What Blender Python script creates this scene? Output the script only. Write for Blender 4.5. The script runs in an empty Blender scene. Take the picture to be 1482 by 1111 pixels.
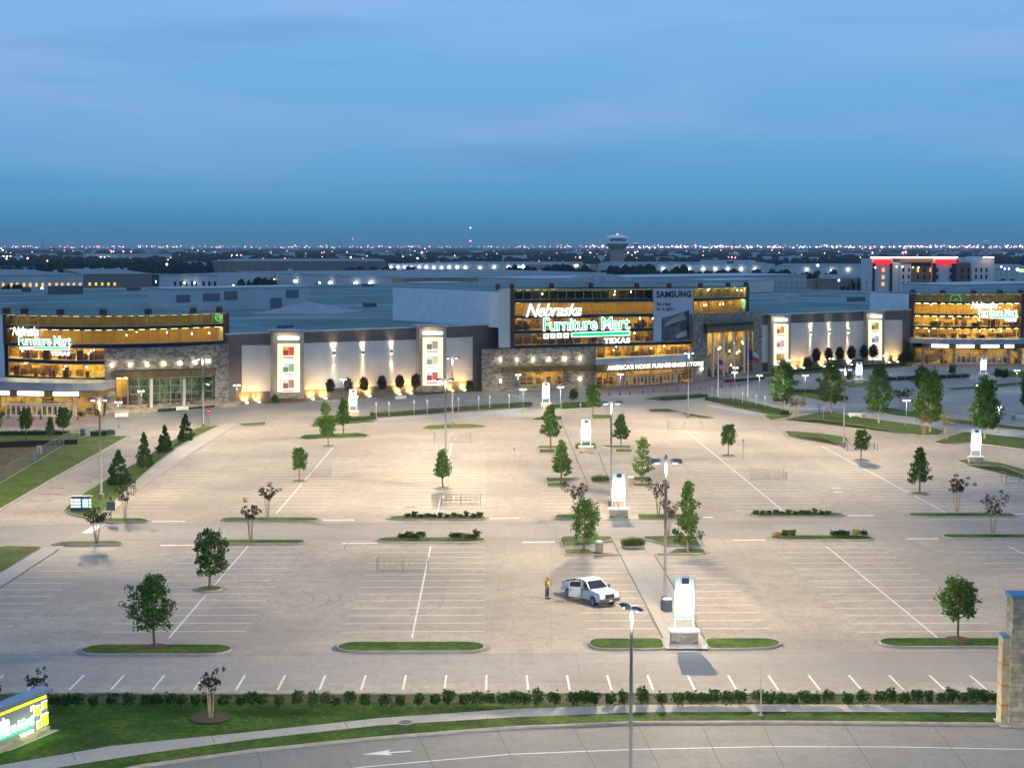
import bpy, bmesh, math, random
from mathutils import Vector, Matrix
R = math.radians
random.seed(11)
scene = bpy.context.scene
COL = scene.collection
# ------------------------------------------------------------------ terrain and the photograph's geometry
CAMZ, PITCH, F, CX, CY = 27.6, R(5.09), 2230.0, 741.0, 555.5
SL, YF = 0.0139, 330.0          # the lot falls 1.4 % away from the street, then lies flat
ZF = -SL * YF
def g(y): return -SL * y if y < YF else ZF
_cp, _sp = math.cos(PITCH), math.sin(PITCH)
def ray(px, py):
    u = (px - CX) / F; v = (py - CY) / F
    return Vector((u, _cp - v * _sp, -_sp - v * _cp))
def at(px, py, dz=0.0):
    d = ray(px, py)
    t = CAMZ / -(d.z + SL * d.y)
    if t < 0 or t * d.y > YF:
        t = (CAMZ - ZF) / -d.z
    return Vector((d.x * t, d.y * t, g(d.y * t) + dz))
def atz(px, py, z):
    d = ray(px, py); t = (CAMZ - z) / -d.z
    return Vector((d.x * t, d.y * t, z))
def vz(px, py, Y):
    d = ray(px, py); t = Y / d.y
    return Vector((d.x * t, Y, CAMZ + d.z * t))
# ------------------------------------------------------------------ mesh helper
class MB:
    def __init__(s): s.v = []; s.f = []; s.m = []; s.mi = 0; s.cuts = []
    def face(s, pts):
        b = len(s.v); s.v += [tuple(p) for p in pts]; s.f.append(tuple(range(b, b + len(pts)))); s.m.append(s.mi)
    def box(s, c, size, rz=0.0, M=None):
        hx, hy, hz = size[0] / 2, size[1] / 2, size[2] / 2
        b = len(s.v); ca, sa = math.cos(rz), math.sin(rz)
        for z in (-hz, hz):
            for x, y in ((-hx, -hy), (hx, -hy), (hx, hy), (-hx, hy)):
                p = Vector((c[0] + x * ca - y * sa, c[1] + x * sa + y * ca, c[2] + z))
                s.v.append(tuple(M @ p if M else p))
        for f in ((0, 3, 2, 1), (4, 5, 6, 7), (0, 1, 5, 4), (1, 2, 6, 5), (2, 3, 7, 6), (3, 0, 4, 7)):
            s.f.append(tuple(b + i for i in f)); s.m.append(s.mi)
        return s
    def bar(s, a, b_, w, h=None):
        "square bar between two points"
        a = Vector(a); b_ = Vector(b_); d = (b_ - a)
        if d.length < 1e-6: return s
        d.normalize(); h = h or w
        up = Vector((0, 0, 1)) if abs(d.z) < .95 else Vector((0, 1, 0))
        x = d.cross(up).normalized() * (w / 2); y = x.cross(d).normalized() * (h / 2)
        b = len(s.v)
        for p in (a, b_):
            for q in (-x - y, x - y, x + y, -x + y): s.v.append(tuple(p + q))
        for f in ((0, 3, 2, 1), (4, 5, 6, 7), (0, 1, 5, 4), (1, 2, 6, 5), (2, 3, 7, 6), (3, 0, 4, 7)):
            s.f.append(tuple(b + i for i in f)); s.m.append(s.mi)
        return s
    def tube(s, pts, rad, n=8, cap=True):
        pts = [Vector(p) for p in pts]; rings = []
        for i, p in enumerate(pts):
            d = (pts[min(i + 1, len(pts) - 1)] - pts[max(i - 1, 0)])
            if d.length < 1e-9: d = Vector((0, 0, 1))
            d.normalize()
            up = Vector((0, 1, 0)) if abs(d.y) < .9 else Vector((1, 0, 0))
            x = d.cross(up).normalized(); y = d.cross(x).normalized()
            r = rad[i] if isinstance(rad, (list, tuple)) else rad
            b = len(s.v)
            for k in range(n):
                a = 2 * math.pi * k / n
                s.v.append(tuple(p + x * (r * math.cos(a)) + y * (r * math.sin(a))))
            rings.append(b)
        for i in range(len(rings) - 1):
            for k in range(n):
                k2 = (k + 1) % n
                s.f.append((rings[i] + k, rings[i] + k2, rings[i + 1] + k2, rings[i + 1] + k)); s.m.append(s.mi)
        if cap:
            s.f.append(tuple(rings[0] + k for k in range(n))); s.m.append(s.mi)
            s.f.append(tuple(rings[-1] + k for k in range(n - 1, -1, -1))); s.m.append(s.mi)
        return s
    def lathe(s, prof, c=(0, 0, 0), n=16):
        "prof: list of (r, z)"
        return s.tube([(c[0], c[1], c[2] + z) for r, z in prof], [max(r, 1e-4) for r, z in prof], n) if False else s._lathe(prof, c, n)
    def _lathe(s, prof, c, n):
        b0 = len(s.v)
        for r, z in prof:
            for k in range(n):
                a = 2 * math.pi * k / n
                s.v.append((c[0] + r * math.cos(a), c[1] + r * math.sin(a), c[2] + z))
        for i in range(len(prof) - 1):
            for k in range(n):
                k2 = (k + 1) % n
                s.f.append((b0 + i * n + k, b0 + i * n + k2, b0 + (i + 1) * n + k2, b0 + (i + 1) * n + k)); s.m.append(s.mi)
        s.f.append(tuple(b0 + k for k in range(n - 1, -1, -1))); s.m.append(s.mi)
        e = b0 + (len(prof) - 1) * n
        s.f.append(tuple(e + k for k in range(n))); s.m.append(s.mi)
        return s
    def prism(s, poly, z0, z1):
        "poly: list of (x,y); z0,z1 numbers or functions of (x,y)"
        f0 = z0 if callable(z0) else (lambda x, y: z0); f1 = z1 if callable(z1) else (lambda x, y: z1)
        n = len(poly); b = len(s.v)
        for x, y in poly: s.v.append((x, y, f0(x, y)))
        for x, y in poly: s.v.append((x, y, f1(x, y)))
        s.f.append(tuple(b + i for i in range(n - 1, -1, -1))); s.m.append(s.mi)
        s.f.append(tuple(b + n + i for i in range(n))); s.m.append(s.mi)
        for i in range(n):
            j = (i + 1) % n
            s.f.append((b + i, b + j, b + n + j, b + n + i)); s.m.append(s.mi)
        return s
    def build(s, name, mat, parent=None, world=False, smooth=False):
        me = bpy.data.meshes.new(name)
        vs = s.v
        if world and parent is not None:
            L = parent.location; vs = [(x - L.x, y - L.y, z - L.z) for x, y, z in vs]
        me.from_pydata(vs, [], s.f)
        mats = mat if isinstance(mat, (list, tuple)) else [mat]
        for m in mats: me.materials.append(m)
        if len(mats) > 1: me.polygons.foreach_set('material_index', s.m)
        if smooth: me.polygons.foreach_set('use_smooth', [True] * len(me.polygons))
        me.validate(); me.update()
        o = bpy.data.objects.new(name, me); COL.objects.link(o)
        if parent is not None: o.parent = parent
        return o
def tag(o, label=None, cat=None, group=None, kind=None):
    if label: o['label'] = label
    if cat: o['category'] = cat
    if group: o['group'] = group
    if kind: o['kind'] = kind
    return o
def empty(name, loc, rz=0.0, label=None, cat=None, group=None):
    o = bpy.data.objects.new(name, None); COL.objects.link(o)
    o.location = loc; o.rotation_euler = (0, 0, rz); o.empty_display_size = .3
    return tag(o, label, cat, group)
def copy_tree(o, parent=None):
    c = o.copy(); COL.objects.link(c)
    if parent is not None: c.parent = parent
    for ch in o.children: copy_tree(ch, c)
    return c
def place(proto, used, loc, rz=0.0, scale=1.0, label=None, group=None):
    "first use moves the prototype itself, later uses copy it with its parts"
    o = copy_tree(proto) if id(proto) in used else proto
    used.add(id(proto))
    o.location = loc; o.rotation_euler = (0, 0, rz)
    o.scale = (scale,) * 3 if not isinstance(scale, (tuple, list)) else scale
    tag(o, label, None, group); return o
USED = set()
ORD = ['first', 'second', 'third', 'fourth', 'fifth', 'sixth', 'seventh', 'eighth', 'ninth', 'tenth', 'eleventh', 'twelfth',
       'thirteenth', 'fourteenth', 'fifteenth', 'sixteenth', 'seventeenth', 'eighteenth', 'nineteenth', 'twentieth']
TENS = ['', '', 'twenty', 'thirty', 'forty', 'fifty', 'sixty', 'seventy', 'eighty']
def ordinal(i):
    if i < 20: return ORD[i]
    t, u = divmod(i + 1, 10)
    return (TENS[t].replace('ty', 'tieth')) if u == 0 else TENS[t] + '-' + ORD[u - 1]
# ------------------------------------------------------------------ materials
MATS = {}
def nt(name):
    m = bpy.data.materials.new(name); m.use_nodes = True
    return m, m.node_tree.nodes, m.node_tree.links, m.node_tree.nodes['Principled BSDF']
def lin(c):
    return tuple(((x / 255) / 12.92 if x / 255 <= .04045 else ((x / 255 + .055) / 1.055) ** 2.4) for x in c)
def mat(name, col, rough=.7, metal=0.0, var=0.0, scale=1.0, bump=0.0, emit=None, es=0.0, col2=None, spec=None, detail=4):
    if name in MATS: return MATS[name]
    m, N, L, b = nt(name)
    b.inputs['Roughness'].default_value = rough; b.inputs['Metallic'].default_value = metal
    if spec is not None: b.inputs['Specular IOR Level'].default_value = spec
    b.inputs['Base Color'].default_value = (*col, 1)
    if var or col2 or bump:
        tc = N.new('ShaderNodeTexCoord'); no = N.new('ShaderNodeTexNoise')
        no.inputs['Scale'].default_value = scale; no.inputs['Detail'].default_value = detail
        L.new(tc.outputs['Object'], no.inputs['Vector'])
        cr = N.new('ShaderNodeValToRGB'); cr.color_ramp.elements[0].position = .3; cr.color_ramp.elements[1].position = .7
        c2 = col2 or tuple(min(1, x * (1 + var)) for x in col); c1 = col if col2 else tuple(x * (1 - var) for x in col)
        cr.color_ramp.elements[0].color = (*c1, 1); cr.color_ramp.elements[1].color = (*c2, 1)
        L.new(no.outputs['Fac'], cr.inputs['Fac']); L.new(cr.outputs['Color'], b.inputs['Base Color'])
        if bump:
            bp = N.new('ShaderNodeBump'); bp.inputs['Strength'].default_value = bump; bp.inputs['Distance'].default_value = .05
            L.new(no.outputs['Fac'], bp.inputs['Height']); L.new(bp.outputs['Normal'], b.inputs['Normal'])
    if emit:
        b.inputs['Emission Color'].default_value = (*emit, 1); b.inputs['Emission Strength'].default_value = es
    MATS[name] = m; return m
def emat(name, col, s, rough=.5):
    return mat(name, tuple(min(.8, c) for c in col), rough, emit=col, es=s)
HAZE = 0.00005
# ------------------------------------------------------------------ render / camera / sky
scene.render.engine = 'CYCLES'
scene.cycles.use_denoising = True
scene.cycles.max_bounces = 5; scene.cycles.diffuse_bounces = 2; scene.cycles.glossy_bounces = 2
scene.cycles.transparent_max_bounces = 10; scene.cycles.transmission_bounces = 3
scene.cycles.sample_clamp_indirect = 4.0
scene.cycles.caustics_reflective = False; scene.cycles.caustics_refractive = False
scene.view_settings.view_transform = 'Standard'; scene.view_settings.look = 'None'
scene.view_settings.exposure = 0.14; scene.view_settings.gamma = 1.0
cam = bpy.data.cameras.new('camera'); camo = bpy.data.objects.new('camera', cam); COL.objects.link(camo)
cam.sensor_width = 36; cam.lens = F / 1482 * 36; cam.clip_start = .5; cam.clip_end = 60000
camo.location = (0, 0, CAMZ); camo.rotation_euler = (R(90) - PITCH, 0, 0); scene.camera = camo
w = bpy.data.worlds.new('World'); scene.world = w; w.use_nodes = True
N, L = w.node_tree.nodes, w.node_tree.links
bg = N['Background']; tc = N.new('ShaderNodeTexCoord'); sx = N.new('ShaderNodeSeparateXYZ'); L.new(tc.outputs['Generated'], sx.inputs[0])
ramp = N.new('ShaderNodeValToRGB'); e = ramp.color_ramp.elements
SKY = [(0.0, (64, 124, 160)), (.010, (66, 128, 166)), (.022, (76, 140, 180)), (.032, (86, 150, 192)), (.055, (98, 160, 204)), (.10, (110, 168, 215)), (.155, (122, 176, 226)), (.35, (124, 166, 216)), (1.0, (122, 157, 207))]
e[0].position = 0; e[0].color = (*lin(SKY[0][1]), 1); e[1].position = 1; e[1].color = (*lin(SKY[-1][1]), 1)
for p, c in SKY[1:-1]:
    x = e.new(p); x.color = (*lin(c), 1)
L.new(sx.outputs['Z'], ramp.inputs['Fac'])
# faint long clouds, pinkish where the last light reaches them
mp = N.new('ShaderNodeMapping'); mp.inputs['Scale'].default_value = (1.3, 1.3, 6.0); L.new(tc.outputs['Generated'], mp.inputs['Vector'])
n1 = N.new('ShaderNodeTexNoise'); n1.inputs['Scale'].default_value = 3.0; n1.inputs['Detail'].default_value = 6; n1.inputs['Roughness'].default_value = .5
L.new(mp.outputs[0], n1.inputs['Vector'])
c1 = N.new('ShaderNodeValToRGB'); c1.color_ramp.elements[0].position = .47; c1.color_ramp.elements[1].position = .75
c1.color_ramp.elements[0].color = (0, 0, 0, 1); c1.color_ramp.elements[1].color = (.55, .55, .55, 1)
L.new(n1.outputs['Fac'], c1.inputs['Fac'])
hz = N.new('ShaderNodeMapRange'); hz.inputs[1].default_value = .02; hz.inputs[2].default_value = .09; L.new(sx.outputs['Z'], hz.inputs[0])
mm = N.new('ShaderNodeMath'); mm.operation = 'MULTIPLY'; L.new(c1.outputs[0], mm.inputs[0]); L.new(hz.outputs[0], mm.inputs[1])
mx = N.new('ShaderNodeMix'); mx.data_type = 'RGBA'; L.new(mm.outputs[0], mx.inputs[0]); L.new(ramp.outputs[0], mx.inputs[6]); mx.inputs[7].default_value = (*lin((160, 178, 224)), 1)
mp2 = N.new('ShaderNodeMapping'); mp2.inputs['Scale'].default_value = (1.2, 1.2, 16.0); mp2.inputs['Location'].default_value = (3, 1, 5); L.new(tc.outputs['Generated'], mp2.inputs['Vector'])
n2 = N.new('ShaderNodeTexNoise'); n2.inputs['Scale'].default_value = 2.6; n2.inputs['Detail'].default_value = 5; L.new(mp2.outputs[0], n2.inputs['Vector'])
c2 = N.new('ShaderNodeValToRGB'); c2.color_ramp.elements[0].position = .56; c2.color_ramp.elements[1].position = .8
c2.color_ramp.elements[0].color = (0, 0, 0, 1); c2.color_ramp.elements[1].color = (.5, .5, .5, 1); L.new(n2.outputs['Fac'], c2.inputs['Fac'])
mx2 = N.new('ShaderNodeMix'); mx2.data_type = 'RGBA'; L.new(c2.outputs[0], mx2.inputs[0]); L.new(mx.outputs[2], mx2.inputs[6]); mx2.inputs[7].default_value = (*lin((84, 128, 180)), 1)
# the last of the sun, already under the horizon, adds a trace of light
skyt = N.new('ShaderNodeTexSky'); skyt.sky_type = 'NISHITA'; skyt.sun_disc = False; skyt.sun_elevation = R(-3.0); skyt.sun_rotation = R(200)
b2 = N.new('ShaderNodeBackground'); b2.inputs['Strength'].default_value = .05; L.new(skyt.outputs[0], b2.inputs['Color'])
ad = N.new('ShaderNodeAddShader'); L.new(mx2.outputs[2], bg.inputs['Color']); bg.inputs['Strength'].default_value = 1.0
L.new(bg.outputs[0], ad.inputs[0]); L.new(b2.outputs[0], ad.inputs[1]); L.new(ad.outputs[0], N['World Output'].inputs['Surface'])
# ------------------------------------------------------------------ ground surfaces
def concrete(name, base, dark, joint=4.6, jd=.22, sc=.05, ang=0.0, blotch=.5, warm=None):
    m, N, L, b = nt(name); b.inputs['Roughness'].default_value = .85; b.inputs['Specular IOR Level'].default_value = .25
    tc = N.new('ShaderNodeTexCoord')
    def noise(s, d=6, mapsc=None):
        n = N.new('ShaderNodeTexNoise'); n.inputs['Scale'].default_value = s; n.inputs['Detail'].default_value = d
        if mapsc:
            mp = N.new('ShaderNodeMapping'); mp.inputs['Scale'].default_value = mapsc; L.new(tc.outputs['Object'], mp.inputs['Vector']); L.new(mp.outputs[0], n.inputs['Vector'])
        else: L.new(tc.outputs['Object'], n.inputs['Vector'])
        return n
    def mixc(fac, a, bb, blend='MIX', f=None):
        x = N.new('ShaderNodeMix'); x.data_type = 'RGBA'; x.blend_type = blend
        if fac is not None: L.new(fac, x.inputs[0])
        else: x.inputs[0].default_value = f
        (L.new(a, x.inputs[6]) if not isinstance(a, tuple) else setattr(x.inputs[6], 'default_value', (*a, 1)))
        (L.new(bb, x.inputs[7]) if not isinstance(bb, tuple) else setattr(x.inputs[7], 'default_value', (*bb, 1)))
        return x.outputs[2]
    def ramp(o, p0, p1, v0=0.0, v1=1.0):
        r = N.new('ShaderNodeMapRange'); r.inputs[1].default_value = p0; r.inputs[2].default_value = p1; r.inputs[3].default_value = v0; r.inputs[4].default_value = v1
        L.new(o, r.inputs[0]); return r.outputs[0]
    big = ramp(noise(sc, 7).outputs['Fac'], .42, .64, 0, blotch)
    c = mixc(big, base, dark)
    c = mixc(ramp(noise(.05, 6, (.7, 1.6, 1)).outputs['Fac'], .47, .60, 0, .52), c, tuple(x * .62 for x in base))
    c = mixc(ramp(noise(.16, 5, (1, .35, 1)).outputs['Fac'], .50, .70, 0, .55), c, tuple(x * .66 for x in base))
    c = mixc(ramp(noise(.9, 8).outputs['Fac'], .45, .72, 0, .5), c, tuple(x * .9 for x in dark))
    c = mixc(ramp(noise(3.2, 8).outputs['Fac'], .38, .68, 0, .45), c, tuple(x * .82 for x in dark))
    c = mixc(ramp(noise(14, 4).outputs['Fac'], .35, .65, 0, .4), c, tuple(min(1, x * 1.3) for x in base))
    # slab by slab tint and dark joints
    br = N.new('ShaderNodeTexBrick'); br.offset = 0; br.inputs['Scale'].default_value = 1.0
    br.inputs['Brick Width'].default_value = joint; br.inputs['Row Height'].default_value = joint; br.inputs['Mortar Size'].default_value = .022
    br.inputs['Color1'].default_value = (1, 1, 1, 1); br.inputs['Color2'].default_value = (.93, .93, .93, 1); br.inputs['Mortar'].default_value = (1 - jd, 1 - jd, 1 - jd, 1)
    mp = N.new('ShaderNodeMapping'); mp.inputs['Rotation'].default_value = (0, 0, ang); L.new(tc.outputs['Object'], mp.inputs['Vector']); L.new(mp.outputs[0], br.inputs['Vector'])
    c = mixc(None, c, br.outputs['Color'], 'MULTIPLY', 1.0)
    L.new(c, b.inputs['Base Color'])
    bp = N.new('ShaderNodeBump'); bp.inputs['Strength'].default_value = .25; bp.inputs['Distance'].default_value = .02
    L.new(noise(9, 5).outputs['Fac'], bp.inputs['Height']); L.new(bp.outputs[0], b.inputs['Normal'])
    return m
M_LOT = concrete('lot_concrete', (.46, .40, .325), (.18, .172, .17), ang=R(1.5), blotch=.72)
M_ROAD = concrete('road_concrete', (.27, .26, .235), (.17, .165, .16), joint=60, jd=.1, sc=.09)
M_WALK = concrete('walk_concrete', (.46, .43, .38), (.36, .34, .31), joint=1.5, jd=.25, sc=.2)
M_DRIVE = concrete('drive_concrete', (.37, .34, .30), (.26, .24, .23), joint=4.6, sc=.08)
M_BRICK = concrete('plaza_brick', (.40, .25, .21), (.30, .19, .16), joint=.6, jd=.2, sc=.3)
M_KERB = mat('kerb_concrete', (.37, .34, .30), .85, var=.2, scale=1.5)
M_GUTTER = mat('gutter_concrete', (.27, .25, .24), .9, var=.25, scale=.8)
def grassmat(name, a, b_, c_):
    m, N, L, b = nt(name); b.inputs['Roughness'].default_value = .9; b.inputs['Specular IOR Level'].default_value = .15
    tc = N.new('ShaderNodeTexCoord')
    n1 = N.new('ShaderNodeTexNoise'); n1.inputs['Scale'].default_value = .35; n1.inputs['Detail'].default_value = 8; L.new(tc.outputs['Object'], n1.inputs['Vector'])
    n2 = N.new('ShaderNodeTexNoise'); n2.inputs['Scale'].default_value = 11; n2.inputs['Detail'].default_value = 6; L.new(tc.outputs['Object'], n2.inputs['Vector'])
    cr = N.new('ShaderNodeValToRGB'); cr.color_ramp.elements[0].position = .35; cr.color_ramp.elements[1].position = .68
    cr.color_ramp.elements[0].color = (*a, 1); cr.color_ramp.elements[1].color = (*c_, 1); x = cr.color_ramp.elements.new(.5); x.color = (*b_, 1)
    L.new(n1.outputs['Fac'], cr.inputs['Fac'])
    mr = N.new('ShaderNodeMapRange'); mr.inputs[1].default_value = .3; mr.inputs[2].default_value = .7; mr.inputs[3].default_value = .4; mr.inputs[4].default_value = 1.5; L.new(n2.outputs['Fac'], mr.inputs[0])
    n4 = N.new('ShaderNodeTexNoise'); n4.inputs['Scale'].default_value = 2.4; n4.inputs['Detail'].default_value = 5; L.new(tc.outputs['Object'], n4.inputs['Vector'])
    m4 = N.new('ShaderNodeMapRange'); m4.inputs[1].default_value = .35; m4.inputs[2].default_value = .7; m4.inputs[3].default_value = .7; m4.inputs[4].default_value = 1.35; L.new(n4.outputs['Fac'], m4.inputs[0]); mm_ = N.new('ShaderNodeMath'); mm_.operation = 'MULTIPLY'; L.new(mr.outputs[0], mm_.inputs[0]); L.new(m4.outputs[0], mm_.inputs[1])
    mx = N.new('ShaderNodeVectorMath'); mx.operation = 'SCALE'; L.new(cr.outputs[0], mx.inputs[0]); L.new(mm_.outputs[0], mx.inputs['Scale'])
    L.new(mx.outputs[0], b.inputs['Base Color'])
    bp = N.new('ShaderNodeBump'); bp.inputs['Strength'].default_value = .8; bp.inputs['Distance'].default_value = .08; L.new(n2.outputs['Fac'], bp.inputs['Height']); L.new(bp.outputs[0], b.inputs['Normal'])
    return m
M_LAWN = grassmat('lawn_grass', (.022, .060, .004), (.042, .100, .007), (.095, .140, .020))
M_LAWN2 = grassmat('verge_grass', (.060, .10, .016), (.085, .135, .022), (.12, .14, .035))
M_FIELD = grassmat('dry_field', (.10, .10, .035), (.14, .12, .05), (.19, .145, .075))
M_MULCH = mat('mulch', (.075, .045, .028), .95, var=.4, scale=6)
M_PAINT = mat('white_paint', (.72, .71, .68), .7, var=.12, scale=1.1)
M_PAINTF = mat('worn_paint', (.74, .70, .64), .8, var=.14, scale=1.6)
M_BLUEP = mat('blue_paint', (.22, .30, .46), .8, var=.2, scale=2)
M_JOINT = mat('joint_dark', (.14, .12, .11), .95)
M_TYRE = mat('tyre_mark', (.24, .21, .185), .9, var=.2, scale=2)
M_EARTH = mat('far_ground', (.028, .040, .030), .95, var=.35, scale=.012, col2=None)

def sheet(name, poly, dz, m, kind='structure', obj=True, label=None):
    bm = bmesh.new(); vs = [bm.verts.new((x, y, 0)) for x, y in poly]
    f = bm.faces.new(vs); bmesh.ops.triangulate(bm, faces=[f])
    if min(p[1] for p in poly) < YF < max(p[1] for p in poly):
        bmesh.ops.bisect_plane(bm, geom=bm.verts[:] + bm.edges[:] + bm.faces[:], plane_co=(0, YF, 0), plane_no=(0, 1, 0))
    for v in bm.verts: v.co.z = g(v.co.y) + dz
    for f in bm.faces:
        if f.normal.z < 0: f.normal_flip()
    bm.normal_update()
    for f in bm.faces:
        if f.normal.z < 0: f.normal_flip()
    me = bpy.data.meshes.new(name); bm.to_mesh(me); bm.free(); me.materials.append(m)
    o = bpy.data.objects.new(name, me); COL.objects.link(o); o['kind'] = kind
    return o
def P2(pts): return [tuple(at(x, y).xy) for x, y in pts]
def area2(p): return sum(p[i - 1][0] * p[i][1] - p[i][0] * p[i - 1][1] for i in range(len(p))) / 2
def offset(poly, d):
    "shrink a polygon by d"
    if area2(poly) < 0: poly = poly[::-1]
    out = []; n = len(poly)
    for i in range(n):
        p0, p1, p2 = Vector(poly[i - 1]), Vector(poly[i]), Vector(poly[(i + 1) % n])
        a = (p1 - p0).normalized(); b = (p2 - p1).normalized()
        na, nb = Vector((-a.y, a.x)), Vector((-b.y, b.x)); m = (na + nb)
        if m.length < .05: m = na
        m.normalize(); k = d / max(.45, m.dot(na)); out.append(tuple(p1 + m * k))
    return out
def rounded(poly, r=.8, n=3):
    out = []; k = len(poly)
    for i in range(k):
        p0, p1, p2 = Vector(poly[i - 1]), Vector(poly[i]), Vector(poly[(i + 1) % k])
        ra = min(r, (p0 - p1).length * .4); rb = min(r, (p2 - p1).length * .4)
        a = p1 + (p0 - p1).normalized() * ra; b = p1 + (p2 - p1).normalized() * rb
        for j in range(n + 1):
            t = j / n; out.append(tuple(a * (1 - t) ** 2 + p1 * 2 * t * (1 - t) + b * t * t))
    return out
def island(poly, m=None, r=.8, kerb=True, top=.13):
    if area2(poly) < 0: poly = poly[::-1]
    if r: poly = rounded(poly, r)
    if kerb:
        inn = offset(poly, .12); k = MB(); n = len(poly)
        for i in range(n):
            j = (i + 1) % n
            def z(p, h): return (p[0], p[1], g(p[1]) + h)
            k.face([z(poly[i], 0), z(poly[j], 0), z(poly[j], .14), z(poly[i], .14)])
            k.face([z(poly[i], .14), z(poly[j], .14), z(inn[j], .15), z(inn[i], .15)])
            k.face([z(inn[j], 0), z(inn[i], 0), z(inn[i], .15), z(inn[j], .15)])
        k.build('kerb', M_KERB)['kind'] = 'structure'
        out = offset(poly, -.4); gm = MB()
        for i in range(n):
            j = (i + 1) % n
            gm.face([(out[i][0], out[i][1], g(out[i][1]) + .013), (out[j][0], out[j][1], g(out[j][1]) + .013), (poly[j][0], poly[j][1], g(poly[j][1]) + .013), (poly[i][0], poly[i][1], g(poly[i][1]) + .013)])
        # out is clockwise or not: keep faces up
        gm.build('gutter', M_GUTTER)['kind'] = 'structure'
        poly = inn
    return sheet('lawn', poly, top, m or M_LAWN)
def stadium(x0, x1, yc, w):
    a, b = at(x0, yc), at(x1, yc); r = w / 2; d = (b - a); d.z = 0; L_ = d.length; d.normalize(); nrm = Vector((-d.y, d.x, 0))
    a2, b2 = a + d * r, b - d * r; out = []
    for c, s0 in ((b2, -90), (a2, 90)):
        for k in range(9):
            t = R(s0 + k * 22.5); q = c + d * (r * math.cos(t)) + nrm * (r * math.sin(t)); out.append((q.x, q.y))
    return out

# one ground sheet to the horizon
ys = [-300, -50, 0, 60, 120, 200, 330, 450, 700, 1200, 2500, 6000, 14000, 40000]
xs = [-30000, -8000, -2500, -800, -300, -100, 0, 100, 300, 800, 2500, 8000, 30000]
gm = MB()
for y in ys:
    for x in xs: gm.v.append((x, y, g(y)))
nx = len(xs)
for j in range(len(ys) - 1):
    for i in range(nx - 1):
        gm.f.append((j * nx + i, j * nx + i + 1, (j + 1) * nx + i + 1, (j + 1) * nx + i)); gm.m.append(0)
gm.build('ground', M_EARTH)['kind'] = 'structure'
# the concrete lot, the street and its strips
LOTN = 98.3
sheet('parking_lot', [(-190, LOTN), (190, LOTN), (230, 440), (140, 470), (40, 405), (-60, 330), (-190, 300)], .004, M_LOT)
sw_up = [(-700, 1240), (-200, 1148), (0, 1108), (162, 1080), (370, 1059), (547, 1040), (740, 1026.5), (922, 1020.5), (1110, 1020), (1450, 1020.5), (1800, 1024)]
sw_lo = [(-700, 1270), (-200, 1170), (86, 1111), (220, 1090), (370, 1070), (547, 1050.5), (740, 1038.6), (919, 1031.5), (1110, 1030.5), (1450, 1031.5), (1800, 1035)]
rd_up = [(-700, 1330), (-100, 1180), (202, 1110), (370, 1087), (547, 1069), (740, 1054), (919, 1047), (1110, 1046), (1456, 1049), (1800, 1054)]
lot_edge = [(-95, LOTN - .5), (95, LOTN - .5)]
U, D_, RU = P2(sw_up), P2(sw_lo), P2(rd_up)
sheet('lawn', lot_edge + U[::-1], .05, M_LAWN)
sheet('sidewalk', U + D_[::-1], .06, M_WALK)
sheet('lawn', D_ + RU[::-1], .05, M_LAWN)
sheet('street', RU + [(75, 55), (-75, 55)], .008, M_ROAD)
def ribbon(mb, pts, w, dz):
    "flat strip along ground points"
    pts = [Vector(p[:2]) for p in pts]; n = len(pts); L_, R_ = [], []
    for i in range(n):
        d = (pts[min(i + 1, n - 1)] - pts[max(i - 1, 0)]).normalized(); nn = Vector((-d.y, d.x)) * (w / 2)
        L_.append(pts[i] + nn); R_.append(pts[i] - nn)
    for i in range(n - 1):
        q = (R_[i], R_[i + 1], L_[i + 1], L_[i]); mb.face([(p.x, p.y, g(p.y) + dz) for p in q])
# kerbs along lawn edges by lot and street
kb = MB()
def kerbline(pts, w=.18, h=.15):
    for i in range(len(pts) - 1):
        a, b = Vector(pts[i][:2]), Vector(pts[i + 1][:2])
        kb.bar((a.x, a.y, g(a.y) + h / 2), (b.x, b.y, g(b.y) + h / 2), w, h)
kerbline([(-95, LOTN - .35), (95, LOTN - .35)]); kerbline(RU)
kb.build('kerb', M_KERB)['kind'] = 'structure'
mul = MB(); ribbon(mul, [(-60, 96.6), (80, 96.6)], 1.5, .062); mul.build('mulch_bed', M_MULCH)['kind'] = 'structure'
# left side: verge, field, walks
vp = P2([(-300, 900), (0, 738), (90, 686), (186, 632), (128, 631), (100, 640), (0, 700), (-300, 862)]); island(vp, M_LAWN2, r=0)
sheet('field', P2([(-500, 900), (0, 699), (102, 641), (128, 628), (60, 625), (-500, 625)]), .02, M_FIELD)
sheet('lawn', P2([(-300, 632), (120, 631), (108, 640), (-300, 641)]), .045, M_LAWN2)
cv = P2([(96, 742), (93, 737), (104, 727), (120, 715), (150, 697), (205, 665), (235, 646), (262, 631), (285, 620), (318, 616), (255, 648), (205, 690), (160, 733), (137, 752), (120, 749.5), (104, 746)])
island(cv, M_LAWN2, r=.5)
sheet('sidewalk', P2([(319, 616), (342, 613), (328, 623), (262, 667), (190, 717), (150, 752), (139, 752), (161, 733), (206, 690), (256, 648)]), .09, M_WALK)
lk = MB(); pk = P2([(330, 622.5), (262, 666), (190, 716), (150, 751.5)])
for i in range(3): lk.bar((*pk[i], g(pk[i][1]) + .06), (*pk[i + 1], g(pk[i + 1][1]) + .06), .18, .14)
lk.build('kerb', M_KERB)['kind'] = 'structure'
sheet('lawn', P2([(-400, 850), (-60, 802), (10, 791), (60, 792), (40, 804), (0, 829), (-400, 1010)]), .10, M_LAWN)
sheet('sidewalk', P2([(62, 792.5), (93, 790), (0, 851), (-300, 1010), (-340, 1000), (0, 830), (42, 804)]), .09, M_WALK)
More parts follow.
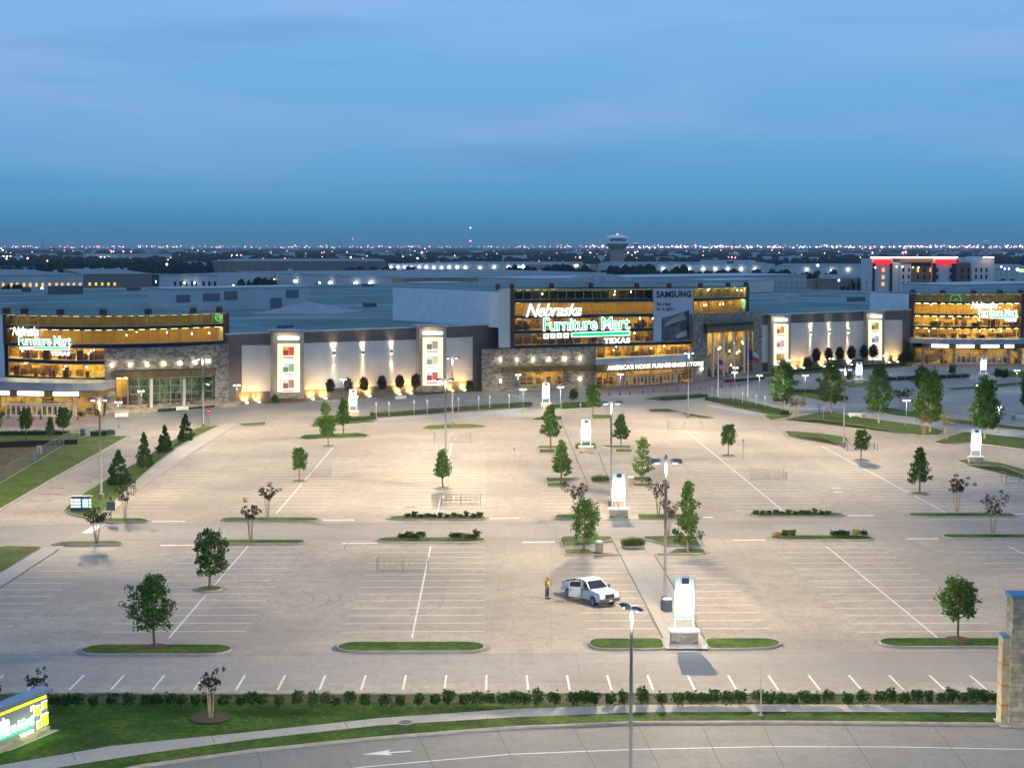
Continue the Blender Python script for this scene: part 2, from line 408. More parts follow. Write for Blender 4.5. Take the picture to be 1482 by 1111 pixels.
# long kerbed islands of the rows
for x0, x1, y, wd in [(117, 336, 941, 2.9), (487, 703, 937, 2.9), (1272, 1530, 931, 2.7), (318, 462, 752.5, 2.5), (562, 704, 750, 2.6), (1083, 1222, 745.5, 2.5), (1314, 1470, 746, 2.5),
                      (300, 442, 785, 2.3), (545, 704, 782, 2.6), (1114, 1262, 779, 2.7), (1364, 1560, 777, 2.3)]:
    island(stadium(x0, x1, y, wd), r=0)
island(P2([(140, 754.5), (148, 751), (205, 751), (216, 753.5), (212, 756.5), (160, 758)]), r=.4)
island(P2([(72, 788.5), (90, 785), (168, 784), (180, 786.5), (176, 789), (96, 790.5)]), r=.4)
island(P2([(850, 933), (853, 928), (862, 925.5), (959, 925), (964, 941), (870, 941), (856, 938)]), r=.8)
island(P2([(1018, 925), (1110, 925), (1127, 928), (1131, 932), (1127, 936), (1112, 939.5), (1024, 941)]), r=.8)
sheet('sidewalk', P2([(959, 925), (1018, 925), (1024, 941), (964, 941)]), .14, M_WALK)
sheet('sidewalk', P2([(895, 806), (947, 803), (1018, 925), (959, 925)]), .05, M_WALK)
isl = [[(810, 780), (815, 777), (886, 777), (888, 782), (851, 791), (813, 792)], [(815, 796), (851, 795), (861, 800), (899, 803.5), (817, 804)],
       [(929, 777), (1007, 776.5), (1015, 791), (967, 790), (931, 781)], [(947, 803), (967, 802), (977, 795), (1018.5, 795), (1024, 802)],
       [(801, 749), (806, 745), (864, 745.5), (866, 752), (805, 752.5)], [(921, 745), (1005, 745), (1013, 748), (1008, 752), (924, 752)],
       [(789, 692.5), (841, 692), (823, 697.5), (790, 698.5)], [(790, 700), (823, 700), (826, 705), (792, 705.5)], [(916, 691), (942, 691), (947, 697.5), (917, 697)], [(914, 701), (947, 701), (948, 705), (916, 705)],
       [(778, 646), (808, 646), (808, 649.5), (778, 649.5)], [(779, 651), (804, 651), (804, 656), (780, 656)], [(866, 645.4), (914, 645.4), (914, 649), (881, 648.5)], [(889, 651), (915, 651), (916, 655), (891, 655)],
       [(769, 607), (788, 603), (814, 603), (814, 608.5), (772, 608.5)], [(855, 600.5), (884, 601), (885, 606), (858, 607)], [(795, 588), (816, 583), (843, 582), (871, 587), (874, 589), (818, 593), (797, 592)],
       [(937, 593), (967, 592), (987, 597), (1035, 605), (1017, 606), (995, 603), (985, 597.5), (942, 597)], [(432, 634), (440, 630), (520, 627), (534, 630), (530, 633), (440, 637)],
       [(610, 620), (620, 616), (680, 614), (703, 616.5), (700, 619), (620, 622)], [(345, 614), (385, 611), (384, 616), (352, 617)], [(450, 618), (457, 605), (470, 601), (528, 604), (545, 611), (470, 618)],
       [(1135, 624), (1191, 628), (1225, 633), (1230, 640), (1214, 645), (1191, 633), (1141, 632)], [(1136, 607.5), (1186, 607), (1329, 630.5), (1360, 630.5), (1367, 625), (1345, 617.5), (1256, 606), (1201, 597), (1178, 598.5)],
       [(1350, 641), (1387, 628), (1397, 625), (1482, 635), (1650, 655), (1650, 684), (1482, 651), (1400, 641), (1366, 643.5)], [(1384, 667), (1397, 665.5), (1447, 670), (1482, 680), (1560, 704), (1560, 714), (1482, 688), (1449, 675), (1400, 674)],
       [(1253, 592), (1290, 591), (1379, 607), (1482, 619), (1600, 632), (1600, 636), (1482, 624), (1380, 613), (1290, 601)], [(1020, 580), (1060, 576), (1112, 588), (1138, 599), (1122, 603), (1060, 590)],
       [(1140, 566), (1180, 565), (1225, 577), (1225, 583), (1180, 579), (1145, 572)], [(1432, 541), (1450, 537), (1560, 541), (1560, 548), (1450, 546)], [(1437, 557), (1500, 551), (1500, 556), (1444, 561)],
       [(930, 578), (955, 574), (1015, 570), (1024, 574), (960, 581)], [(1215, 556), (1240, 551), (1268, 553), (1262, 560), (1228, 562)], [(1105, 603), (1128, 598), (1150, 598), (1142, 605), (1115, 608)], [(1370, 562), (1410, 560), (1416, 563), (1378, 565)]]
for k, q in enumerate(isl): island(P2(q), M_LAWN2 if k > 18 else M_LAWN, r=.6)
sheet('sidewalk', P2([(1085, 576), (1130, 588), (1180, 591), (1260, 598), (1345, 610), (1400, 619), (1482, 628), (1600, 640), (1600, 647), (1482, 634.5), (1397, 625), (1345, 617), (1256, 605.5), (1200, 596.5), (1178, 598), (1134, 607), (1112, 607.5), (1158, 597), (1120, 590), (1080, 580)]), .10, M_WALK)
sheet('sidewalk', P2([(865, 745.5), (921, 745), (924, 752), (866, 752.5)]), .10, M_WALK)
# darker cross drives
def strip_px(name, pts, dz, m): return sheet(name, P2(pts), dz, m)
strip_px('drive', [(-300, 775), (100, 757.5), (1600, 752), (1600, 782), (1300, 783), (200, 792), (-300, 800)][:0] or [(-300, 768), (100, 758.5), (800, 755), (1600, 750), (1600, 776), (800, 778.5), (180, 783), (-300, 793)], .007, M_DRIVE)
strip_px('drive', [(-300, 955), (100, 951), (800, 945), (1600, 941), (1600, 986), (800, 988), (100, 992), (-300, 996)], .007, M_DRIVE)
strip_px('drive', [(-300, 622), (150, 616), (330, 598), (520, 584), (760, 575), (1000, 568), (1100, 556), (1300, 540), (1500, 537), (1500, 531), (1300, 531), (1100, 545), (1000, 556), (760, 571), (520, 578), (330, 592), (150, 607), (-300, 608)], .012, M_DRIVE)
# ---- paint
mk = MB(); fk = MB()
def line_w(mb, a, b, w, dz=.010): ribbon(mb, [a, b], w, dz)
def aisle(x170): return lambda y: x170 - .0157 * (y - 145)
ROWS = [(-26.2, 5.45, 5.45), (-8.0, 5.45, 5.45), (31.4, 5.45, 5.45), (49.6, 5.45, 5.45), (67.8, 5.45, 5.45)]
rr = random.Random(3)
def stalls(xc, hl, hr, y0, y1, centre=True, faint=False):
    y = y0
    while y < y1:
        x = xc - .0157 * (y - 145); dy = .022
        line_w(fk, (x - hl, y - hl * dy), (x + hr, y + hr * dy), .12)
        y += 2.74
    if centre: line_w(mk, (xc - .0157 * (y0 - 147), y0 - 2), (xc - .0157 * (y1 - 145), y1), .14, .0115)
for xc, hl, hr in ROWS: stalls(xc, hl, hr, 115.3, 151.5)
stalls(10.6, 5.4, 0, 116.3, 145, False); stalls(14.2, 0, 5.3, 116.3, 146, False)
stalls(-39.0, 5.3, 0, 117, 151, False)
stalls(-39.3, 4.4, 0, 174, 226, False)
for xc, hl, hr, y1 in [(-26.2, 5.45, 5.45, 236), (-8, 5.45, 5.45, 243), (31.4, 5.45, 5.45, 262), (49.6, 5.45, 5.45, 238), (67.8, 5.45, 5.45, 210)]: stalls(xc, hl, hr, 174, y1)
stalls(9.6, 5.4, 0, 174, 188, False); stalls(13.4, 0, 5.3, 174, 188, False); stalls(9.0, 5.4, 0, 203, 226, False); stalls(13.0, 0, 5.3, 203, 226, False)
for k in range(-13, 25):
    x = 1.0 + k * 2.74; line_w(mk, (x + .05, 99.0), (x, 102.7), .15)
for x0, x1, y in [(494, 546, 786), (466, 513, 752.5), (217, 268, 754.5), (232, 281, 789), (708, 752, 750), (756, 803, 784.5), (1018, 1032, 748.5), (1060, 1107, 781.5), (1221, 1264, 746), (1312, 1358, 779.5), (1445, 1490, 743.5)]:
    line_w(mk, at(x0, y), at(x1, y - .4), .55)
line_w(mk, at(125, 771), at(143, 760), 1.0)
line_w(mk, at(1203, 706), at(1217, 706), .5); line_w(mk, at(1206, 712), at(1220, 712), .5)
# street lane line and arrow
ln = [(522, 1110), (625, 1100.6), (740, 1091), (919, 1084), (1110, 1080), (1300, 1080.5), (1482, 1084), (1700, 1090)]
ribbon(mk, P2([(300, 1145)] + ln), .13, .016)
a, t = at(524, 1091.5), at(595, 1086.5); d = (a - t).normalized(); nn = Vector((-d.y, d.x, 0))
ribbon(mk, [t, a - d * 1.2], .22, .016)
mk.face([tuple(Vector((p.x, p.y, g(p.y) + .016))) for p in (a, a - d * 1.7 + nn * .5, a - d * 1.4, a - d * 1.7 - nn * .5)])
mk.build('road_markings', M_PAINT)['kind'] = 'structure'; fk.build('stall_markings', M_PAINTF)['kind'] = 'structure'
# accessible bays: hatching and blue squares
bl = MB()
for x, y in [(555, 611), (590, 610), (630, 606), (655, 605.5), (690, 602), (715, 600), (740, 599), (1040, 594), (1052, 595.5), (1068, 598), (1085, 600), (1330, 561), (1345, 560)]:
    p = at(x, y); bl.face([(p.x + i, p.y + j * 1.4, g(p.y + j * 1.4) + .011) for i, j in ((-1.1, -1), (1.1, -1), (1.1, 1), (-1.1, 1))])
bl.build('accessible_markings', M_BLUEP)['kind'] = 'structure'
hk = MB()
for k in range(46):
    x = 548 + k * 4.6; y = 607.5 - (x - 548) * .072
    line_w(hk, at(x, y + 1.4), at(x + 4, y - 2.6), .13, .011)
for k in range(26):
    x = 1024 + k * 4.4; y = 583 + (x - 1024) * .17
    line_w(hk, at(x, y + 2), at(x + 4, y + 6), .13, .011)
hk.build('hatch_markings', M_PAINTF)['kind'] = 'structure'
jt = MB()
for p in [((372, 1090), (384, 1125)), ((496, 1087), (508, 1111)), ((606, 1065), (628, 1111)), ((720, 1057.5), (742, 1100)), ((832, 1055), (862, 1111)), ((923, 1050), (955, 1111)), ((1016, 1050), (1045, 1111)), ((1104, 1050), (1135, 1111)), ((1222, 1048), (1262, 1111)), ((1350, 1049), (1400, 1111)), ((499, 1046), (505, 1056)), ((861, 1022), (866, 1032)), ((306, 1065), (311, 1076)), ((104, 1088), (109, 1101))]:
    line_w(jt, at(*p[0]), at(*p[1]), .05, .067 if abs(p[0][1] - p[1][1]) < 14 else .0165)
for yy in (757.6, 780.3):
    line_w(jt, at(-200, yy + 2.5), at(1600, yy - 3.2), .11, .010)
line_w(jt, at(-200, 949), at(1600, 943), .07, .010)
for pts in [((886, 782), (960, 925)), ((947, 803), (1020, 925)), ((812, 610), (850, 700)), ((866, 655), (900, 745))]:
    line_w(jt, at(*pts[0]), at(*pts[1]), .13, .052)
jt.build('pavement_joints', M_JOINT)['kind'] = 'structure'
tm = MB(); rt = random.Random(5)
def arc(cx, cy, r, a0, a1, w=.11):
    c = at(cx, cy); pts = [(c.x + r * math.cos(R(a0 + (a1 - a0) * i / 14)), c.y + r * math.sin(R(a0 + (a1 - a0) * i / 14))) for i in range(15)]
    ribbon(tm, pts, w, .0125)
for cx, cy, r, a0, a1 in [(380, 868, 4.2, -80, 40), (380, 868, 5.6, -75, 45), (415, 866, 4.5, -85, 35), (470, 845, 5, 60, 170), (470, 845, 6.4, 62, 165), (520, 870, 7, -60, 10), (160, 885, 5, 100, 200), (800, 905, 8, 20, 95), (800, 905, 9.4, 20, 92), (630, 790, 9, 150, 215), (1280, 700, 9, 10, 80), (760, 640, 11, -60, 60), (980, 700, 12, 60, 130), (340, 865, 6, 120, 230)]:
    arc(cx, cy, r, a0, a1)
tm.build('tyre_marks', M_TYRE)['kind'] = 'structure'
# dark repaired cracks on the service road
ck = MB(); M_CRACK = mat('crack_fill', (.17, .13, .10), .95)
for x, y, n in [(40, 724, 34), (90, 716, 30), (130, 690, 22), (60, 715, 26), (180, 660, 22), (200, 645, 22), (150, 675, 20), (110, 697, 22), (215, 633, 24), (70, 706, 24), (160, 668, 24), (100, 723, 20), (190, 640, 30), (240, 622, 20)]:
    pts = [at(x + k * n / 6, y + rt.uniform(-.9, .9)) for k in range(7)]; ribbon(ck, pts, rt.uniform(.25, .5), .012)
ck.build('crack_repairs', M_CRACK)['kind'] = 'structure'
sheet('plaza', P2([(-200, 604), (0, 605), (150, 606), (152, 613), (60, 618), (-200, 622)]), .03, M_BRICK)
sheet('plaza', P2([(868, 560), (1000, 549), (1075, 548), (1100, 549), (1080, 557), (1000, 566), (900, 571), (870, 569)]), .03, M_BRICK)
sheet('plaza', P2([(1320, 527), (1600, 527), (1600, 531), (1330, 531)]), .03, M_BRICK)
# ------------------------------------------------------------------ the store
A0 = Vector((-57.0, 309.0)); ANG = R(35.8)
E2 = Vector((math.cos(ANG), math.sin(ANG))); N2 = Vector((-math.sin(ANG), math.cos(ANG)))
ROOFZ = 9.6
def stw(s, t): return A0 + E2 * s + N2 * t
def fac(px, py, off=0.0):
    "point of the straight facade plane seen at a pixel; off = metres in front of the wall"
    d = ray(px, py); o = A0 - N2 * off
    k = (o.x * N2.x + o.y * N2.y) / (d.x * N2.x + d.y * N2.y)
    return Vector((d.x * k, d.y * k, CAMZ + d.z * k))
class Front:
    "a wall front in plan: nodes (pixel column, depth)"
    def __init__(s, nodes): s.n = nodes
    def Y(s, px):
        n = s.n
        if px <= n[0][0]: i = 0
        elif px >= n[-1][0]: i = len(n) - 2
        else: i = max(k for k in range(len(n) - 1) if n[k][0] <= px)
        (a, ya), (b, yb) = n[i], n[i + 1]
        return ya + (yb - ya) * (px - a) / (b - a)
    def pt(s, px, py, off=0.0): return vz(px, py, s.Y(px) - off)
    def plan(s, px, off=0.0):
        Y = s.Y(px) - off; return Vector(((px - CX) / F * Y / 1.0 * 1.0, Y)) if False else vz(px, 400, Y).xy
    def ptz(s, px, z, off=0.0):
        Y = s.Y(px) - off
        # the column a pixel names hardly moves with height: take it at mid height
        p = vz(px, 470, Y); return Vector((p.x, Y, z))
    def cols(s, x0, x1, n): return [x0 + (x1 - x0) * i / n for i in range(n + 1)]
class Plane(Front):
    def __init__(s): pass
    def pt(s, px, py, off=0.0): return fac(px, py, off)
    def ptz(s, px, z, off=0.0):
        p = fac(px, 500, off); p.z = z; return p
FP = Plane()
def strip(mb, fr, x0, x1, T, B, off=0.0, th=.3, n=None, z=False):
    """solid strip on a front between pixel columns x0..x1; T, B = (left, right) pixel rows, or heights when z"""
    mb.cuts.append((len(mb.v), len(mb.f))); n = n or max(1, int(abs(x1 - x0) / 25)); f = fr.ptz if z else fr.pt
    if not isinstance(T, tuple): T = (T, T)
    if not isinstance(B, tuple): B = (B, B)
    cs = fr.cols(x0, x1, n) if not isinstance(fr, Plane) else [x0 + (x1 - x0) * i / n for i in range(n + 1)]
    q = []
    for i, x in enumerate(cs):
        k = i / n; t = T[0] + (T[1] - T[0]) * k; b = B[0] + (B[1] - B[0]) * k
        ft, fb = f(x, t, off), f(x, b, off)
        # the back of the strip lies straight behind its front
        nrm = (Vector((0, 1, 0)) if not isinstance(fr, Plane) else Vector((N2.x, N2.y, 0))) * th
        q.append((ft, fb, ft + nrm, fb + nrm))
    for i in range(n):
        a, b = q[i], q[i + 1]
        mb.face([a[1], b[1], b[0], a[0]]); mb.face([b[3], a[3], a[2], b[2]])
        mb.face([a[0], b[0], b[2], a[2]]); mb.face([a[1], a[3], b[3], b[1]])
    a, b = q[0], q[-1]; mb.face([a[1], a[0], a[2], a[3]]); mb.face([b[0], b[1], b[3], b[2]])
    return mb
def stone(name, sc=1.0, c=((.10, .085, .07), (.20, .17, .135), (.30, .25, .20), (.15, .12, .10))):
    m, N, L, b = nt(name); b.inputs['Roughness'].default_value = .9
    tc = N.new('ShaderNodeTexCoord'); mp = N.new('ShaderNodeMapping'); mp.inputs['Scale'].default_value = (1.3 * sc, 1.3 * sc, 3.2 * sc); L.new(tc.outputs['Object'], mp.inputs['Vector'])
    v = N.new('ShaderNodeTexVoronoi'); v.inputs['Scale'].default_value = 1.0; L.new(mp.outputs[0], v.inputs['Vector'])
    sp = N.new('ShaderNodeSeparateColor'); L.new(v.outputs['Color'], sp.inputs[0])
    cr = N.new('ShaderNodeValToRGB'); e = cr.color_ramp.elements; e[0].position = 0; e[1].position = 1; e[0].color = (*c[0], 1); e[1].color = (*c[3], 1)
    for i, p in ((1, .35), (2, .7)): x = e.new(p); x.color = (*c[i], 1)
    L.new(sp.outputs[0], cr.inputs['Fac'])
    v2 = N.new('ShaderNodeTexVoronoi'); v2.feature = 'DISTANCE_TO_EDGE'; L.new(mp.outputs[0], v2.inputs['Vector'])
    mr = N.new('ShaderNodeMapRange'); mr.inputs[1].default_value = 0; mr.inputs[2].default_value = .08; mr.inputs[3].default_value = .35; L.new(v2.outputs['Distance'], mr.inputs[0])
    mx = N.new('ShaderNodeVectorMath'); mx.operation = 'SCALE'; L.new(cr.outputs[0], mx.inputs[0]); L.new(mr.outputs[0], mx.inputs['Scale']); L.new(mx.outputs[0], b.inputs['Base Color'])
    bp = N.new('ShaderNodeBump'); bp.inputs['Strength'].default_value = .5; bp.inputs['Distance'].default_value = .06; L.new(mr.outputs[0], bp.inputs['Height']); L.new(bp.outputs[0], b.inputs['Normal'])
    return m
M_STONE = stone('ledge_stone', 1.0, ((.12, .105, .09), (.25, .22, .18), (.42, .37, .30), (.17, .15, .13)))
M_STONE2 = stone('tan_stone', .8, ((.24, .21, .16), (.40, .34, .25), (.50, .44, .34), (.32, .27, .20)))
M_BROWN = mat('brown_stucco', (.155, .125, .11), .9, var=.12, scale=.6)
M_BROWN2 = mat('dark_brown_stucco', (.085, .075, .08), .9, var=.12, scale=.6)
M_PANEL = mat('pale_stucco', (.66, .60, .54), .9, var=.06, scale=.5)
M_WHITEW = mat('white_wall', (.76, .76, .78), .85, var=.06, scale=.4)
M_COPING = mat('metal_coping', (.55, .57, .60), .5, .3)
M_ROOF = mat('membrane_roof', (.13, .225, .215), .9, spec=.2, var=.3, scale=.045, detail=8)
M_ROOFW = mat('white_roof', (.48, .52, .54), .8, var=.12, scale=.1)
M_TAN = mat('tan_stucco', (.42, .37, .30), .85, var=.1, scale=.8)
M_LEAD = mat('zinc_fascia', (.36, .38, .43), .45, .5, var=.15, scale=.5)
M_WOOD = mat('bronze_fascia', (.15, .095, .03), .6, var=.35, scale=1.2)
M_BLACK = mat('black_spandrel', (.012, .012, .014), .35)
M_MULL = mat('aluminium_mullion', (.38, .37, .33), .4, .5)
M_DOORF = mat('pale_door_frame', (.62, .56, .50), .5)
M_DKMET = mat('dark_metal', (.03, .03, .035), .5, .5)
M_REDB = mat('red_brown_bracket', (.10, .04, .025), .8)
# glass: see through it, with the sky on it
M_GLASS, N, L, b = nt('tinted_glass')
N.remove(b); gl = N.new('ShaderNodeBsdfGlossy'); gl.inputs['Roughness'].default_value = .02; gl.inputs['Color'].default_value = (.85, .95, 1, 1)
tr = N.new('ShaderNodeBsdfTransparent'); tr.inputs['Color'].default_value = (.86, .88, .82, 1)
fr_ = N.new('ShaderNodeFresnel'); fr_.inputs['IOR'].default_value = 1.5; ms = N.new('ShaderNodeMixShader')
L.new(fr_.outputs[0], ms.inputs[0]); L.new(tr.outputs[0], ms.inputs[1]); L.new(gl.outputs[0], ms.inputs[2]); L.new(ms.outputs[0], N['Material Output'].inputs['Surface'])
# showroom surfaces: walls painted in blocks, with openings and goods on them
def showroom(name, cols, sx=3.4, sz=3.3):
    m, N, L, b = nt(name); b.inputs['Roughness'].default_value = .85
    tc = N.new('ShaderNodeTexCoord'); sp = N.new('ShaderNodeSeparateXYZ'); L.new(tc.outputs['Object'], sp.inputs[0])
    ad = N.new('ShaderNodeMath'); ad.operation = 'ADD'; L.new(sp.outputs[0], ad.inputs[0]); L.new(sp.outputs[1], ad.inputs[1])
    cb = N.new('ShaderNodeCombineXYZ'); L.new(ad.outputs[0], cb.inputs[0]); L.new(sp.outputs[2], cb.inputs[1])
    br = N.new('ShaderNodeTexVoronoi'); br.voronoi_dimensions = '2D'; br.distance = 'CHEBYCHEV'; br.inputs['Scale'].default_value = .34; L.new(cb.outputs[0], br.inputs['Vector'])
    s2 = N.new('ShaderNodeSeparateColor'); L.new(br.outputs['Color'], s2.inputs[0])
    cr = N.new('ShaderNodeValToRGB'); cr.color_ramp.interpolation = 'CONSTANT'; e = cr.color_ramp.elements; e[0].position = 0; e[0].color = (*cols[0], 1); e[1].position = 1 - 1 / len(cols); e[1].color = (*cols[-1], 1)
    for i in range(1, len(cols) - 1): x = e.new(i / len(cols)); x.color = (*cols[i], 1)
    L.new(s2.outputs[0], cr.inputs['Fac'])
    v3 = N.new('ShaderNodeTexVoronoi'); v3.voronoi_dimensions = '2D'; v3.distance = 'CHEBYCHEV'; v3.inputs['Scale'].default_value = 1.3; L.new(cb.outputs[0], v3.inputs['Vector'])
    s3 = N.new('ShaderNodeSeparateColor'); L.new(v3.outputs['Color'], s3.inputs[0])
    mr = N.new('ShaderNodeMapRange'); mr.inputs[1].default_value = .5; mr.inputs[2].default_value = 1; mr.inputs[3].default_value = 1.0; mr.inputs[4].default_value = .35; L.new(s3.outputs[1], mr.inputs[0])
    mx = N.new('ShaderNodeVectorMath'); mx.operation = 'SCALE'; L.new(cr.outputs[0], mx.inputs[0]); L.new(mr.outputs[0], mx.inputs['Scale']); L.new(mx.outputs[0], b.inputs['Base Color'])
    return m
M_SHOW = showroom('showroom_wall', [(.75, .50, .16), (.62, .40, .12), (.80, .58, .22), (.40, .24, .08), (.70, .45, .14), (.16, .11, .06), (.72, .50, .2)])
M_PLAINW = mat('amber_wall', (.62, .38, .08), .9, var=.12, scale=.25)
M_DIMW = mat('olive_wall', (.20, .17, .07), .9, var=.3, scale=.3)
M_GREENW = showroom('green_lit_wall', [(.16, .24, .16), (.22, .30, .20), (.10, .16, .12), (.25, .34, .22), (.18, .22, .14), (.30, .36, .26)])
M_FLOOR = mat('showroom_floor', (.45, .33, .18), .6)
M_CEIL = emat('showroom_lamp', (1.0, .78, .26), 36.0)
M_CEIL2 = emat('showroom_lamp_dim', (1.0, .78, .24), 13.0)
M_CEILG = emat('cool_showroom_lamp', (.75, 1.0, .62), 7.0)
M_WARMP = emat('pendant_lamp_glow', (1.0, .80, .45), 14.0)

store = empty('store_building', (0, 330, ZF), 0, 'huge brown and grey furniture store with glowing curved glass wings behind the car park', 'building')
SPLIT = {'black_spandrel', 'front_wall', 'coping', 'end_pier', 'entrance_column', 'white_column', 'bronze_fascia'}
def part(mb, name, m, parent=store, smooth=False):
    if name in SPLIT and len(mb.cuts) > 1:
        cs = mb.cuts + [(len(mb.v), len(mb.f))]; o = None
        for (v0, f0), (v1, f1) in zip(cs, cs[1:]):
            q = MB(); q.v = mb.v[v0:v1]; q.f = [tuple(i - v0 for i in f) for f in mb.f[f0:f1]]; q.m = [0] * len(q.f); o = q.build(name, m, parent, world=True)
        return o
    o = mb.build(name, m, parent, world=True, smooth=smooth)
    if name in ('ceiling_lamps', 'display_stands', 'showroom_pendants', 'hanging_lamps'): o['kind'] = 'stuff'
    return o
def sub(mb, name, m, par, smooth=False):
    "sub-part: its mesh is kept relative to the store's root, like its parent's"
    L0 = store.location; mb.v = [(x - L0.x, y - L0.y, z - L0.z) for x, y, z in mb.v]
    return mb.build(name, m, par, smooth=smooth)
# main mass and roof
s0, s1, T1 = -62.0, 335.0, 349.0
foot = [stw(0.3, .6), stw(206.5, .6), stw(206.5, 8), stw(s1, 8), stw(s1, T1), stw(s0, T1), stw(s0, 38), stw(0.3, 38)]
mb = MB(); mb.prism([tuple(p) for p in foot], ZF - .5, ROOFZ - .05)
mb.f.pop(1); mb.m.pop(1); mb.f.pop(0); mb.m.pop(0)
part(mb, 'outer_wall', M_BROWN)
mb = MB(); mb.face([(p.x, p.y, ROOFZ) for p in foot]); part(mb, 'roof', M_ROOF)
mb = MB()
for a, b_ in ((foot[3], foot[4]), (foot[4], foot[5]), (foot[5], foot[6])):
    mb.bar((a.x, a.y, ROOFZ + .25), (b_.x, b_.y, ROOFZ + .25), .5, .6)
for t in (70, 128, 205, 280):
    a, b_ = stw(s0 + 8, t), stw(s1 - 5, t); mb.bar((a.x, a.y, ROOFZ + .16), (b_.x, b_.y, ROOFZ + .16), .7, .3)
for s in (20, 95, 170, 240, 300):
    a, b_ = stw(s, 25), stw(s, T1 - 4); mb.bar((a.x, a.y, ROOFZ + .07), (b_.x, b_.y, ROOFZ + .07), .35, .12)
part(mb, 'parapet', M_COPING)
# front walls: brown with raised pale panels
ZT = 10.0
mb = MB(); strip(mb, FP, 327, 722, ZT, ZF - .3, 0, .55, 1, z=True); strip(mb, FP, 1090, 1322, ZT, ZF - .3, 0, .55, 1, z=True); part(mb, 'front_wall', M_BROWN)
mb = MB(); strip(mb, FP, 326, 723, ZT + .28, ZT + .003, .12, .8, 1, z=True); strip(mb, FP, 1089, 1320, ZT + .28, ZT + .003, .12, .8, 1, z=True); part(mb, 'coping', M_COPING)
for x0, x1, T, B in [(350, 396, 499.5, (567, 565.5)), (440, 606, (496.5, 491.3), (563.5, 556)), (646, 684, (489, 487.5), (552.5, 550)),
                     (1099, 1117, 470.5, 524.5), (1144, 1255, (467.5, 464), (523, 519)), (1279, 1306, 463, (514, 512.5))]:
    mb = MB(); strip(mb, FP, x0, x1, T, B, .10, .12, 1); part(mb, 'pale_panel', M_PANEL)
mb = MB(); strip(mb, FP, 1099, 1117, 525.2, 538.5, .08, .1, 1); part(mb, 'dark_plinth', M_BROWN2)
def mass(front, x0, x1, back, ztop, zbot, name, m, roofm, n=14, back2=None):
    "solid block behind a front, flat roof on top"
    fp = [front.ptz(x0 + (x1 - x0) * i / n, 0).xy for i in range(n + 1)]
    poly = [tuple(p) for p in fp] + [tuple(Vector(fp[-1]) + N2 * (back2 or back)), tuple(Vector(fp[0]) + N2 * back)]
    mb = MB(); mb.mi = 0; mb.prism(poly, zbot, ztop)
    # keep the front open for glass: drop bottom and front faces
    nf = len(poly); keep = [1] + [2 + i for i in range(n, nf)]
    mb.m = [(1 if i == 1 else 0) for i in keep]; mb.f = [mb.f[i] for i in keep]
    return part(mb, name, [m, roofm])
LWN = Front([(-60, 316), (5, 303.5), (55, 298.3), (105, 296), (150, 296), (200, 297.8), (262, 302.2), (328, 309)])
CN = Front([(743.6, 343.5), (862, 351), (1002, 367), (1082, 389)])
RWN = Front([(1317, 431), (1345, 427.5), (1400, 424), (1440, 425), (1478, 428), (1600, 450)])
zc = lambda x, z: z - .45 * max(0, x - 862) / 140
mass(LWN, 5, 327, 42, 14.25, ZF, 'left_wing_block', M_WHITEW, M_ROOF)
mass(CN, 725, 1082, 46, 17.6, ROOFZ + .01, 'centre_block', M_WHITEW, M_ROOF)
mass(RWN, 1318, 1600, 15, 14.4, ZF, 'right_wing_block', M_WHITEW, M_ROOF, back2=34)
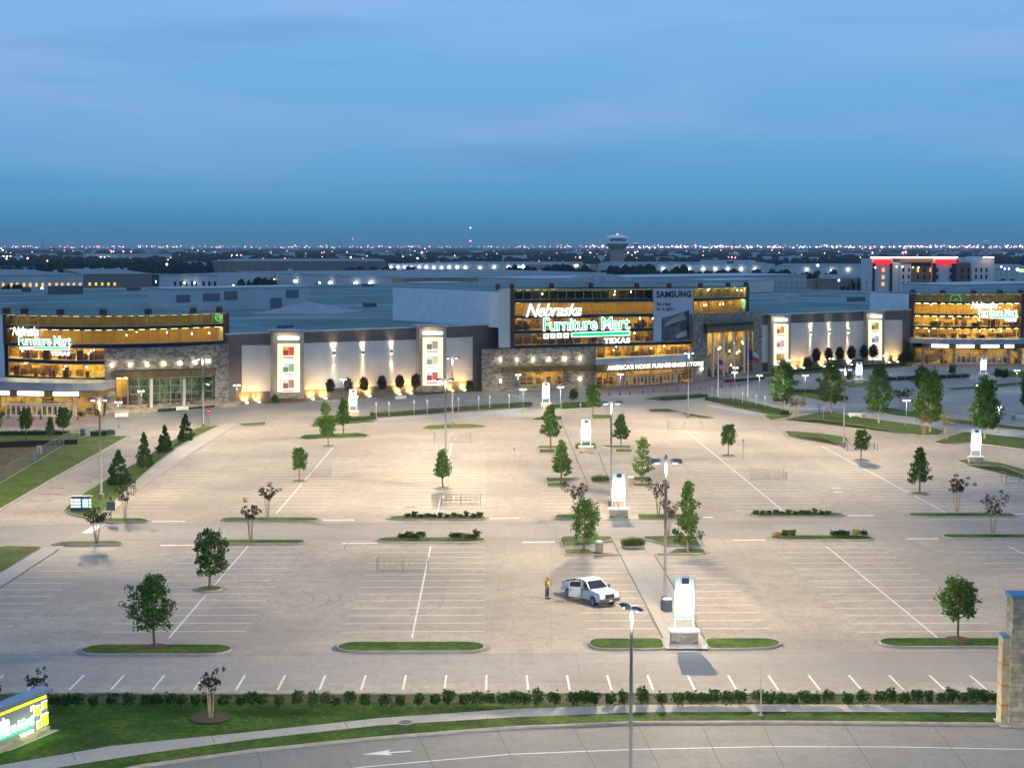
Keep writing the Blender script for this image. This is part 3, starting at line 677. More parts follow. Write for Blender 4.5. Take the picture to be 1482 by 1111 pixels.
# glass wings
def glazing(fr, x0, x1, levels, npane, zf=lambda x, z: z, walls=None, lamps=None, depth=9.0, midrail=True, side=True):
    """storeys of glass between heights; levels = [(ztop, zbottom, x0, x1)]"""
    for li, (zt, zb, xa, xb) in enumerate(levels):
        n = max(2, int(round(npane * (xb - xa) / (x1 - x0)))); cs = [xa + (xb - xa) * i / n for i in range(n + 1)]
        mb = MB()
        for i in range(n):
            a, b_ = cs[i], cs[i + 1]
            mb.face([fr.ptz(a, zf(a, zb)), fr.ptz(b_, zf(b_, zb)), fr.ptz(b_, zf(b_, zt)), fr.ptz(a, zf(a, zt))])
        win = part(mb, 'window_band', M_GLASS)
        mb = MB()
        for i, x in enumerate(cs):
            p, q = fr.ptz(x, zf(x, zb), .06), fr.ptz(x, zf(x, zt), .06); mb.bar(p, q, .10, .16)
        for z in (zt - .06, zb + .06):
            for i in range(n): mb.bar(fr.ptz(cs[i], zf(cs[i], z), .03), fr.ptz(cs[i + 1], zf(cs[i + 1], z), .03), .12, .10)
        sub(mb, 'mullions', M_MULL, win)
        # floor slab above, inner wall, lamp rows
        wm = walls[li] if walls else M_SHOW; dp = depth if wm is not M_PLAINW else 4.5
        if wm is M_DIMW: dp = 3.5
        mb = MB(); k = max(3, n // 3)
        for i in range(k):
            a, b_ = xa + (xb - xa) * i / k, xa + (xb - xa) * (i + 1) / k
            P = [fr.ptz(a, zf(a, zb - .35), -dp), fr.ptz(b_, zf(b_, zb - .35), -dp), fr.ptz(b_, zf(b_, zt + .35), -dp), fr.ptz(a, zf(a, zt + .35), -dp)]
            mb.face(P)
        for x in (xa, xb):
            mb.face([fr.ptz(x, zf(x, zb - .3), -.2), fr.ptz(x, zf(x, zb - .3), -dp), fr.ptz(x, zf(x, zt + .3), -dp), fr.ptz(x, zf(x, zt + .3), -.2)])
        part(mb, 'inner_wall', wm)
        mb = MB()
        for i in range(k):
            a, b_ = xa + (xb - xa) * i / k, xa + (xb - xa) * (i + 1) / k
            for z0_, z1_ in ((zb - .3, zb - .02), (zt + .02, zt + .3)):
                lo = [fr.ptz(a, zf(a, z0_), -.25), fr.ptz(b_, zf(b_, z0_), -.25), fr.ptz(b_, zf(b_, z0_), -dp), fr.ptz(a, zf(a, z0_), -dp)]
                hi = [Vector((p.x, p.y, p.z + z1_ - z0_)) for p in lo]; mb.face(lo[::-1]); mb.face(hi)
        part(mb, 'floor_slab', M_FLOOR)
        lm = (lamps[li] if lamps else M_CEIL)
        if lm:
            mb = MB(); rows = (.38, .75) if dp > 6 else (.55,)
            for i in range(n):
                a = cs[i] + (cs[i + 1] - cs[i]) * .25; b_ = cs[i] + (cs[i + 1] - cs[i]) * .75
                for r_ in rows:
                    mb.bar(fr.ptz(a, zf(a, zt - .12), -dp * r_), fr.ptz(b_, zf(b_, zt - .12), -dp * r_), .35, .1)
            part(mb, 'ceiling_lamps', lm)
        if wm is M_SHOW:
            mb = MB(); rg = random.Random(int(xa) + li)
            for i in range(int(n * 2.2)):
                x = rg.uniform(xa + 1, xb - 1); dd = rg.uniform(1.5, dp - 1); h = rg.choice([.7, .9, 1.2, 1.9]); p = fr.ptz(x, zf(x, zb), -dd); w_ = rg.uniform(.5, 1.8); d_ = rg.uniform(.5, 1.0)
                mb.box((p.x, p.y, p.z + h / 2), (w_, d_, h))
                if h < 1: mb.box((p.x, p.y + d_ * .45, p.z + h / 2 + .3), (w_, .15, .6))
            part(mb, 'display_stands', mat('dark_furnishing', (.16, .09, .05), .7, var=.5, scale=1.5))
    return
LR = [(14.35, 12.27), (11.6, 8.85), (8.15, 5.7), (5.05, 2.25)]
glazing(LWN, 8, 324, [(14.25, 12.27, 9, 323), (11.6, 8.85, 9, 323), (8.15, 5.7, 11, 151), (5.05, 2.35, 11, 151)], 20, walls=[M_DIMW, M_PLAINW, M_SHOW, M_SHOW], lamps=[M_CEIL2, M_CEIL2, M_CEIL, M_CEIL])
mb = MB(); strip(mb, LWN, 8, 324, 12.25, 11.62, .1, .3, 20, z=True); strip(mb, LWN, 8, 324, 8.83, 8.17, .1, .3, 20, z=True); strip(mb, LWN, 10, 152, 5.68, 5.07, .1, .3, 10, z=True); part(mb, 'black_spandrel', M_BLACK)
mb = MB(); strip(mb, LWN, 4, 328, 14.5, 14.27, .25, 1.2, 20, z=True); part(mb, 'roof_edge', M_MULL)
mb = MB(); strip(mb, LWN, 323, 328.5, 14.26, 8.3, .25, 2.5, 1, z=True); strip(mb, LWN, 4, 9, 14.26, 8.3, .25, 2.5, 1, z=True); part(mb, 'end_pier', M_REDB)
mb = MB(); strip(mb, LWN, -60, 4, 14.0, ZF, -.5, 3, 4, z=True); part(mb, 'side_wall', M_WHITEW)
CL = [(18.1, 15.75, 745, 1081), (15.1, 12.25, 745, 1001), (11.6, 8.9, 745, 1001), (8.25, 5.6, 745, 1001), (4.95, 2.15, 863, 1001)]
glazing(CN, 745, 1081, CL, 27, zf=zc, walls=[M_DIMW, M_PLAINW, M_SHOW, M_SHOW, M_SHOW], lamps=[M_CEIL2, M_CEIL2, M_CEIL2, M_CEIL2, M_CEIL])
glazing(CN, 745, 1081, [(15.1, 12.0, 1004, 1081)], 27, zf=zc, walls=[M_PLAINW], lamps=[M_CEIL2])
mb = MB()
for z0_, z1_, xa, xb in [(15.73, 15.12, 744, 1082), (12.23, 11.62, 744, 1003), (8.88, 8.27, 744, 1003), (5.58, 4.97, 744, 1003), (12.0, 11.5, 1003, 1082)]:
    strip(mb, CN, xa, xb, (zc(xa, z0_), zc(xb, z0_)), (zc(xa, z1_), zc(xb, z1_)), .1, .3, 14, z=True)
part(mb, 'black_spandrel', M_BLACK)
mb = MB(); strip(mb, CN, 743, 1083, (18.35, zc(1083, 18.35)), (18.12, zc(1083, 18.12)), .25, 1.2, 14, z=True); part(mb, 'roof_edge', M_MULL)
mb = MB(); strip(mb, CN, 739, 745, 18.2, 5.2, .25, 1.8, 1, z=True); strip(mb, CN, 1079.5, 1084, zc(1082, 18.2), 11.2, .25, 1.5, 1, z=True); part(mb, 'end_pier', M_REDB)
mb = MB(); strip(mb, CN, 721.5, 738.5, 18.2, 5.2, .1, 3, 1, z=True); part(mb, 'corner_pier', M_PANEL)
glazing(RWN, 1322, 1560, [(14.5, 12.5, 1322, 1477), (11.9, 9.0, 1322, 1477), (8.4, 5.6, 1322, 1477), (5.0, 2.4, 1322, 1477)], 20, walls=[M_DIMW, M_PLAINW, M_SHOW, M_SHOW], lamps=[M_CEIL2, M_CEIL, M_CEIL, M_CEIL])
mb = MB()
for a, b_ in ((12.48, 11.92), (8.98, 8.42), (5.58, 5.02)): strip(mb, RWN, 1321, 1478, a, b_, .1, .3, 12, z=True)
part(mb, 'black_spandrel', M_BLACK)
mb = MB(); strip(mb, RWN, 1316, 1482, 14.75, 14.52, .25, 1.2, 12, z=True); part(mb, 'roof_edge', M_MULL)
mb = MB(); strip(mb, RWN, 1315.5, 1322, 14.5, 2.4, .3, 2, 1, z=True); strip(mb, RWN, 1477.5, 1482, 14.5, 2.4, .3, 2, 1, z=True); part(mb, 'end_pier', M_REDB)
mb = MB(); strip(mb, RWN, 1482.5, 1600, 14.5, ZF, .1, 2, 4, z=True); part(mb, 'side_wall', M_WHITEW)
# floating roof rims on brackets
for fr, xa, xb, z, xs_ in [(LWN, 6, 323, 15.9, (10, 36, 88, 150, 215, 280, 318)), (CN, 724, 1081, 19.7, (720.5, 741, 798, 855, 921, 968, 1013, 1053, 1079)), (RWN, 1318, 1480, 16.0, (1320, 1363, 1408, 1446, 1476))]:
    zz = (lambda x, q: zc(x, q)) if fr is CN else (lambda x, q: q)
    mb = MB(); strip(mb, fr, xa, xb, (zz(xa, z + .3), zz(xb, z + .3)), (zz(xa, z - .35), zz(xb, z - .35)), -2.6, .5, 14, z=True); rim = part(mb, 'roof_rim', M_LEAD)
    for x in xs_:
        mb = MB(); p = fr.ptz(x, zz(x, z - 1.0), -1.4); mb.box(tuple(p), (1.0, 1.9, 1.25)); sub(mb, 'bracket', M_REDB, rim)
# stone blocks
LSN = Front([(150, 293.0), (200, 294.5), (262, 299.5), (330, 307.5)])
mb = MB(); gb = -4.5
strip(mb, LSN, 150, 329, 8.25, (3.9, 3.6), 0, .8, 8, z=True)
strip(mb, LSN, 150, 165, (3.9, 3.85), gb, 0, .8, 1, z=True); strip(mb, LSN, 309, 329, (3.62, 3.6), gb, 0, .8, 1, z=True)
strip(mb, LSN, 165, 309, -2.6, gb, 0, .8, 6, z=True)
part(mb, 'stone_wall', M_STONE)
mb = MB(); strip(mb, LSN, 150, 345, -3.3, gb, 1.6, 1.2, 6, z=True); part(mb, 'planter_wall', M_STONE2)
mb = MB(); strip(mb, LSN, 165.5, 311, (538, 534.5), (547, 543), 1.4, 2.1, 8); part(mb, 'bronze_fascia', M_WOOD)
mb = MB(); strip(mb, LSN, 165, 311.5, (536.5, 533), (538, 534.5), 1.6, 2.3, 8); part(mb, 'fascia_cap', M_DKMET)
def shopwindow(fr, x0, x1, T, B, cols, rows, wallm, lampm, dp=6.0, mm=M_MULL, off=-.3, mw=.12, name='window', furn=True):
    n = max(3, int((x1 - x0) / 15)); mb = MB()
    def rT(x): return T[0] + (T[1] - T[0]) * (x - x0) / (x1 - x0)
    def rB(x): return B[0] + (B[1] - B[0]) * (x - x0) / (x1 - x0)
    for i in range(n):
        a, b_ = x0 + (x1 - x0) * i / n, x0 + (x1 - x0) * (i + 1) / n
        mb.face([fr.pt(a, rB(a), off), fr.pt(b_, rB(b_), off), fr.pt(b_, rT(b_), off), fr.pt(a, rT(a), off)])
    win = part(mb, name, M_GLASS); mb = MB()
    for i in range(cols + 1):
        x = x0 + (x1 - x0) * i / cols; mb.bar(fr.pt(x, rB(x), off + .06), fr.pt(x, rT(x), off + .06), mw, mw)
    for j in range(rows + 1):
        k = j / rows
        for i in range(n):
            a, b_ = x0 + (x1 - x0) * i / n, x0 + (x1 - x0) * (i + 1) / n
            mb.bar(fr.pt(a, rT(a) + (rB(a) - rT(a)) * k, off + .05), fr.pt(b_, rT(b_) + (rB(b_) - rT(b_)) * k, off + .05), mw * .8, mw * .8)
    sub(mb, 'mullions', mm, win)
    # room behind
    def zz(x, r): return fr.pt(x, r, off).z
    mb = MB(); zt = (zz(x0, T[0]), zz(x1, T[1])); zb = (zz(x0, B[0]), zz(x1, B[1]))
    def q(x, z, o): return fr.ptz(x, z, o)
    k = max(3, n // 2)
    for i in range(k):
        a, b_ = i / k, (i + 1) / k; xa, xb = x0 + (x1 - x0) * a, x0 + (x1 - x0) * b_
        za, zbb = zt[0] + (zt[1] - zt[0]) * a + .3, zt[0] + (zt[1] - zt[0]) * b_ + .3; ya, yb = zb[0] + (zb[1] - zb[0]) * a - .1, zb[0] + (zb[1] - zb[0]) * b_ - .1
        mb.mi = 0; mb.face([q(xa, ya, off - dp), q(xb, yb, off - dp), q(xb, zbb, off - dp), q(xa, za, off - dp)])
        mb.mi = 1; mb.face([q(xa, ya, off - .1), q(xb, yb, off - .1), q(xb, yb, off - dp), q(xa, ya, off - dp)]); mb.face([q(xa, za, off - .1), q(xa, za, off - dp), q(xb, zbb, off - dp), q(xb, zbb, off - .1)])
    mb.mi = 0
    for x, a in ((x0, 0), (x1, 1)): mb.face([q(x, zb[a], off - .1), q(x, zb[a], off - dp), q(x, zt[a] + .3, off - dp), q(x, zt[a] + .3, off - .1)])
    part(mb, 'inner_wall', [wallm, M_FLOOR]); mb = MB()
    for i in range(cols):
        xa, xb = x0 + (x1 - x0) * (i + .2) / cols, x0 + (x1 - x0) * (i + .8) / cols
        z = zt[0] + (zt[1] - zt[0]) * (i + .5) / cols
        mb.bar(q(xa, z + .15, off - dp * .5), q(xb, z + .15, off - dp * .5), .4, .1)
    part(mb, 'ceiling_lamps', lampm)
    if furn:
        mb = MB(); rg = random.Random(int(x0))
        for i in range(cols * 2):
            x = rg.uniform(x0 + 1, x1 - 1); z = zb[0] + (zb[1] - zb[0]) * (x - x0) / (x1 - x0); h = rg.choice([.8, 1.1, 1.8, 2.2]); p = q(x, z, off - rg.uniform(1.5, dp - .8)); mb.box((p.x, p.y, p.z + h / 2), (rg.uniform(.4, 1.6), .6, h))
        part(mb, 'display_stands', mat('dark_furnishing', (.16, .09, .05), .7, var=.5, scale=1.5))
    return win
shopwindow(LSN, 166, 184.5, (549.5, 548.8), (593, 592), 2, 2, M_PLAINW, M_CEIL, dp=3)
shopwindow(LSN, 185.5, 308, (548.8, 544.5), (592, 586), 8, 4, M_GREENW, M_CEILG)
mb = MB()
for x in (219, 266.5): strip(mb, LSN, x - 1.8, x + 1.8, (549, 548)[0:2], (592, 591.5), .25, .4, 1)
part(mb, 'white_column', mat('white_column_paint', (.6, .62, .6), .6))
# centre lower stone block and its fascia
CSN = Front([(697, 342.0), (862, 349.0), (1000, 364.0), (1050, 371.0)])
mb = MB()
strip(mb, CSN, 697, 862, (505.4, 501.5), (531.5, 528.5), 0, .9, 4)
strip(mb, CSN, 697, 751, (531.6, 530.6), (566.5, 564.5), 0, .9, 2); strip(mb, CSN, 815, 862, (529.4, 528.6), (562.5, 560), 0, .9, 2); strip(mb, CSN, 751, 815, (558.5, 556), (564.5, 562.5), .1, .9, 2)
part(mb, 'stone_wall', M_STONE)
mb = MB(); strip(mb, CSN, 698, 862, (560.5, 555.5), (567.2, 562.2), .5, .45, 3); part(mb, 'stone_plinth', M_STONE2)
mb = MB(); strip(mb, CSN, 724.5, 862, (531, 527.8), (539, 536), 1.6, 2.4, 3); strip(mb, CSN, 862, 1016, (528, 521.5), (539, 531), 2.4, 3.2, 4); part(mb, 'bronze_fascia', M_WOOD)
shopwindow(CSN, 752, 814.5, (539.5, 537.8), (558.5, 556), 6, 3, M_SHOW, M_CEIL)
CEN = Front([(862, 352.0), (1000, 367.5), (1020, 370.0)])
mb = MB(); strip(mb, CSN, 862.5, 1003, (519.6, 512.8), (528.2, 521.8), 2.6, 3.2, 6); part(mb, 'zinc_canopy', M_LEAD)
shopwindow(CEN, 863, 1001, (539, 531.5), (563.5, 552.5), 16, 4, M_SHOW, M_CEIL, dp=9, name='entrance_glazing')
def doors(fr, x0, x1, T, B, n, off=.25):
    "a row of glazed entrance doors; every leaf a part of the store"
    for i in range(n):
        a, b_ = x0 + (x1 - x0) * (i + .06) / n, x0 + (x1 - x0) * (i + .94) / n; k = (i + .5) / n; t, b2_ = T[0] + (T[1] - T[0]) * k, B[0] + (B[1] - B[0]) * k
        mb = MB(); tl, tr_, br_, bl_ = fr.pt(a, t, off), fr.pt(b_, t, off), fr.pt(b_, b2_, off), fr.pt(a, b2_, off)
        for p, q in ((tl, tr_), (tr_, br_), (br_, bl_), (bl_, tl)): mb.bar(p, q, .16, .16)
        mb.bar(fr.pt(a, b2_ - (b2_ - t) * .12, off), fr.pt(b_, b2_ - (b2_ - t) * .12, off), .1, .3)
        d_ = part(mb, 'door', M_DOORF); mb = MB(); m1, m2 = (tl + bl_) / 2, (tr_ + br_) / 2; mb.bar(m1 + (m2 - m1) * .75 + Vector((0, -.1, -.3)), m1 + (m2 - m1) * .75 + Vector((0, -.1, .3)), .06); sub(mb, 'handle', M_DKMET, d_)
doors(CEN, 889, 986, (546.5, 539.5), (562, 553.5), 18)
mb = MB(); strip(mb, CEN, 886, 990, (544.5, 537.5), (546, 539), .2, .4, 3); part(mb, 'door_header', M_DOORF)
mb = MB()
for x, t, b2_ in ((903.5, 536, 564), (978.5, 531, 558), (862.5, 536, 563), (1002, 530, 554)): strip(mb, CSN, x - 1.6, x + 1.6, t, b2_, 1.6, .7, 1)
part(mb, 'entrance_column', M_STONE2)
# arched stone bay right of the entrance
ARN = Front([(1002, 364.0), (1100, 391.0)])
mb = MB()
strip(mb, ARN, 1002.5, 1103, (454.6, 450.8), (470.5, 466.5), 0, 2.2, 2); strip(mb, ARN, 1002.5, 1023, (470.6, 469.9), (553, 551), 0, 2.2, 1); strip(mb, ARN, 1090, 1103, (467.2, 466.6), (541, 538.5), 0, 2.2, 1)
strip(mb, ARN, 1023, 1090, (546.8, 538), (551, 541), 0, 1, 2)
part(mb, 'stone_arch', M_STONE)
mb = MB(); strip(mb, ARN, 1021.5, 1091.5, (470, 466), (472.5, 468.5), 3.0, 3.8, 2); part(mb, 'dark_canopy', M_DKMET)
mb = MB(); strip(mb, ARN, 1023, 1090.5, (473, 469), (482, 478), 1.8, 3.2, 2); part(mb, 'bronze_fascia', M_WOOD)
shopwindow(ARN, 1023.5, 1089.5, (482.5, 478.5), (546.5, 538), 9, 5, M_SHOW, M_CEIL, dp=8, off=-.9)
mb = MB()
for x in (1032.6, 1048, 1063, 1077.5): strip(mb, ARN, x - 1, x + 1, 482 - (x - 1032) * .06, 546 - (x - 1032) * .12, -.5, .35, 1)
part(mb, 'white_column', MATS['white_column_paint'])
mb = MB(); rg = random.Random(9)
for k in range(9):
    p = ARN.pt(rg.uniform(1035, 1080), rg.uniform(495, 532), -rg.uniform(2.5, 6)); mb._lathe([(.02, .5), (.05, .3), (.28, 0), (.02, -.02)], tuple(p), 8)
part(mb, 'hanging_lamps', M_WARMP)
# pendant lamps seen in the showrooms
mb = MB()
for fr, xa, xb, zz_ in [(LWN, 165, 320, 10.6), (LWN, 20, 140, 7.3), (LWN, 20, 140, 4.2), (CN, 890, 1000, 10.8), (CN, 870, 1000, 7.4), (CN, 870, 1000, 4.0), (CN, 1006, 1078, 13.6), (CN, 760, 1000, 16.8), (RWN, 1330, 1470, 7.5), (RWN, 1330, 1470, 10.8), (RWN, 1330, 1470, 4.4), (CN, 1006, 1078, 16.8)]:
    for k in range(5):
        x = rg.uniform(xa, xb); mb._lathe([(.03, .35), (.06, .2), (rg.uniform(.12, .24), 0), (.03, -.02)], tuple(fr.ptz(x, zz_ + rg.uniform(-.4, .6), -rg.uniform(1.0, 3.0))), 7)
part(mb, 'showroom_pendants', M_WARMP)
# left and right entrances under zinc canopies
LEN = Front([(-80, 292), (0, 287), (90, 285), (152, 286)])
mb = MB(); strip(mb, LEN, -80, 148, (2.75, 2.35), (1.15, 1.05), 1.6, 8.5, 10, z=True); part(mb, 'zinc_canopy', M_LEAD)
mb = MB(); strip(mb, LEN, -80, 151, 1.04, -.15, 1.0, 1.5, 8, z=True); part(mb, 'bronze_fascia', M_WOOD)
shopwindow(LEN, -60, 148, (573.2, 573.2), (603.5, 603), 15, 4, M_SHOW, M_CEIL, dp=8, off=0, name='entrance_glazing')
doors(LEN, 8, 106, (586, 587), (602.5, 603.5), 13); mb = MB(); strip(mb, LEN, 4, 110, 583.6, 585.2, .2, .4, 4); part(mb, 'door_header', M_DOORF)
mb = MB()
for x in (-2, 108, 146): strip(mb, LEN, x - 2.2, x + 2.2, 572, 604.5, .9, .8, 1)
part(mb, 'entrance_column', M_STONE2)
REN = Front([(1317, 427), (1345, 423), (1400, 420.5), (1480, 421), (1600, 436)])
mb = MB(); strip(mb, REN, 1318, 1600, 2.4, 1.1, 1.2, 6, 12, z=True); part(mb, 'zinc_canopy', M_LEAD)
mb = MB(); strip(mb, REN, 1337, 1600, 1.09, -.1, .9, 1.4, 10, z=True); strip(mb, REN, 1318, 1322, 1.09, ZF, .3, 1, 1, z=True); part(mb, 'bronze_fascia', M_WOOD)
shopwindow(REN, 1322.5, 1560, (504, 504), (526.5, 526.5), 22, 3, M_SHOW, M_CEIL, dp=8, off=0, name='entrance_glazing')
doors(REN, 1383, 1458, (514, 514), (526.5, 526.5), 10)
mb = MB()
for x in (1337, 1381, 1460, 1477): strip(mb, REN, x - 1.5, x + 1.5, 503.5, 527, .8, .8, 1)
part(mb, 'entrance_column', M_STONE2)
# blocks, hip roof and dome on the roof
def rblock(px, py, w_, d_, h, m=mat('penthouse_grey', (.44, .50, .53), .85, var=.08, scale=.3), name='penthouse', vents=()):
    c = atz(px, py, ROOFZ); mb = MB()
    P = [c.xy, c.xy + E2 * w_, c.xy + E2 * w_ + N2 * d_, c.xy + N2 * d_]
    mb.prism([tuple(p) for p in P], ROOFZ - .02, ROOFZ + h); o = part(mb, name, m)
    mb = MB(); mb.prism([tuple(p) for p in offset([tuple(p) for p in P], -.25)], ROOFZ + h + .003, ROOFZ + h + .3); sub(mb, 'coping', M_ROOFW, o)
    for s_, w2, z0_, z1_ in vents:
        mb = MB(); q0 = c.xy + E2 * s_ - N2 * .12; q1 = q0 + E2 * w2; mb.bar((q0.x, q0.y, ROOFZ + (z0_ + z1_) / 2), (q1.x, q1.y, ROOFZ + (z0_ + z1_) / 2), .25, z1_ - z0_)
        sub(mb, 'louvre', mat('louvre_grey', (.13, .15, .17), .7), o)
    return o
rblock(246, 451, 43.5, 15, 6.2, vents=[(2, 4, 2.6, 4.6), (10, 5, 2.8, 4.8), (16.5, 4, 3.0, 5.4), (31, 3.6, .3, 3.2), (36, 4, 3.2, 5.4)])
rblock(614, 440, 16, 12, 6.4, vents=[(10, 3.6, .5, 3.8)])
rblock(777, 424, 150, 40, 5.4); rblock(1386, 432, 60, 25, 4.6); rblock(1040, 424, 30, 20, 4.8, M_PANEL)
mb = MB(); c = atz(440, 453.5, ROOFZ); q = [c + Vector((-13, -3, 0)), c + Vector((9, -5, 0)), c + Vector((14, 16, 0)), c + Vector((-8, 20, 0))]; ap = c + Vector((0, 6, 3.0))
for i in range(4): mb.face([q[i], q[(i + 1) % 4], ap])
o = part(mb, 'hip_roof', mat('pinkish_roof', (.36, .34, .36), .8, var=.1, scale=.3)); mb = MB()
for i in range(4): mb.bar(q[i], q[(i + 1) % 4], .4, .5)
sub(mb, 'eave', M_COPING, o)
mb = MB(); c = Vector(((868 - CX) / F * 440, 440, 0)); prof = [(13.5, ROOFZ), (13.5, 15.2)] + [(12.6 * math.cos(R(a)), 15.2 + 4.6 * math.sin(R(a))) for a in range(0, 85, 12)] + [(.3, 19.9)]
mb._lathe(prof, (c.x, c.y, 0), 36); part(mb, 'dome', mat('dome_grey', (.20, .24, .27), .7, var=.1, scale=.3))
mb = MB()
for k in range(18):
    a = 2 * math.pi * k / 18; pts = [(c.x + 12.7 * math.cos(R(b_)) * math.cos(a), c.y + 12.7 * math.cos(R(b_)) * math.sin(a), 15.25 + 4.62 * math.sin(R(b_))) for b_ in range(0, 90, 15)]
    for i in range(len(pts) - 1): mb.bar(pts[i], pts[i + 1], .16)
part(mb, 'dome_ribs', M_COPING)
mb = MB()
for x0_, x1_, y0_, y1_ in [(1083, 1320, 432.5, 434), (452, 661, 447, 440.5), (330, 720, 463, 459)]:
    a, b_ = atz(x0_, y0_, ROOFZ), atz(x1_, y1_, ROOFZ); mb.bar(a + Vector((0, 0, .35)), b_ + Vector((0, 0, .35)), .3, .7)
part(mb, 'roof_kerb', M_COPING)
# towers with posters
M_LITW = emat('lit_poster_wall', (1.0, .68, .38), 1.25); M_LITW2 = emat('lit_poster_sheet', (1.0, .93, .80), 1.0); M_SIGNW = emat('sign_white', (1, 1, 1), 2.5)
M_TCAP = M_COPING
TW = [(395.5, 440, 479, 574.5, (402, 434, 497.5, 571), (409, 426, [(500.5, 520.7), (525, 545), (548, 569)]), (402.5, 433, 487, 491.5)),
      (606.5, 646, 471.5, 565, (612, 641, 488, 562), (617, 634, [(492, 512), (514, 534), (537, 557)]), (612, 641, 480, 484)),
      (1116, 1144.5, 456, 536, (1120, 1141, 469, 529), (1123.5, 1135.5, [(471, 488), (491, 508), (511, 527)]), (1121, 1140, 461, 464.8)),
      (1254.5, 1280, 451, 530, (1257, 1276.5, 463, 521), (1261, 1272, [(466, 482), (485, 501), (504, 519)]), (1260, 1276.5, 456, 460))]
PCOL = [[((.7, .10, .05), (.65, .42, .12)), ((.30, .45, .2), (.8, .75, .6)), ((.35, .2, .12), (.75, .6, .5))],
        [((.5, .35, .2), (.9, .85, .75)), ((.75, .7, .4), (.95, .9, .85)), ((.7, .12, .08), (.85, .8, .8))],
        [((.75, .35, .06), (.9, .8, .6)), ((.8, .5, .4), (.95, .9, .88)), ((.8, .5, .1), (.6, .3, .08))],
        [((.45, .3, .06), (.75, .65, .25)), ((.5, .45, .4), (.95, .92, .9)), ((.7, .2, .08), (.85, .6, .15))]]
TL = ['with a red poster on top, left end of the plain wall', 'left of the stone entrance block, lowest poster with a red spot', 'beside the arched stone bay, top poster with orange bars', 'next to the right glass wing, small brown picture on top']
for i, (x0, x1, t, bt, pan, post, sg) in enumerate(TW):
    mb = MB(); strip(mb, FP, x0, x1, t, bt + 1.5, 1.3, 1.25, 1); o = part(mb, 'poster_tower', M_TAN)
    mb = MB(); strip(mb, FP, x0 - 2, x1 + 2, t - 1.8, t - .1, 1.9, 2.5, 1); sub(mb, 'tower_cap', M_TCAP, o)
    mb = MB(); strip(mb, FP, x0 + 2, x1 - 2, bt - 7, bt + 2, 1.8, .48, 1); sub(mb, 'stone_base', M_STONE2, o)
    c = fac((x0 + x1) / 2, bt, 1.5); c.z = g(c.y)
    r_ = empty('poster_display', c, 0, 'three stacked lit posters ' + TL[i], 'poster display', 'glowing poster displays on the towers of the store')
    mb = MB(); strip(mb, FP, pan[0], pan[1], pan[2], pan[3], 1.40, .08, 1); mb.build('back_panel', M_LITW, r_, world=True)
    for k, (a, b_) in enumerate(post[2]):
        mb = MB(); strip(mb, FP, post[0] - .6, post[1] + .6, a - .6, b_ + .6, 1.50, .08, 1); po = mb.build('poster', M_LITW2, r_, world=True)
        L0 = r_.location; c1_, c2_ = PCOL[i][k]; rg = random.Random(i * 5 + k); w_ = post[1] - post[0]; h_ = b_ - a
        def pic(xa, xb, ya, yb, col, nm, o_):
            mb = MB(); strip(mb, FP, post[0] + w_ * xa, post[0] + w_ * xb, a + h_ * ya, a + h_ * yb, o_, .02, 1); mb.v = [(x - L0.x, y - L0.y, z - L0.z) for x, y, z in mb.v]
            mb.build(nm, emat('poster_ink_%d%d%s' % (i, k, nm), col, .55), po)
        pic(.0, 1.0, .04, .70, c2_, 'picture', 1.53); pic(.52, .98, .08, .62, c1_, 'picture_block', 1.56); pic(.05, .48, .3, .66, tuple(x * .55 for x in c1_), 'picture_spot', 1.56); pic(.05, .95, .78, .88, c1_, 'caption_strip', 1.53)
    mb = MB(); n_ = 9
    for k in range(n_):
        a_ = sg[0] + (sg[1] - sg[0]) * (k + .04) / n_; b2_ = sg[0] + (sg[1] - sg[0]) * (k + .96) / n_; strip(mb, FP, a_, b2_, sg[2], sg[3], 1.55, .2, 1)
    cs_ = fac((sg[0] + sg[1]) / 2, sg[3], 1.5)
    r2 = empty('lit_sign', cs_, 0, 'small white sign heading the poster tower ' + ['at the left end of the plain wall', 'left of the stone entrance block', 'beside the arched stone bay', 'next to the right glass wing'][i], 'sign', 'white signs heading the poster towers')
    mb.build('lettering', M_SIGNW, r2, world=True)
    mb = MB(); strip(mb, FP, sg[0] + .5, sg[1] - .5, sg[2] + 1.5, sg[3] - 1.5, 1.34, .05, 1); mb.build('rail', M_DKMET, r2, world=True)
    sp = bpy.data.lights.new('tower_glow', 'AREA'); sp.energy = 160; sp.color = (1, .74, .42); sp.shape = 'RECTANGLE'; sp.size = 3.5; sp.size_y = .5
    so = bpy.data.objects.new('tower_glow', sp); COL.objects.link(so); p = fac((x0 + x1) / 2, t - 1, 2.6); so.location = p - r_.location; so.parent = r_; so.rotation_euler = (R(-12), 0, ANG)
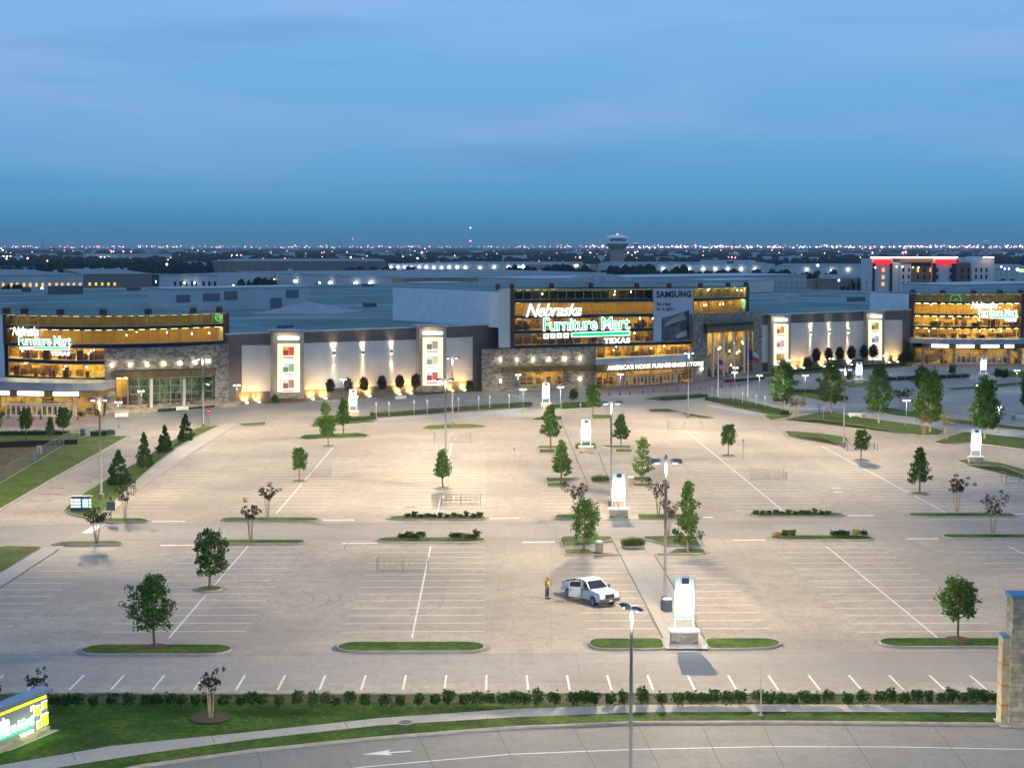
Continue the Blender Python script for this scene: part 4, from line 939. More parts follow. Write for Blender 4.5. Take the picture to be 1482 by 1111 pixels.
# ------------------------------------------------------------------ writing
def textmesh(body, shear=0.0, offset_=0.0, ext=.5, spacing=1.0):
    cu = bpy.data.curves.new('txt', 'FONT'); cu.body = body; cu.shear = shear; cu.offset = offset_; cu.extrude = ext; cu.space_character = spacing; cu.resolution_u = 3
    o = bpy.data.objects.new('txt', cu); COL.objects.link(o); bpy.context.view_layer.update()
    me = bpy.data.meshes.new_from_object(o.evaluated_get(bpy.context.evaluated_depsgraph_get())); bpy.data.objects.remove(o)
    V = [v.co.copy() for v in me.vertices]; Fc = [tuple(p.vertices) for p in me.polygons]; bpy.data.meshes.remove(me)
    x0, x1 = min(v.x for v in V), max(v.x for v in V); y0, y1 = min(v.y for v in V), max(v.y for v in V)
    return [((v.x - x0) / (x1 - x0), (v.y - y0) / (y1 - y0), v.z / ext * .5 + .5) for v in V], Fc
def write(body, fr, x0, x1, T, B, off, th, m, root, name='lettering', shear=0.0, bold=0.0, spacing=1.0, grow=0.0):
    "letters bent onto a wall front; T, B = rows at the left and right end"
    V, Fc = textmesh(body, shear, bold, spacing=spacing); mb = MB()
    for u, v, w_ in V:
        x = x0 - grow + (x1 - x0 + 2 * grow) * u; t = T[0] + (T[1] - T[0]) * u - grow; b_ = B[0] + (B[1] - B[0]) * u + grow
        mb.v.append(tuple(fr.pt(x, b_ + (t - b_) * v, off + th * w_)))
    mb.f = Fc; mb.m = [0] * len(Fc)
    return mb.build(name, m, root, world=True)
M_GREEN = emat('sign_green', (0.0, .62, .20), 1.0); M_MINT = emat('sign_mint', (.10, .85, .50), 1.0); M_LTRW = emat('letter_white', (1, 1, 1), 1.8)
def bigsign(fr, lab, neb, fur, bar, tex, sq, off=.6):
    c = fr.pt((fur[0] + fur[1]) / 2, fur[3][0], off); r_ = empty('store_sign', c, 0, lab, 'sign', 'large lit signs with the name of the store')
    write('Nebraska', fr, neb[0], neb[1], neb[2], neb[3], off + .05, .35, M_LTRW, r_, 'upper_lettering', shear=.35, bold=.018, spacing=.9)
    write('Furniture Mart', fr, fur[0], fur[1], fur[2], fur[3], off - .05, .25, M_LTRW, r_, 'letter_backing', bold=.03, spacing=.92, grow=1.0)
    write('Furniture Mart', fr, fur[0], fur[1], fur[2], fur[3], off + .25, .12, M_GREEN, r_, 'main_lettering', bold=0.0, spacing=.92)
    write('TEXAS', fr, tex[0], tex[1], tex[2], tex[3], off, .3, M_LTRW, r_, 'lower_lettering', bold=.05, spacing=1.2)
    mb = MB(); strip(mb, fr, bar[0] - .8, bar[1] + .8, (bar[2][0] - 1, bar[2][1] - 1), (bar[3][0] + 1, bar[3][1] + 1), off, .15, 3); ub = mb.build('underline', M_LTRW, r_, world=True)
    mb = MB(); strip(mb, fr, bar[0], bar[1], bar[2], bar[3], off + .1, .06, 3); mb.build('green_bar', M_GREEN, r_, world=True)
    for x, h in sq:
        mb = MB(); y = bar[2][0] + (bar[2][1] - bar[2][0]) * (x - bar[0]) / (bar[1] - bar[0]); strip(mb, fr, x - h, x + h, y - .8, y - .8 + 2 * h, off, .15, 1); s_ = mb.build('square', M_LTRW, r_, world=True)
        mb = MB(); strip(mb, fr, x - h * .45, x + h * .45, y - .8 + h * .55, y - .8 + 1.45 * h, off + .1, .06, 1); L0 = r_.location; mb.v = [(a - L0.x, b_ - L0.y, z - L0.z) for a, b_, z in mb.v]; mb.build('green_centre', M_GREEN, s_)
    mb = MB()
    for k in range(6):
        x = fur[0] + (fur[1] - fur[0]) * (k + .5) / 6; mb.bar(fr.pt(x, fur[2][0] + 2, off), fr.pt(x, fur[2][0] + 2, .1), .1)
    mb.build('fixing_arm', M_DKMET, r_, world=True)
bigsign(CN, 'largest lit store sign, white script over green lettering, on the central glass front', (761, 842, (439.5, 439.5), (459, 457)), (787, 911, (461, 458.6), (478.5, 476)), (828, 911, (482.3, 479.5), (487, 484.5)), (874, 912, (489.5, 488), (497.5, 496)), [(790.5, 3.6), (799.8, 3.6), (809.6, 3.6), (819.5, 3.6)])
bigsign(LWN, 'lit store sign on the curved glass wing at the left edge', (17.6, 56, (472.5, 472.5), (485.5, 486.5)), (27.5, 101.5, (487, 487), (498.5, 499.5)), (48, 100, (502.3, 502.6), (505, 505.4)), (73.5, 101, (508.3, 508.6), (514.3, 514.8)), [(30.5, 2.2), (35.5, 2.2), (40.5, 2.2), (45, 2.0)])
bigsign(RWN, 'smallest lit store sign, on the glass wing at the right edge', (1405, 1443.5, (437, 437), (447, 446.5)), (1417, 1471.5, (447.8, 447.5), (455, 455)), (1435, 1471, (457.4, 457.4), (459.6, 459.6)), (1454.5, 1471, (461, 461), (465.5, 465.5)), [(1419.5, 1.6), (1424, 1.6), (1428.5, 1.6)])
r_ = empty('slogan_sign', CSN.pt(948, 532, 3), 0, 'long line of glowing white capital letters above the central entrance doors', 'sign')
write("AMERICA'S HOME FURNISHINGS STORE", CSN, 879, 1018, (528.8, 522.6), (536, 529), 2.9, .3, M_LTRW, r_, bold=.03, spacing=1.02)
mb = MB(); strip(mb, CSN, 879, 1018, (536.6, 529.6), (537.3, 530.3), 2.75, .2, 3); mb.build('rail', M_DKMET, r_, world=True)
# illuminated boards over the side entrances
for i, (fr, xa, xb, lb) in enumerate([(LEN, -40, 10, 'cut by the left edge of the picture'), (LEN, 22, 60, 'above the doors of the left entrance, nearer the left edge'), (LEN, 74, 111, 'above the left entrance, nearer the stone wall'), (REN, 1349, 1374, 'first from the left over the right entrance'),
                                      (REN, 1385, 1411, 'second from the left over the right entrance'), (REN, 1421, 1447, 'third from the left over the right entrance'), (REN, 1455, 1468.5, 'short, last on the right over the right entrance')]):
    tz = .85 if fr is LEN else .95; zb_ = .05 if fr is LEN else .1; c = fr.ptz((xa + xb) / 2, zb_, 1.2)
    r_ = empty('lit_sign', c, 0, 'white board sign ' + lb, 'sign', 'white boards over the side entrances'); mb = MB(); strip(mb, fr, xa, xb, tz, zb_, 1.25, .2, 4, z=True); mb.build('face', M_SIGNW, r_, world=True)
    mb = MB(); strip(mb, fr, xa - .4, xb + .4, zb_ - .02, zb_ - .14, 1.3, .3, 4, z=True); mb.build('rail', M_DKMET, r_, world=True)
# film banner on the centre glass
r_ = empty('banner', CN.pt(975, 494, .4), 0, 'tall grey advertising banner with black lettering and a dark picture, on the central glass front', 'banner')
mb = MB(); strip(mb, CN, 945.6, 1003.5, (418, 418), (494.5, 492.5), .35, .08, 4); mb.build('sheet', mat('banner_grey', (.50, .50, .56), .7, var=.04, scale=.5), r_, world=True)
M_INK = mat('banner_ink', (.015, .015, .02), .6)
write('SAMSUNG', CN, 950, 1000.5, (421, 420.5), (430.8, 430.2), .42, .06, M_INK, r_, bold=.03, spacing=1.05)
write('As real', CN, 950, 970, (436.5, 436.5), (442.5, 442.3), .42, .06, M_INK, r_, 'slogan'); write('as it gets', CN, 950, 976.5, (444.3, 444), (451, 450.6), .42, .06, M_INK, r_, 'slogan')
mb = MB()
for a, b_, t0, t1 in ((957.5, 978, 460, 455), (978, 997.5, 455, 448.5)): strip(mb, CN, a, b_, (t0, t1), (493.5, 492.7), .44, .06, 1)
mb.build('picture', mat('banner_picture', (.02, .022, .03), .5, col2=(.20, .20, .22), scale=.35), r_, world=True)
mb = MB()
for k in range(3): strip(mb, CN, 962 + k * 3, 994 - k * 2, (470 - k * 3, 459 - k * 3), (471.5 - k * 3, 461 - k * 3), .50, .03, 2)
strip(mb, CN, 979, 994, (484, 477), (490, 486), .50, .03, 2)
mb.build('picture_highlight', mat('banner_hilite', (.5, .47, .44), .5), r_, world=True)
# ------------------------------------------------------------------ lamps on and before the walls
M_LENS = emat('lamp_lens', (1.0, .90, .66), 30.0); M_LENSW = emat('lamp_lens_white', (.92, .95, 1.0), 16.0); M_FIX = mat('fixture_bronze', (.05, .045, .04), .5, .6)
def light(kind, name, loc, energy, col, parent, **k):
    l = bpy.data.lights.new(name, kind); l.energy = energy; l.color = col
    for a, v in k.items():
        if a not in ('rot',): setattr(l, a, v)
    o = bpy.data.objects.new(name, l); COL.objects.link(o); o.parent = parent; o.location = loc
    if 'rot' in k: o.rotation_euler = k['rot']
    return o
def walllamp():
    r_ = empty('wall_lamp', (0, 0, 0), 0, 'x', 'lamp'); mb = MB(); mb.box((0, -.12, 0), (.3, .24, .5)); mb.build('bracket', M_FIX, r_)
    mb = MB(); mb._lathe([(.08, .34), (.2, .25), (.22, -.25), (.08, -.34)], (0, -.38, 0), 10); mb.build('lens', M_LENS, r_)
    light('POINT', 'glow', (0, -.9, 0), 30, (1, .80, .45), r_, shadow_soft_size=.15); return r_
wl = walllamp()
for i, (x, y) in enumerate([(161.7, 528), (187.6, 527.7), (212.9, 527.2), (237.5, 526), (261, 525.3), (282.9, 524), (302, 522.4)]):
    place(wl, USED, LSN.pt(x, y, .02), R(20), label='wall lamp, %s from left of seven on the left stone wall' % ordinal(i), group='wall lamps on the left stone wall')
for i, (x, y) in enumerate([(723.7, 520.4), (747.3, 520.2), (771, 519.8), (794, 519.2), (817, 518.8), (839, 518.2)]):
    place(wl, USED, CSN.pt(x, y, .02), R(15), label='wall lamp, %s from left in upper row, central stone block' % ordinal(i), group='wall lamps on the central stone block')
for x, y, lb in [(723.7, 551, 'alone low on the left end of the central stone block'), (839, 548, 'low on the stone right of the central shop window')]:
    place(wl, USED, CSN.pt(x, y, .55 if x < 800 else .02), R(15), label='glowing wall lamp ' + lb, group='wall lamps on the central stone block')
place(wl, USED, ARN.pt(1015, 533, .02), R(15), label='glowing wall lamp low on the stone pier left of the tall arched window', group='wall lamps on the central stone block')
def sconce():
    r_ = empty('wall_sconce', (0, 0, 0), 0, 'x', 'lamp'); mb = MB(); mb._lathe([(.2, -.45), (.2, .45)], (0, -.3, 0), 12); mb.build('body', M_FIX, r_)
    mb = MB(); mb._lathe([(.17, .46), (.17, .5)], (0, -.3, 0), 12); mb.build('lens', M_LENS, r_); mb = MB(); mb._lathe([(.17, -.5), (.17, -.46)], (0, -.3, 0), 12); mb.build('lens', M_LENS, r_)
    light('SPOT', 'uplight', (0, -.34, .54), 1000, (1, .74, .40), r_, spot_size=R(70), spot_blend=.7, shadow_soft_size=.1, rot=(R(180 - 9), 0, 0))
    light('SPOT', 'downlight', (0, -.34, -.54), 3600, (1, .78, .48), r_, spot_size=R(24), spot_blend=.8, shadow_soft_size=.08, rot=(R(5), 0, 0)); return r_
sc_ = sconce()
for i, (x, y) in enumerate([(482.7, 510.6), (524.3, 509.5), (565.9, 507.9), (1172.5, 481), (1199.4, 479.7), (1227, 478.5)]):
    place(sc_, USED, fac(x, y, .13), ANG, label='up-and-down sconce on the plain wall, %s of three %s' % (['left', 'middle', 'right'][i % 3], 'left of the central block' if i < 3 else 'right of the central block'), group='up and down sconces on the plain walls')
def uplight():
    r_ = empty('ground_floodlight', (0, 0, 0), 0, 'x', 'lamp'); mb = MB(); mb.box((0, 0, .1), (.5, .35, .2)); mb.tube([(0, 0, .2), (0, 0, .26)], .05, 6); mb.build('housing', M_FIX, r_)
    mb = MB(); mb.box((0, -.1, .34), (.45, .16, .12)); mb.build('lens', M_LENS, r_)
    light('SPOT', 'beam', (0, .16, .36), 2000, (1, .58, .16), r_, spot_size=R(112), spot_blend=.9, shadow_soft_size=.1, rot=(R(180 - 34), 0, 0)); return r_
ul = uplight()
ups = [(357, 579, 'left'), (374.8, 577.5, 'left'), (453, 573.5, 'left'), (471, 571.6, 'left'), (534.6, 568.9, 'left'), (516, 570, 'left'), (578.6, 564.6, 'left'), (594.8, 564.6, 'left'), (654.7, 560, 'left'), (672, 559, 'left'),
       (1151, 531.5, 'right'), (1163, 531, 'right'), (1192.4, 528, 'right'), (1205, 527.6, 'right'), (1232, 526, 'right'), (1286.4, 522.8, 'right'), (1298.8, 522.5, 'right')]
cnt = {'left': 0, 'right': 0}
for x, y, sd in ups:
    p = fac(x, y, .95); p.z = g(p.y) + .1; i = cnt[sd]; cnt[sd] += 1
    place(ul, USED, p, ANG, label='amber floodlight at the wall foot %s of the central block, %s from left' % (sd, ordinal(i)), group='amber floodlights along the foot of the walls')
# ------------------------------------------------------------------ car park lamps
def batwing(l, k=2.0, cut=.30):
    "a wide, even downward beam like a car-park luminaire"
    l.use_nodes = True; N, L = l.node_tree.nodes, l.node_tree.links; em = N['Emission']
    ge = N.new('ShaderNodeNewGeometry'); sx = N.new('ShaderNodeSeparateXYZ'); L.new(ge.outputs['Incoming'], sx.inputs[0])
    ng = N.new('ShaderNodeMath'); ng.operation = 'MULTIPLY'; ng.inputs[1].default_value = -1; L.new(sx.outputs['Z'], ng.inputs[0])
    mxx = N.new('ShaderNodeMath'); mxx.operation = 'MAXIMUM'; mxx.inputs[1].default_value = .34; L.new(ng.outputs[0], mxx.inputs[0])
    pw = N.new('ShaderNodeMath'); pw.operation = 'POWER'; pw.inputs[1].default_value = -k; L.new(mxx.outputs[0], pw.inputs[0])
    mr = N.new('ShaderNodeMapRange'); mr.inputs[1].default_value = .04; mr.inputs[2].default_value = cut; mr.inputs[3].default_value = .0015; mr.inputs[4].default_value = 1; L.new(ng.outputs[0], mr.inputs[0])
    ml = N.new('ShaderNodeMath'); ml.operation = 'MULTIPLY'; L.new(pw.outputs[0], ml.inputs[0]); L.new(mr.outputs[0], ml.inputs[1]); L.new(ml.outputs[0], em.inputs['Strength'])
M_POLE = mat('pole_grey', (.26, .25, .25), .45, .4); M_HEAD = mat('lamp_head_blue_grey', (.10, .13, .19), .5, .3); M_CONC = mat('pole_base_concrete', (.30, .26, .24), .9, var=.2, scale=2)
LOTW = 8800.0
def lotlamp(h=12.2, heads=2):
    r_ = empty('street_lamp', (0, 0, 0), 0, 'x', 'street lamp')
    mb = MB(); mb._lathe([(.34, -.1), (.34, .8), (.31, .84)], (0, 0, 0), 14); mb.build('base', M_CONC, r_)
    mb = MB(); mb.tube([(0, 0, .84), (0, 0, h)], [.13, .10], 10); mb.build('pole', M_POLE, r_, smooth=True)
    mb = MB(); mb.box((0, -.14, 3.4), (.14, .1, .3)); mb.build('hand_hole_cover', M_POLE, r_)
    mb = MB(); mb.tube([(0, 0, h), (0, 0, h + .25), (0, 0, h + .5)], [.12, .15, .06], 8); mb.build('finial', M_HEAD, r_)
    mb = MB(); mb.bar((-1.25, 0, h - .06), (1.25, 0, h - .06), .1); mb.build('arm', M_HEAD, r_)
    for s in (-1, 1):
        mb = MB(); b = [(s * .38, -.32), (s * 1.28, -.32), (s * 1.28, .32), (s * .38, .32)]; mb.prism(b if s > 0 else b[::-1], h - .2, h + .02); mb.box((s * .83, 0, h + .07), (.7, .45, .1)); hd = mb.build('lamp_head', M_HEAD, r_)
        mb = MB(); mb.box((s * .72, -.02, h - .215), (.42, .40, .03)); mb.build('lens', M_LENSW, hd)
    o = light('POINT', 'bulb', (0, -.75, h - .40), LOTW, (1.0, .78, .48), r_, shadow_soft_size=.22); batwing(o.data); return r_
ll = lotlamp()
LAMPS = [(962, 882, 'behind the grey bin near the nearest lit banner sign', 0), (884, 733, 'just behind the second nearest lit banner sign', .1), (645, 674, 'standing left of the conical tree at a cart corral', .0), (655, 618, 'on the long grass strip by the left accessible bays', .1),
         (996, 605, 'on the small island before the central entrance', .1), (1221, 647, 'at the thin grass island before the right green median', .2), (147, 724, 'on the verge with four cedars, by the guide board', .1), (295, 620, 'at the far end of the cedar verge', .2)]
for x, y, lb, rz in LAMPS:
    place(ll, USED, at(x, y), rz, label='tall double-headed lamp ' + lb, group='tall lamps of the car park')
ref = bpy.data.objects
# nearer lamp on the street side with two teardrop heads
r_ = empty('street_lamp', (6.0, 76.0, g(76)), 0, 'nearest lamp post, dark blue teardrop heads on a grey pole cut by the bottom edge', 'street lamp'); h = 10.7
mb = MB(); mb._lathe([(.3, 0), (.3, .6), (.2, .7)], (0, 0, 0), 14); mb.build('base', M_CONC, r_)
mb = MB(); mb.tube([(0, 0, .7), (0, 0, h - .25)], [.10, .075], 10); mb.build('pole', M_POLE, r_, smooth=True)
M_TEAR = mat('teardrop_blue', (.03, .07, .13), .35, .4)
for dx, dy, dz in ((-.32, .1, .12), (.28, -.1, -.02)):
    mb = MB(); c_ = (dx, dy, h + dz - .1); rows = []
    for a in range(-90, 91, 20):
        rows.append((max(.01, math.cos(R(a))), math.sin(R(a))))
    for i, (cr_, sr) in enumerate(rows): pass
    mb._lathe([(r0 * .22, z0 * .12) for r0, z0 in rows], (0, 0, 0), 14); mb.v = [(c_[0] + x * 1.35 + (.12 if x > 0 else 0) * (1 if dx > 0 else -1) * 0, c_[1] + y, c_[2] + z - x * .25) for x, y, z in mb.v]
    hd = mb.build('lamp_head', M_TEAR, r_, smooth=True); mb = MB(); mb._lathe([(.08, -.02), (.08, .0)], (c_[0], c_[1] + .05, c_[2] - .125), 12); mb.build('lens', M_LENSW, hd)
mb = MB(); mb.bar((-.35, .05, h - .12), (.35, -.05, h - .18), .09); mb.build('arm', M_TEAR, r_)
o = light('POINT', 'bulb', (0, -.75, h - .35), LOTW * .45, (1.0, .84, .62), r_, shadow_soft_size=.2); batwing(o.data)
# small path lamps
def pathlamp(h=4.6):
    r_ = empty('path_lamp', (0, 0, 0), 0, 'x', 'street lamp'); mb = MB(); mb._lathe([(.16, 0), (.16, .3), (.08, .36)], (0, 0, 0), 10); mb.build('base', M_CONC, r_)
    mb = MB(); mb.tube([(0, 0, .3), (0, 0, h)], .05, 8); mb.build('pole', M_POLE, r_); mb = MB(); mb.bar((-.45, 0, h), (.45, 0, h), .07); mb.build('arm', M_POLE, r_)
    for s in (-1, 1):
        mb = MB(); mb._lathe([(.05, .12), (.2, .02), (.24, -.1)], (s * .42, 0, h), 10); hd = mb.build('lamp_head', M_POLE, r_); mb = MB(); mb._lathe([(.2, -.2), (.22, -.11)], (s * .42, 0, h), 10); mb.build('lens', M_LENSW, hd)
    light('POINT', 'bulb', (0, -.6, h - .6), 300, (.85, 1.0, .90), r_, shadow_soft_size=.15); return r_
pl = pathlamp()
for x, y, lb in [(343, 590, 'at the left end of the plain wall'), (497, 580, 'left of the lit banner sign before the plain wall'), (172, 619, 'before the left stone wing'), (205, 600, 'close to the green lit shop window'), (750, 572, 'before the left part of the central shop window'), (757, 597, 'by the hedge end at the central lit banner sign'), (811, 593, 'right beside the central lit banner sign'),
                 (898, 571, 'before the central entrance doors'), (1064, 560, 'before the tall arched window'), (1063, 568, 'low before the arched window and flags'), (1099, 573, 'between right flagpole and first big tree'), (1140, 548, 'beside the first poster tower right of the arch'), (1165, 573, 'on the drive between two big trees'), (1203, 545, 'before the right plain wall, between small trees'), (1228, 548, 'left of the lit sign at the right plain wall'),
                 (1281, 540, 'at the poster tower nearest the right glass wing'), (1311, 616, 'on the median, right of the third big tree'), (1351, 575, 'behind the fourth big tree'), (1417, 590, 'behind the fifth big tree'), (1471, 565, 'before the right entrance, near the right edge'), (1445, 628, 'dark, standing alone on the median near the right edge')]:
    place(pl, USED, at(x, y), .15, label='small twin-headed path lamp ' + lb, group='small path lamps near the store')
# ------------------------------------------------------------------ lit banner signs
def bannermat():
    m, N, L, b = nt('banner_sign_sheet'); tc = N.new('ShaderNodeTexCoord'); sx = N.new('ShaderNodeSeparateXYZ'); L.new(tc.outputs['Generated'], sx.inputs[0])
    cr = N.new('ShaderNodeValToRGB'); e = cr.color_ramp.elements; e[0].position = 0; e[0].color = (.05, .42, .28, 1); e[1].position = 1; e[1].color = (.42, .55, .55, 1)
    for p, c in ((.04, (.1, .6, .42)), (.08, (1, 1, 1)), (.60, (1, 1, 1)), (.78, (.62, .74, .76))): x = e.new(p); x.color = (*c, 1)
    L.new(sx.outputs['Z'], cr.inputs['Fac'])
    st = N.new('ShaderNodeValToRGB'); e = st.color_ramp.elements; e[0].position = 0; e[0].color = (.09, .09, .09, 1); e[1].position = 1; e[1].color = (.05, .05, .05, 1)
    for p, v in ((.05, .12), (.12, .8), (.4, 1.0), (.60, .62), (.76, .10)): x = e.new(p); x.color = (v, v, v, 1)  # floodlight falloff painted into the sheet's emission, brightest below mid height
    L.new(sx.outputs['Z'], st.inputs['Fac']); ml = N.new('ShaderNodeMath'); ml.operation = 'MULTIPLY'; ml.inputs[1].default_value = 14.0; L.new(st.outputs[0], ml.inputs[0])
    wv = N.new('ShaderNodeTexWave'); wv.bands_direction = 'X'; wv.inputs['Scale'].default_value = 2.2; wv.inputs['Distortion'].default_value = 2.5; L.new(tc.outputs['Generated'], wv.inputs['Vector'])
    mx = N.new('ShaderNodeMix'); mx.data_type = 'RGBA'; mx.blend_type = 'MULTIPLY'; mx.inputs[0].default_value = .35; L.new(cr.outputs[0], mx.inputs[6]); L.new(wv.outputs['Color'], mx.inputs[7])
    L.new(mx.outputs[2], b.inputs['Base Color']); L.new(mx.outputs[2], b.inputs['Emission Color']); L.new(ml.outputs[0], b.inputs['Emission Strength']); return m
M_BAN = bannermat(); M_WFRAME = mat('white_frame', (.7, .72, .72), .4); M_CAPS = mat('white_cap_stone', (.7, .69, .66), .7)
def bansign():
    r_ = empty('banner_sign', (0, 0, 0), 0, 'x', 'banner sign'); mb = MB(); mb.box((0, .1, .48), (2.0, .75, 1.0)); mb.build('stone_base', M_STONE2, r_)
    mb = MB(); mb.box((0, .1, 1.065), (2.25, .95, .16)); mb.build('cap', M_CAPS, r_)
    for s in (-1, 1): mb = MB(); mb.bar((s * .68, .1, 1.14), (s * .68, .1, 5.15), .09); mb.build('post', M_WFRAME, r_)
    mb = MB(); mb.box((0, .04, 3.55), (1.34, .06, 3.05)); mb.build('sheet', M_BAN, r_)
    for z in (2.0, 5.1): mb = MB(); mb.bar((-.72, .04, z), (.72, .04, z), .08); mb.build('frame_rail', M_WFRAME, r_)
    mb = MB(); mb.box((.05, -.0, 4.78), (.55, .02, .42)); mb.build('dark_picture', mat('picture_dark', (.10, .09, .06), .6, var=.3, scale=3), r_)
    mb = MB(); mb.box((0, -.32, 1.2), (.3, .15, .12)); mb.build('flood_lamp', M_WFRAME, r_)
    light('AREA', 'flood', (0, -.45, 1.35), 16, (.95, 1, .96), r_, shape='RECTANGLE', size=1.0, size_y=.2, rot=(R(150), 0, 0)); light('POINT', 'spill', (0, -1.0, 2.0), 90, (.93, 1, .95), r_, shadow_soft_size=.7); return r_  # spill is an added, unseen lamp for the glow on the ground
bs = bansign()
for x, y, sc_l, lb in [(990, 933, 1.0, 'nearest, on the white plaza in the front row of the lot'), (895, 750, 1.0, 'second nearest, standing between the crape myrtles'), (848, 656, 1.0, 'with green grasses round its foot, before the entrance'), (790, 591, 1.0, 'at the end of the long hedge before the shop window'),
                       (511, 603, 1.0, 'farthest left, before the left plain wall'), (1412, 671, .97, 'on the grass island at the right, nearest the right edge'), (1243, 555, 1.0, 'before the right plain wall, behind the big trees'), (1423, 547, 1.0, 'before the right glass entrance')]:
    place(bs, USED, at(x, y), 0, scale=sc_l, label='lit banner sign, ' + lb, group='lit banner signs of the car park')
# ------------------------------------------------------------------ cart corrals, posts, bins, benches, bollards
M_RAIL = mat('galvanised_rail', (.32, .32, .31), .5, .5)
def corral(L_=4.6, D=1.9):
    r_ = empty('cart_corral', (0, 0, 0), 0, 'x', 'cart corral')
    for y in (0, D):
        mb = MB()
        for z in (.35, .75, 1.05): mb.bar((-L_ / 2, y, z), (L_ / 2, y, z), .04)
        for k in range(9): mb.bar((-L_ / 2 + k * L_ / 8, y, .35), (-L_ / 2 + k * L_ / 8, y, 1.05), .03)
        mb.build('side_rail', M_RAIL, r_)
    for x in (-L_ / 2, 0, L_ / 2):
        for y in (0, D): mb = MB(); mb.bar((x, y, 0), (x, y, 1.12), .08); mb.build('post', M_RAIL, r_)
    mb = MB(); mb.bar((-L_ / 2, D, 1.5), (-L_ / 2, 0, 1.5), .05)
    for y in (0, D): mb.bar((-L_ / 2, y, 1.1), (-L_ / 2, y, 1.5), .05)
    mb.build('end_frame', M_RAIL, r_)
    mb = MB(); mb.box((0, D / 2, .03), (L_ - .4, .08, .05)); mb.build('floor_rail', M_RAIL, r_); return r_
cc = corral()
for x, y, s, lb in [(582, 829, 1.0, 'in the near centre bay, beside its long white line'), (667, 732, 1.0, 'by the shrub island, right of the conical tree'), (452, 691, 1.0, 'in the left bay, right of a round tree'), (655, 641, 1.25, 'in the far centre bay below the long grass strip'),
                    (1113, 694, 1.0, 'in the right bay, near a white sign'), (992, 622, 1.25, 'far right of centre, before the central entrance'), (1248, 653, 1.0, 'behind the small round tree near the thin island'), (1482, 701, 1.0, 'cut by the right edge of the picture'), (906, 671, .9, 'by the walkway, right of the grass-footed banner'), (818, 671, .7, 'short, left of the walkway behind a conical tree')]:
    place(cc, USED, at(x, y), R(1), scale=s, label='grey tubular trolley corral ' + lb, group='trolley corrals in the car park')
M_POSTW = mat('pale_post', (.36, .38, .37), .5)
def signpost(plate=(.7, .72, .74)):
    r_ = empty('sign_post', (0, 0, 0), 0, 'x', 'sign post'); mb = MB(); mb.bar((0, 0, 0), (0, 0, 3.0), .09); mb.build('post', M_POSTW, r_)
    mb = MB(); mb.box((0, -.07, 2.66), (.30, .04, .45)); mb.build('plate', mat('plate_pale', (.34, .36, .36), .5), r_); return r_
spp = signpost()
GL = [(544.6, 605), (563, 603.5), (599.5, 601.5), (618.4, 600.5), (663.8, 597), (692.8, 595), (709, 594), (737, 592)]
GR = [(1030, 580), (1042, 582.5), (1060.6, 585.5), (1074.5, 588.5), (1094, 592), (1107, 595)]
GF = [(1298, 552), (1310, 551), (1358, 549.5), (1370, 549), (1391, 548), (1402.5, 547.5)]
for GG, lb, gn in ((GL, 'along the long hedge left of centre', 'pale posts by the long left hedge'), (GR, 'along the planted bed below the flagpoles', 'pale posts below the flagpoles'), (GF, 'by the hedge before the right glass wing', 'pale posts by the right hedge')):
    for i, (x, y) in enumerate(GG): place(spp, USED, at(x, y), 0, label='pale sign post, %s from the left %s' % (ordinal(i), lb), group=gn)
for x, y, sc_l, lb in [(840, 604, .9, 'alone behind the far walkway island'), (1135, 600, .9, 'by the small bare tree right of the flagpoles'), (1156, 601, .9, 'with a pale plate, on the path bend'), (1192, 607, .8, 'on the median corner beside the blue-topped bin'), (744, 672, .85, 'alone in the bay left of the walkway'), (1075, 664, 1.0, 'with a white plate, in the lot right of centre'), (989, 573, .8, 'with a small yellow plate, before the doors')]:
    place(spp, USED, at(x, y), 0, scale=sc_l, label='thin sign post ' + lb, group='single sign posts')
# white flexible post on the street lawn
r_ = empty('marker_post', at(1101, 1036), 0, 'thin pale pole standing alone on the street-side grass strip', 'pole'); mb = MB(); mb.tube([(0, 0, 0), (0, 0, 3.1)], [.05, .025], 6); mb.build('pole', M_POSTW, r_); mb = MB(); mb._lathe([(.18, 0), (.16, .12)], (0, 0, .02), 10); mb.build('base', M_CONC, r_)
def bollard():
    r_ = empty('bollard', (0, 0, 0), 0, 'x', 'bollard'); mb = MB(); mb._lathe([(.17, 0), (.17, 1.0), (.12, 1.1)], (0, 0, 0), 10); mb.build('shaft', mat('bollard_grey', (.10, .11, .11), .6), r_); mb = MB(); mb._lathe([(.175, 0), (.175, .1)], (0, 0, .8), 10); mb.build('band', M_POSTW, r_); return r_
bo = bollard()
for i, (x, y) in enumerate([(882, 573), (897, 572), (911.5, 571.5), (930, 569.5), (946, 568), (964.5, 567), (981, 566), (997, 565.5), (1013.5, 564.5), (1029, 563.5), (1044, 561.5), (1058, 561), (1070, 559.5), (1112, 556), (59, 607), (12, 606), (113, 608.5)]):
    place(bo, USED, at(x, y), 0, label=('dark bollard, %s from the left in the row before the central entrance' % ordinal(i)) if i < 14 else 'dark bollard on the pink paving of the left entrance, ' + ('middle one', 'nearest the left edge', 'right one')[i - 14], group='bollards before the entrances')
M_BIN = mat('bin_grey', (.30, .30, .28), .6, .3)
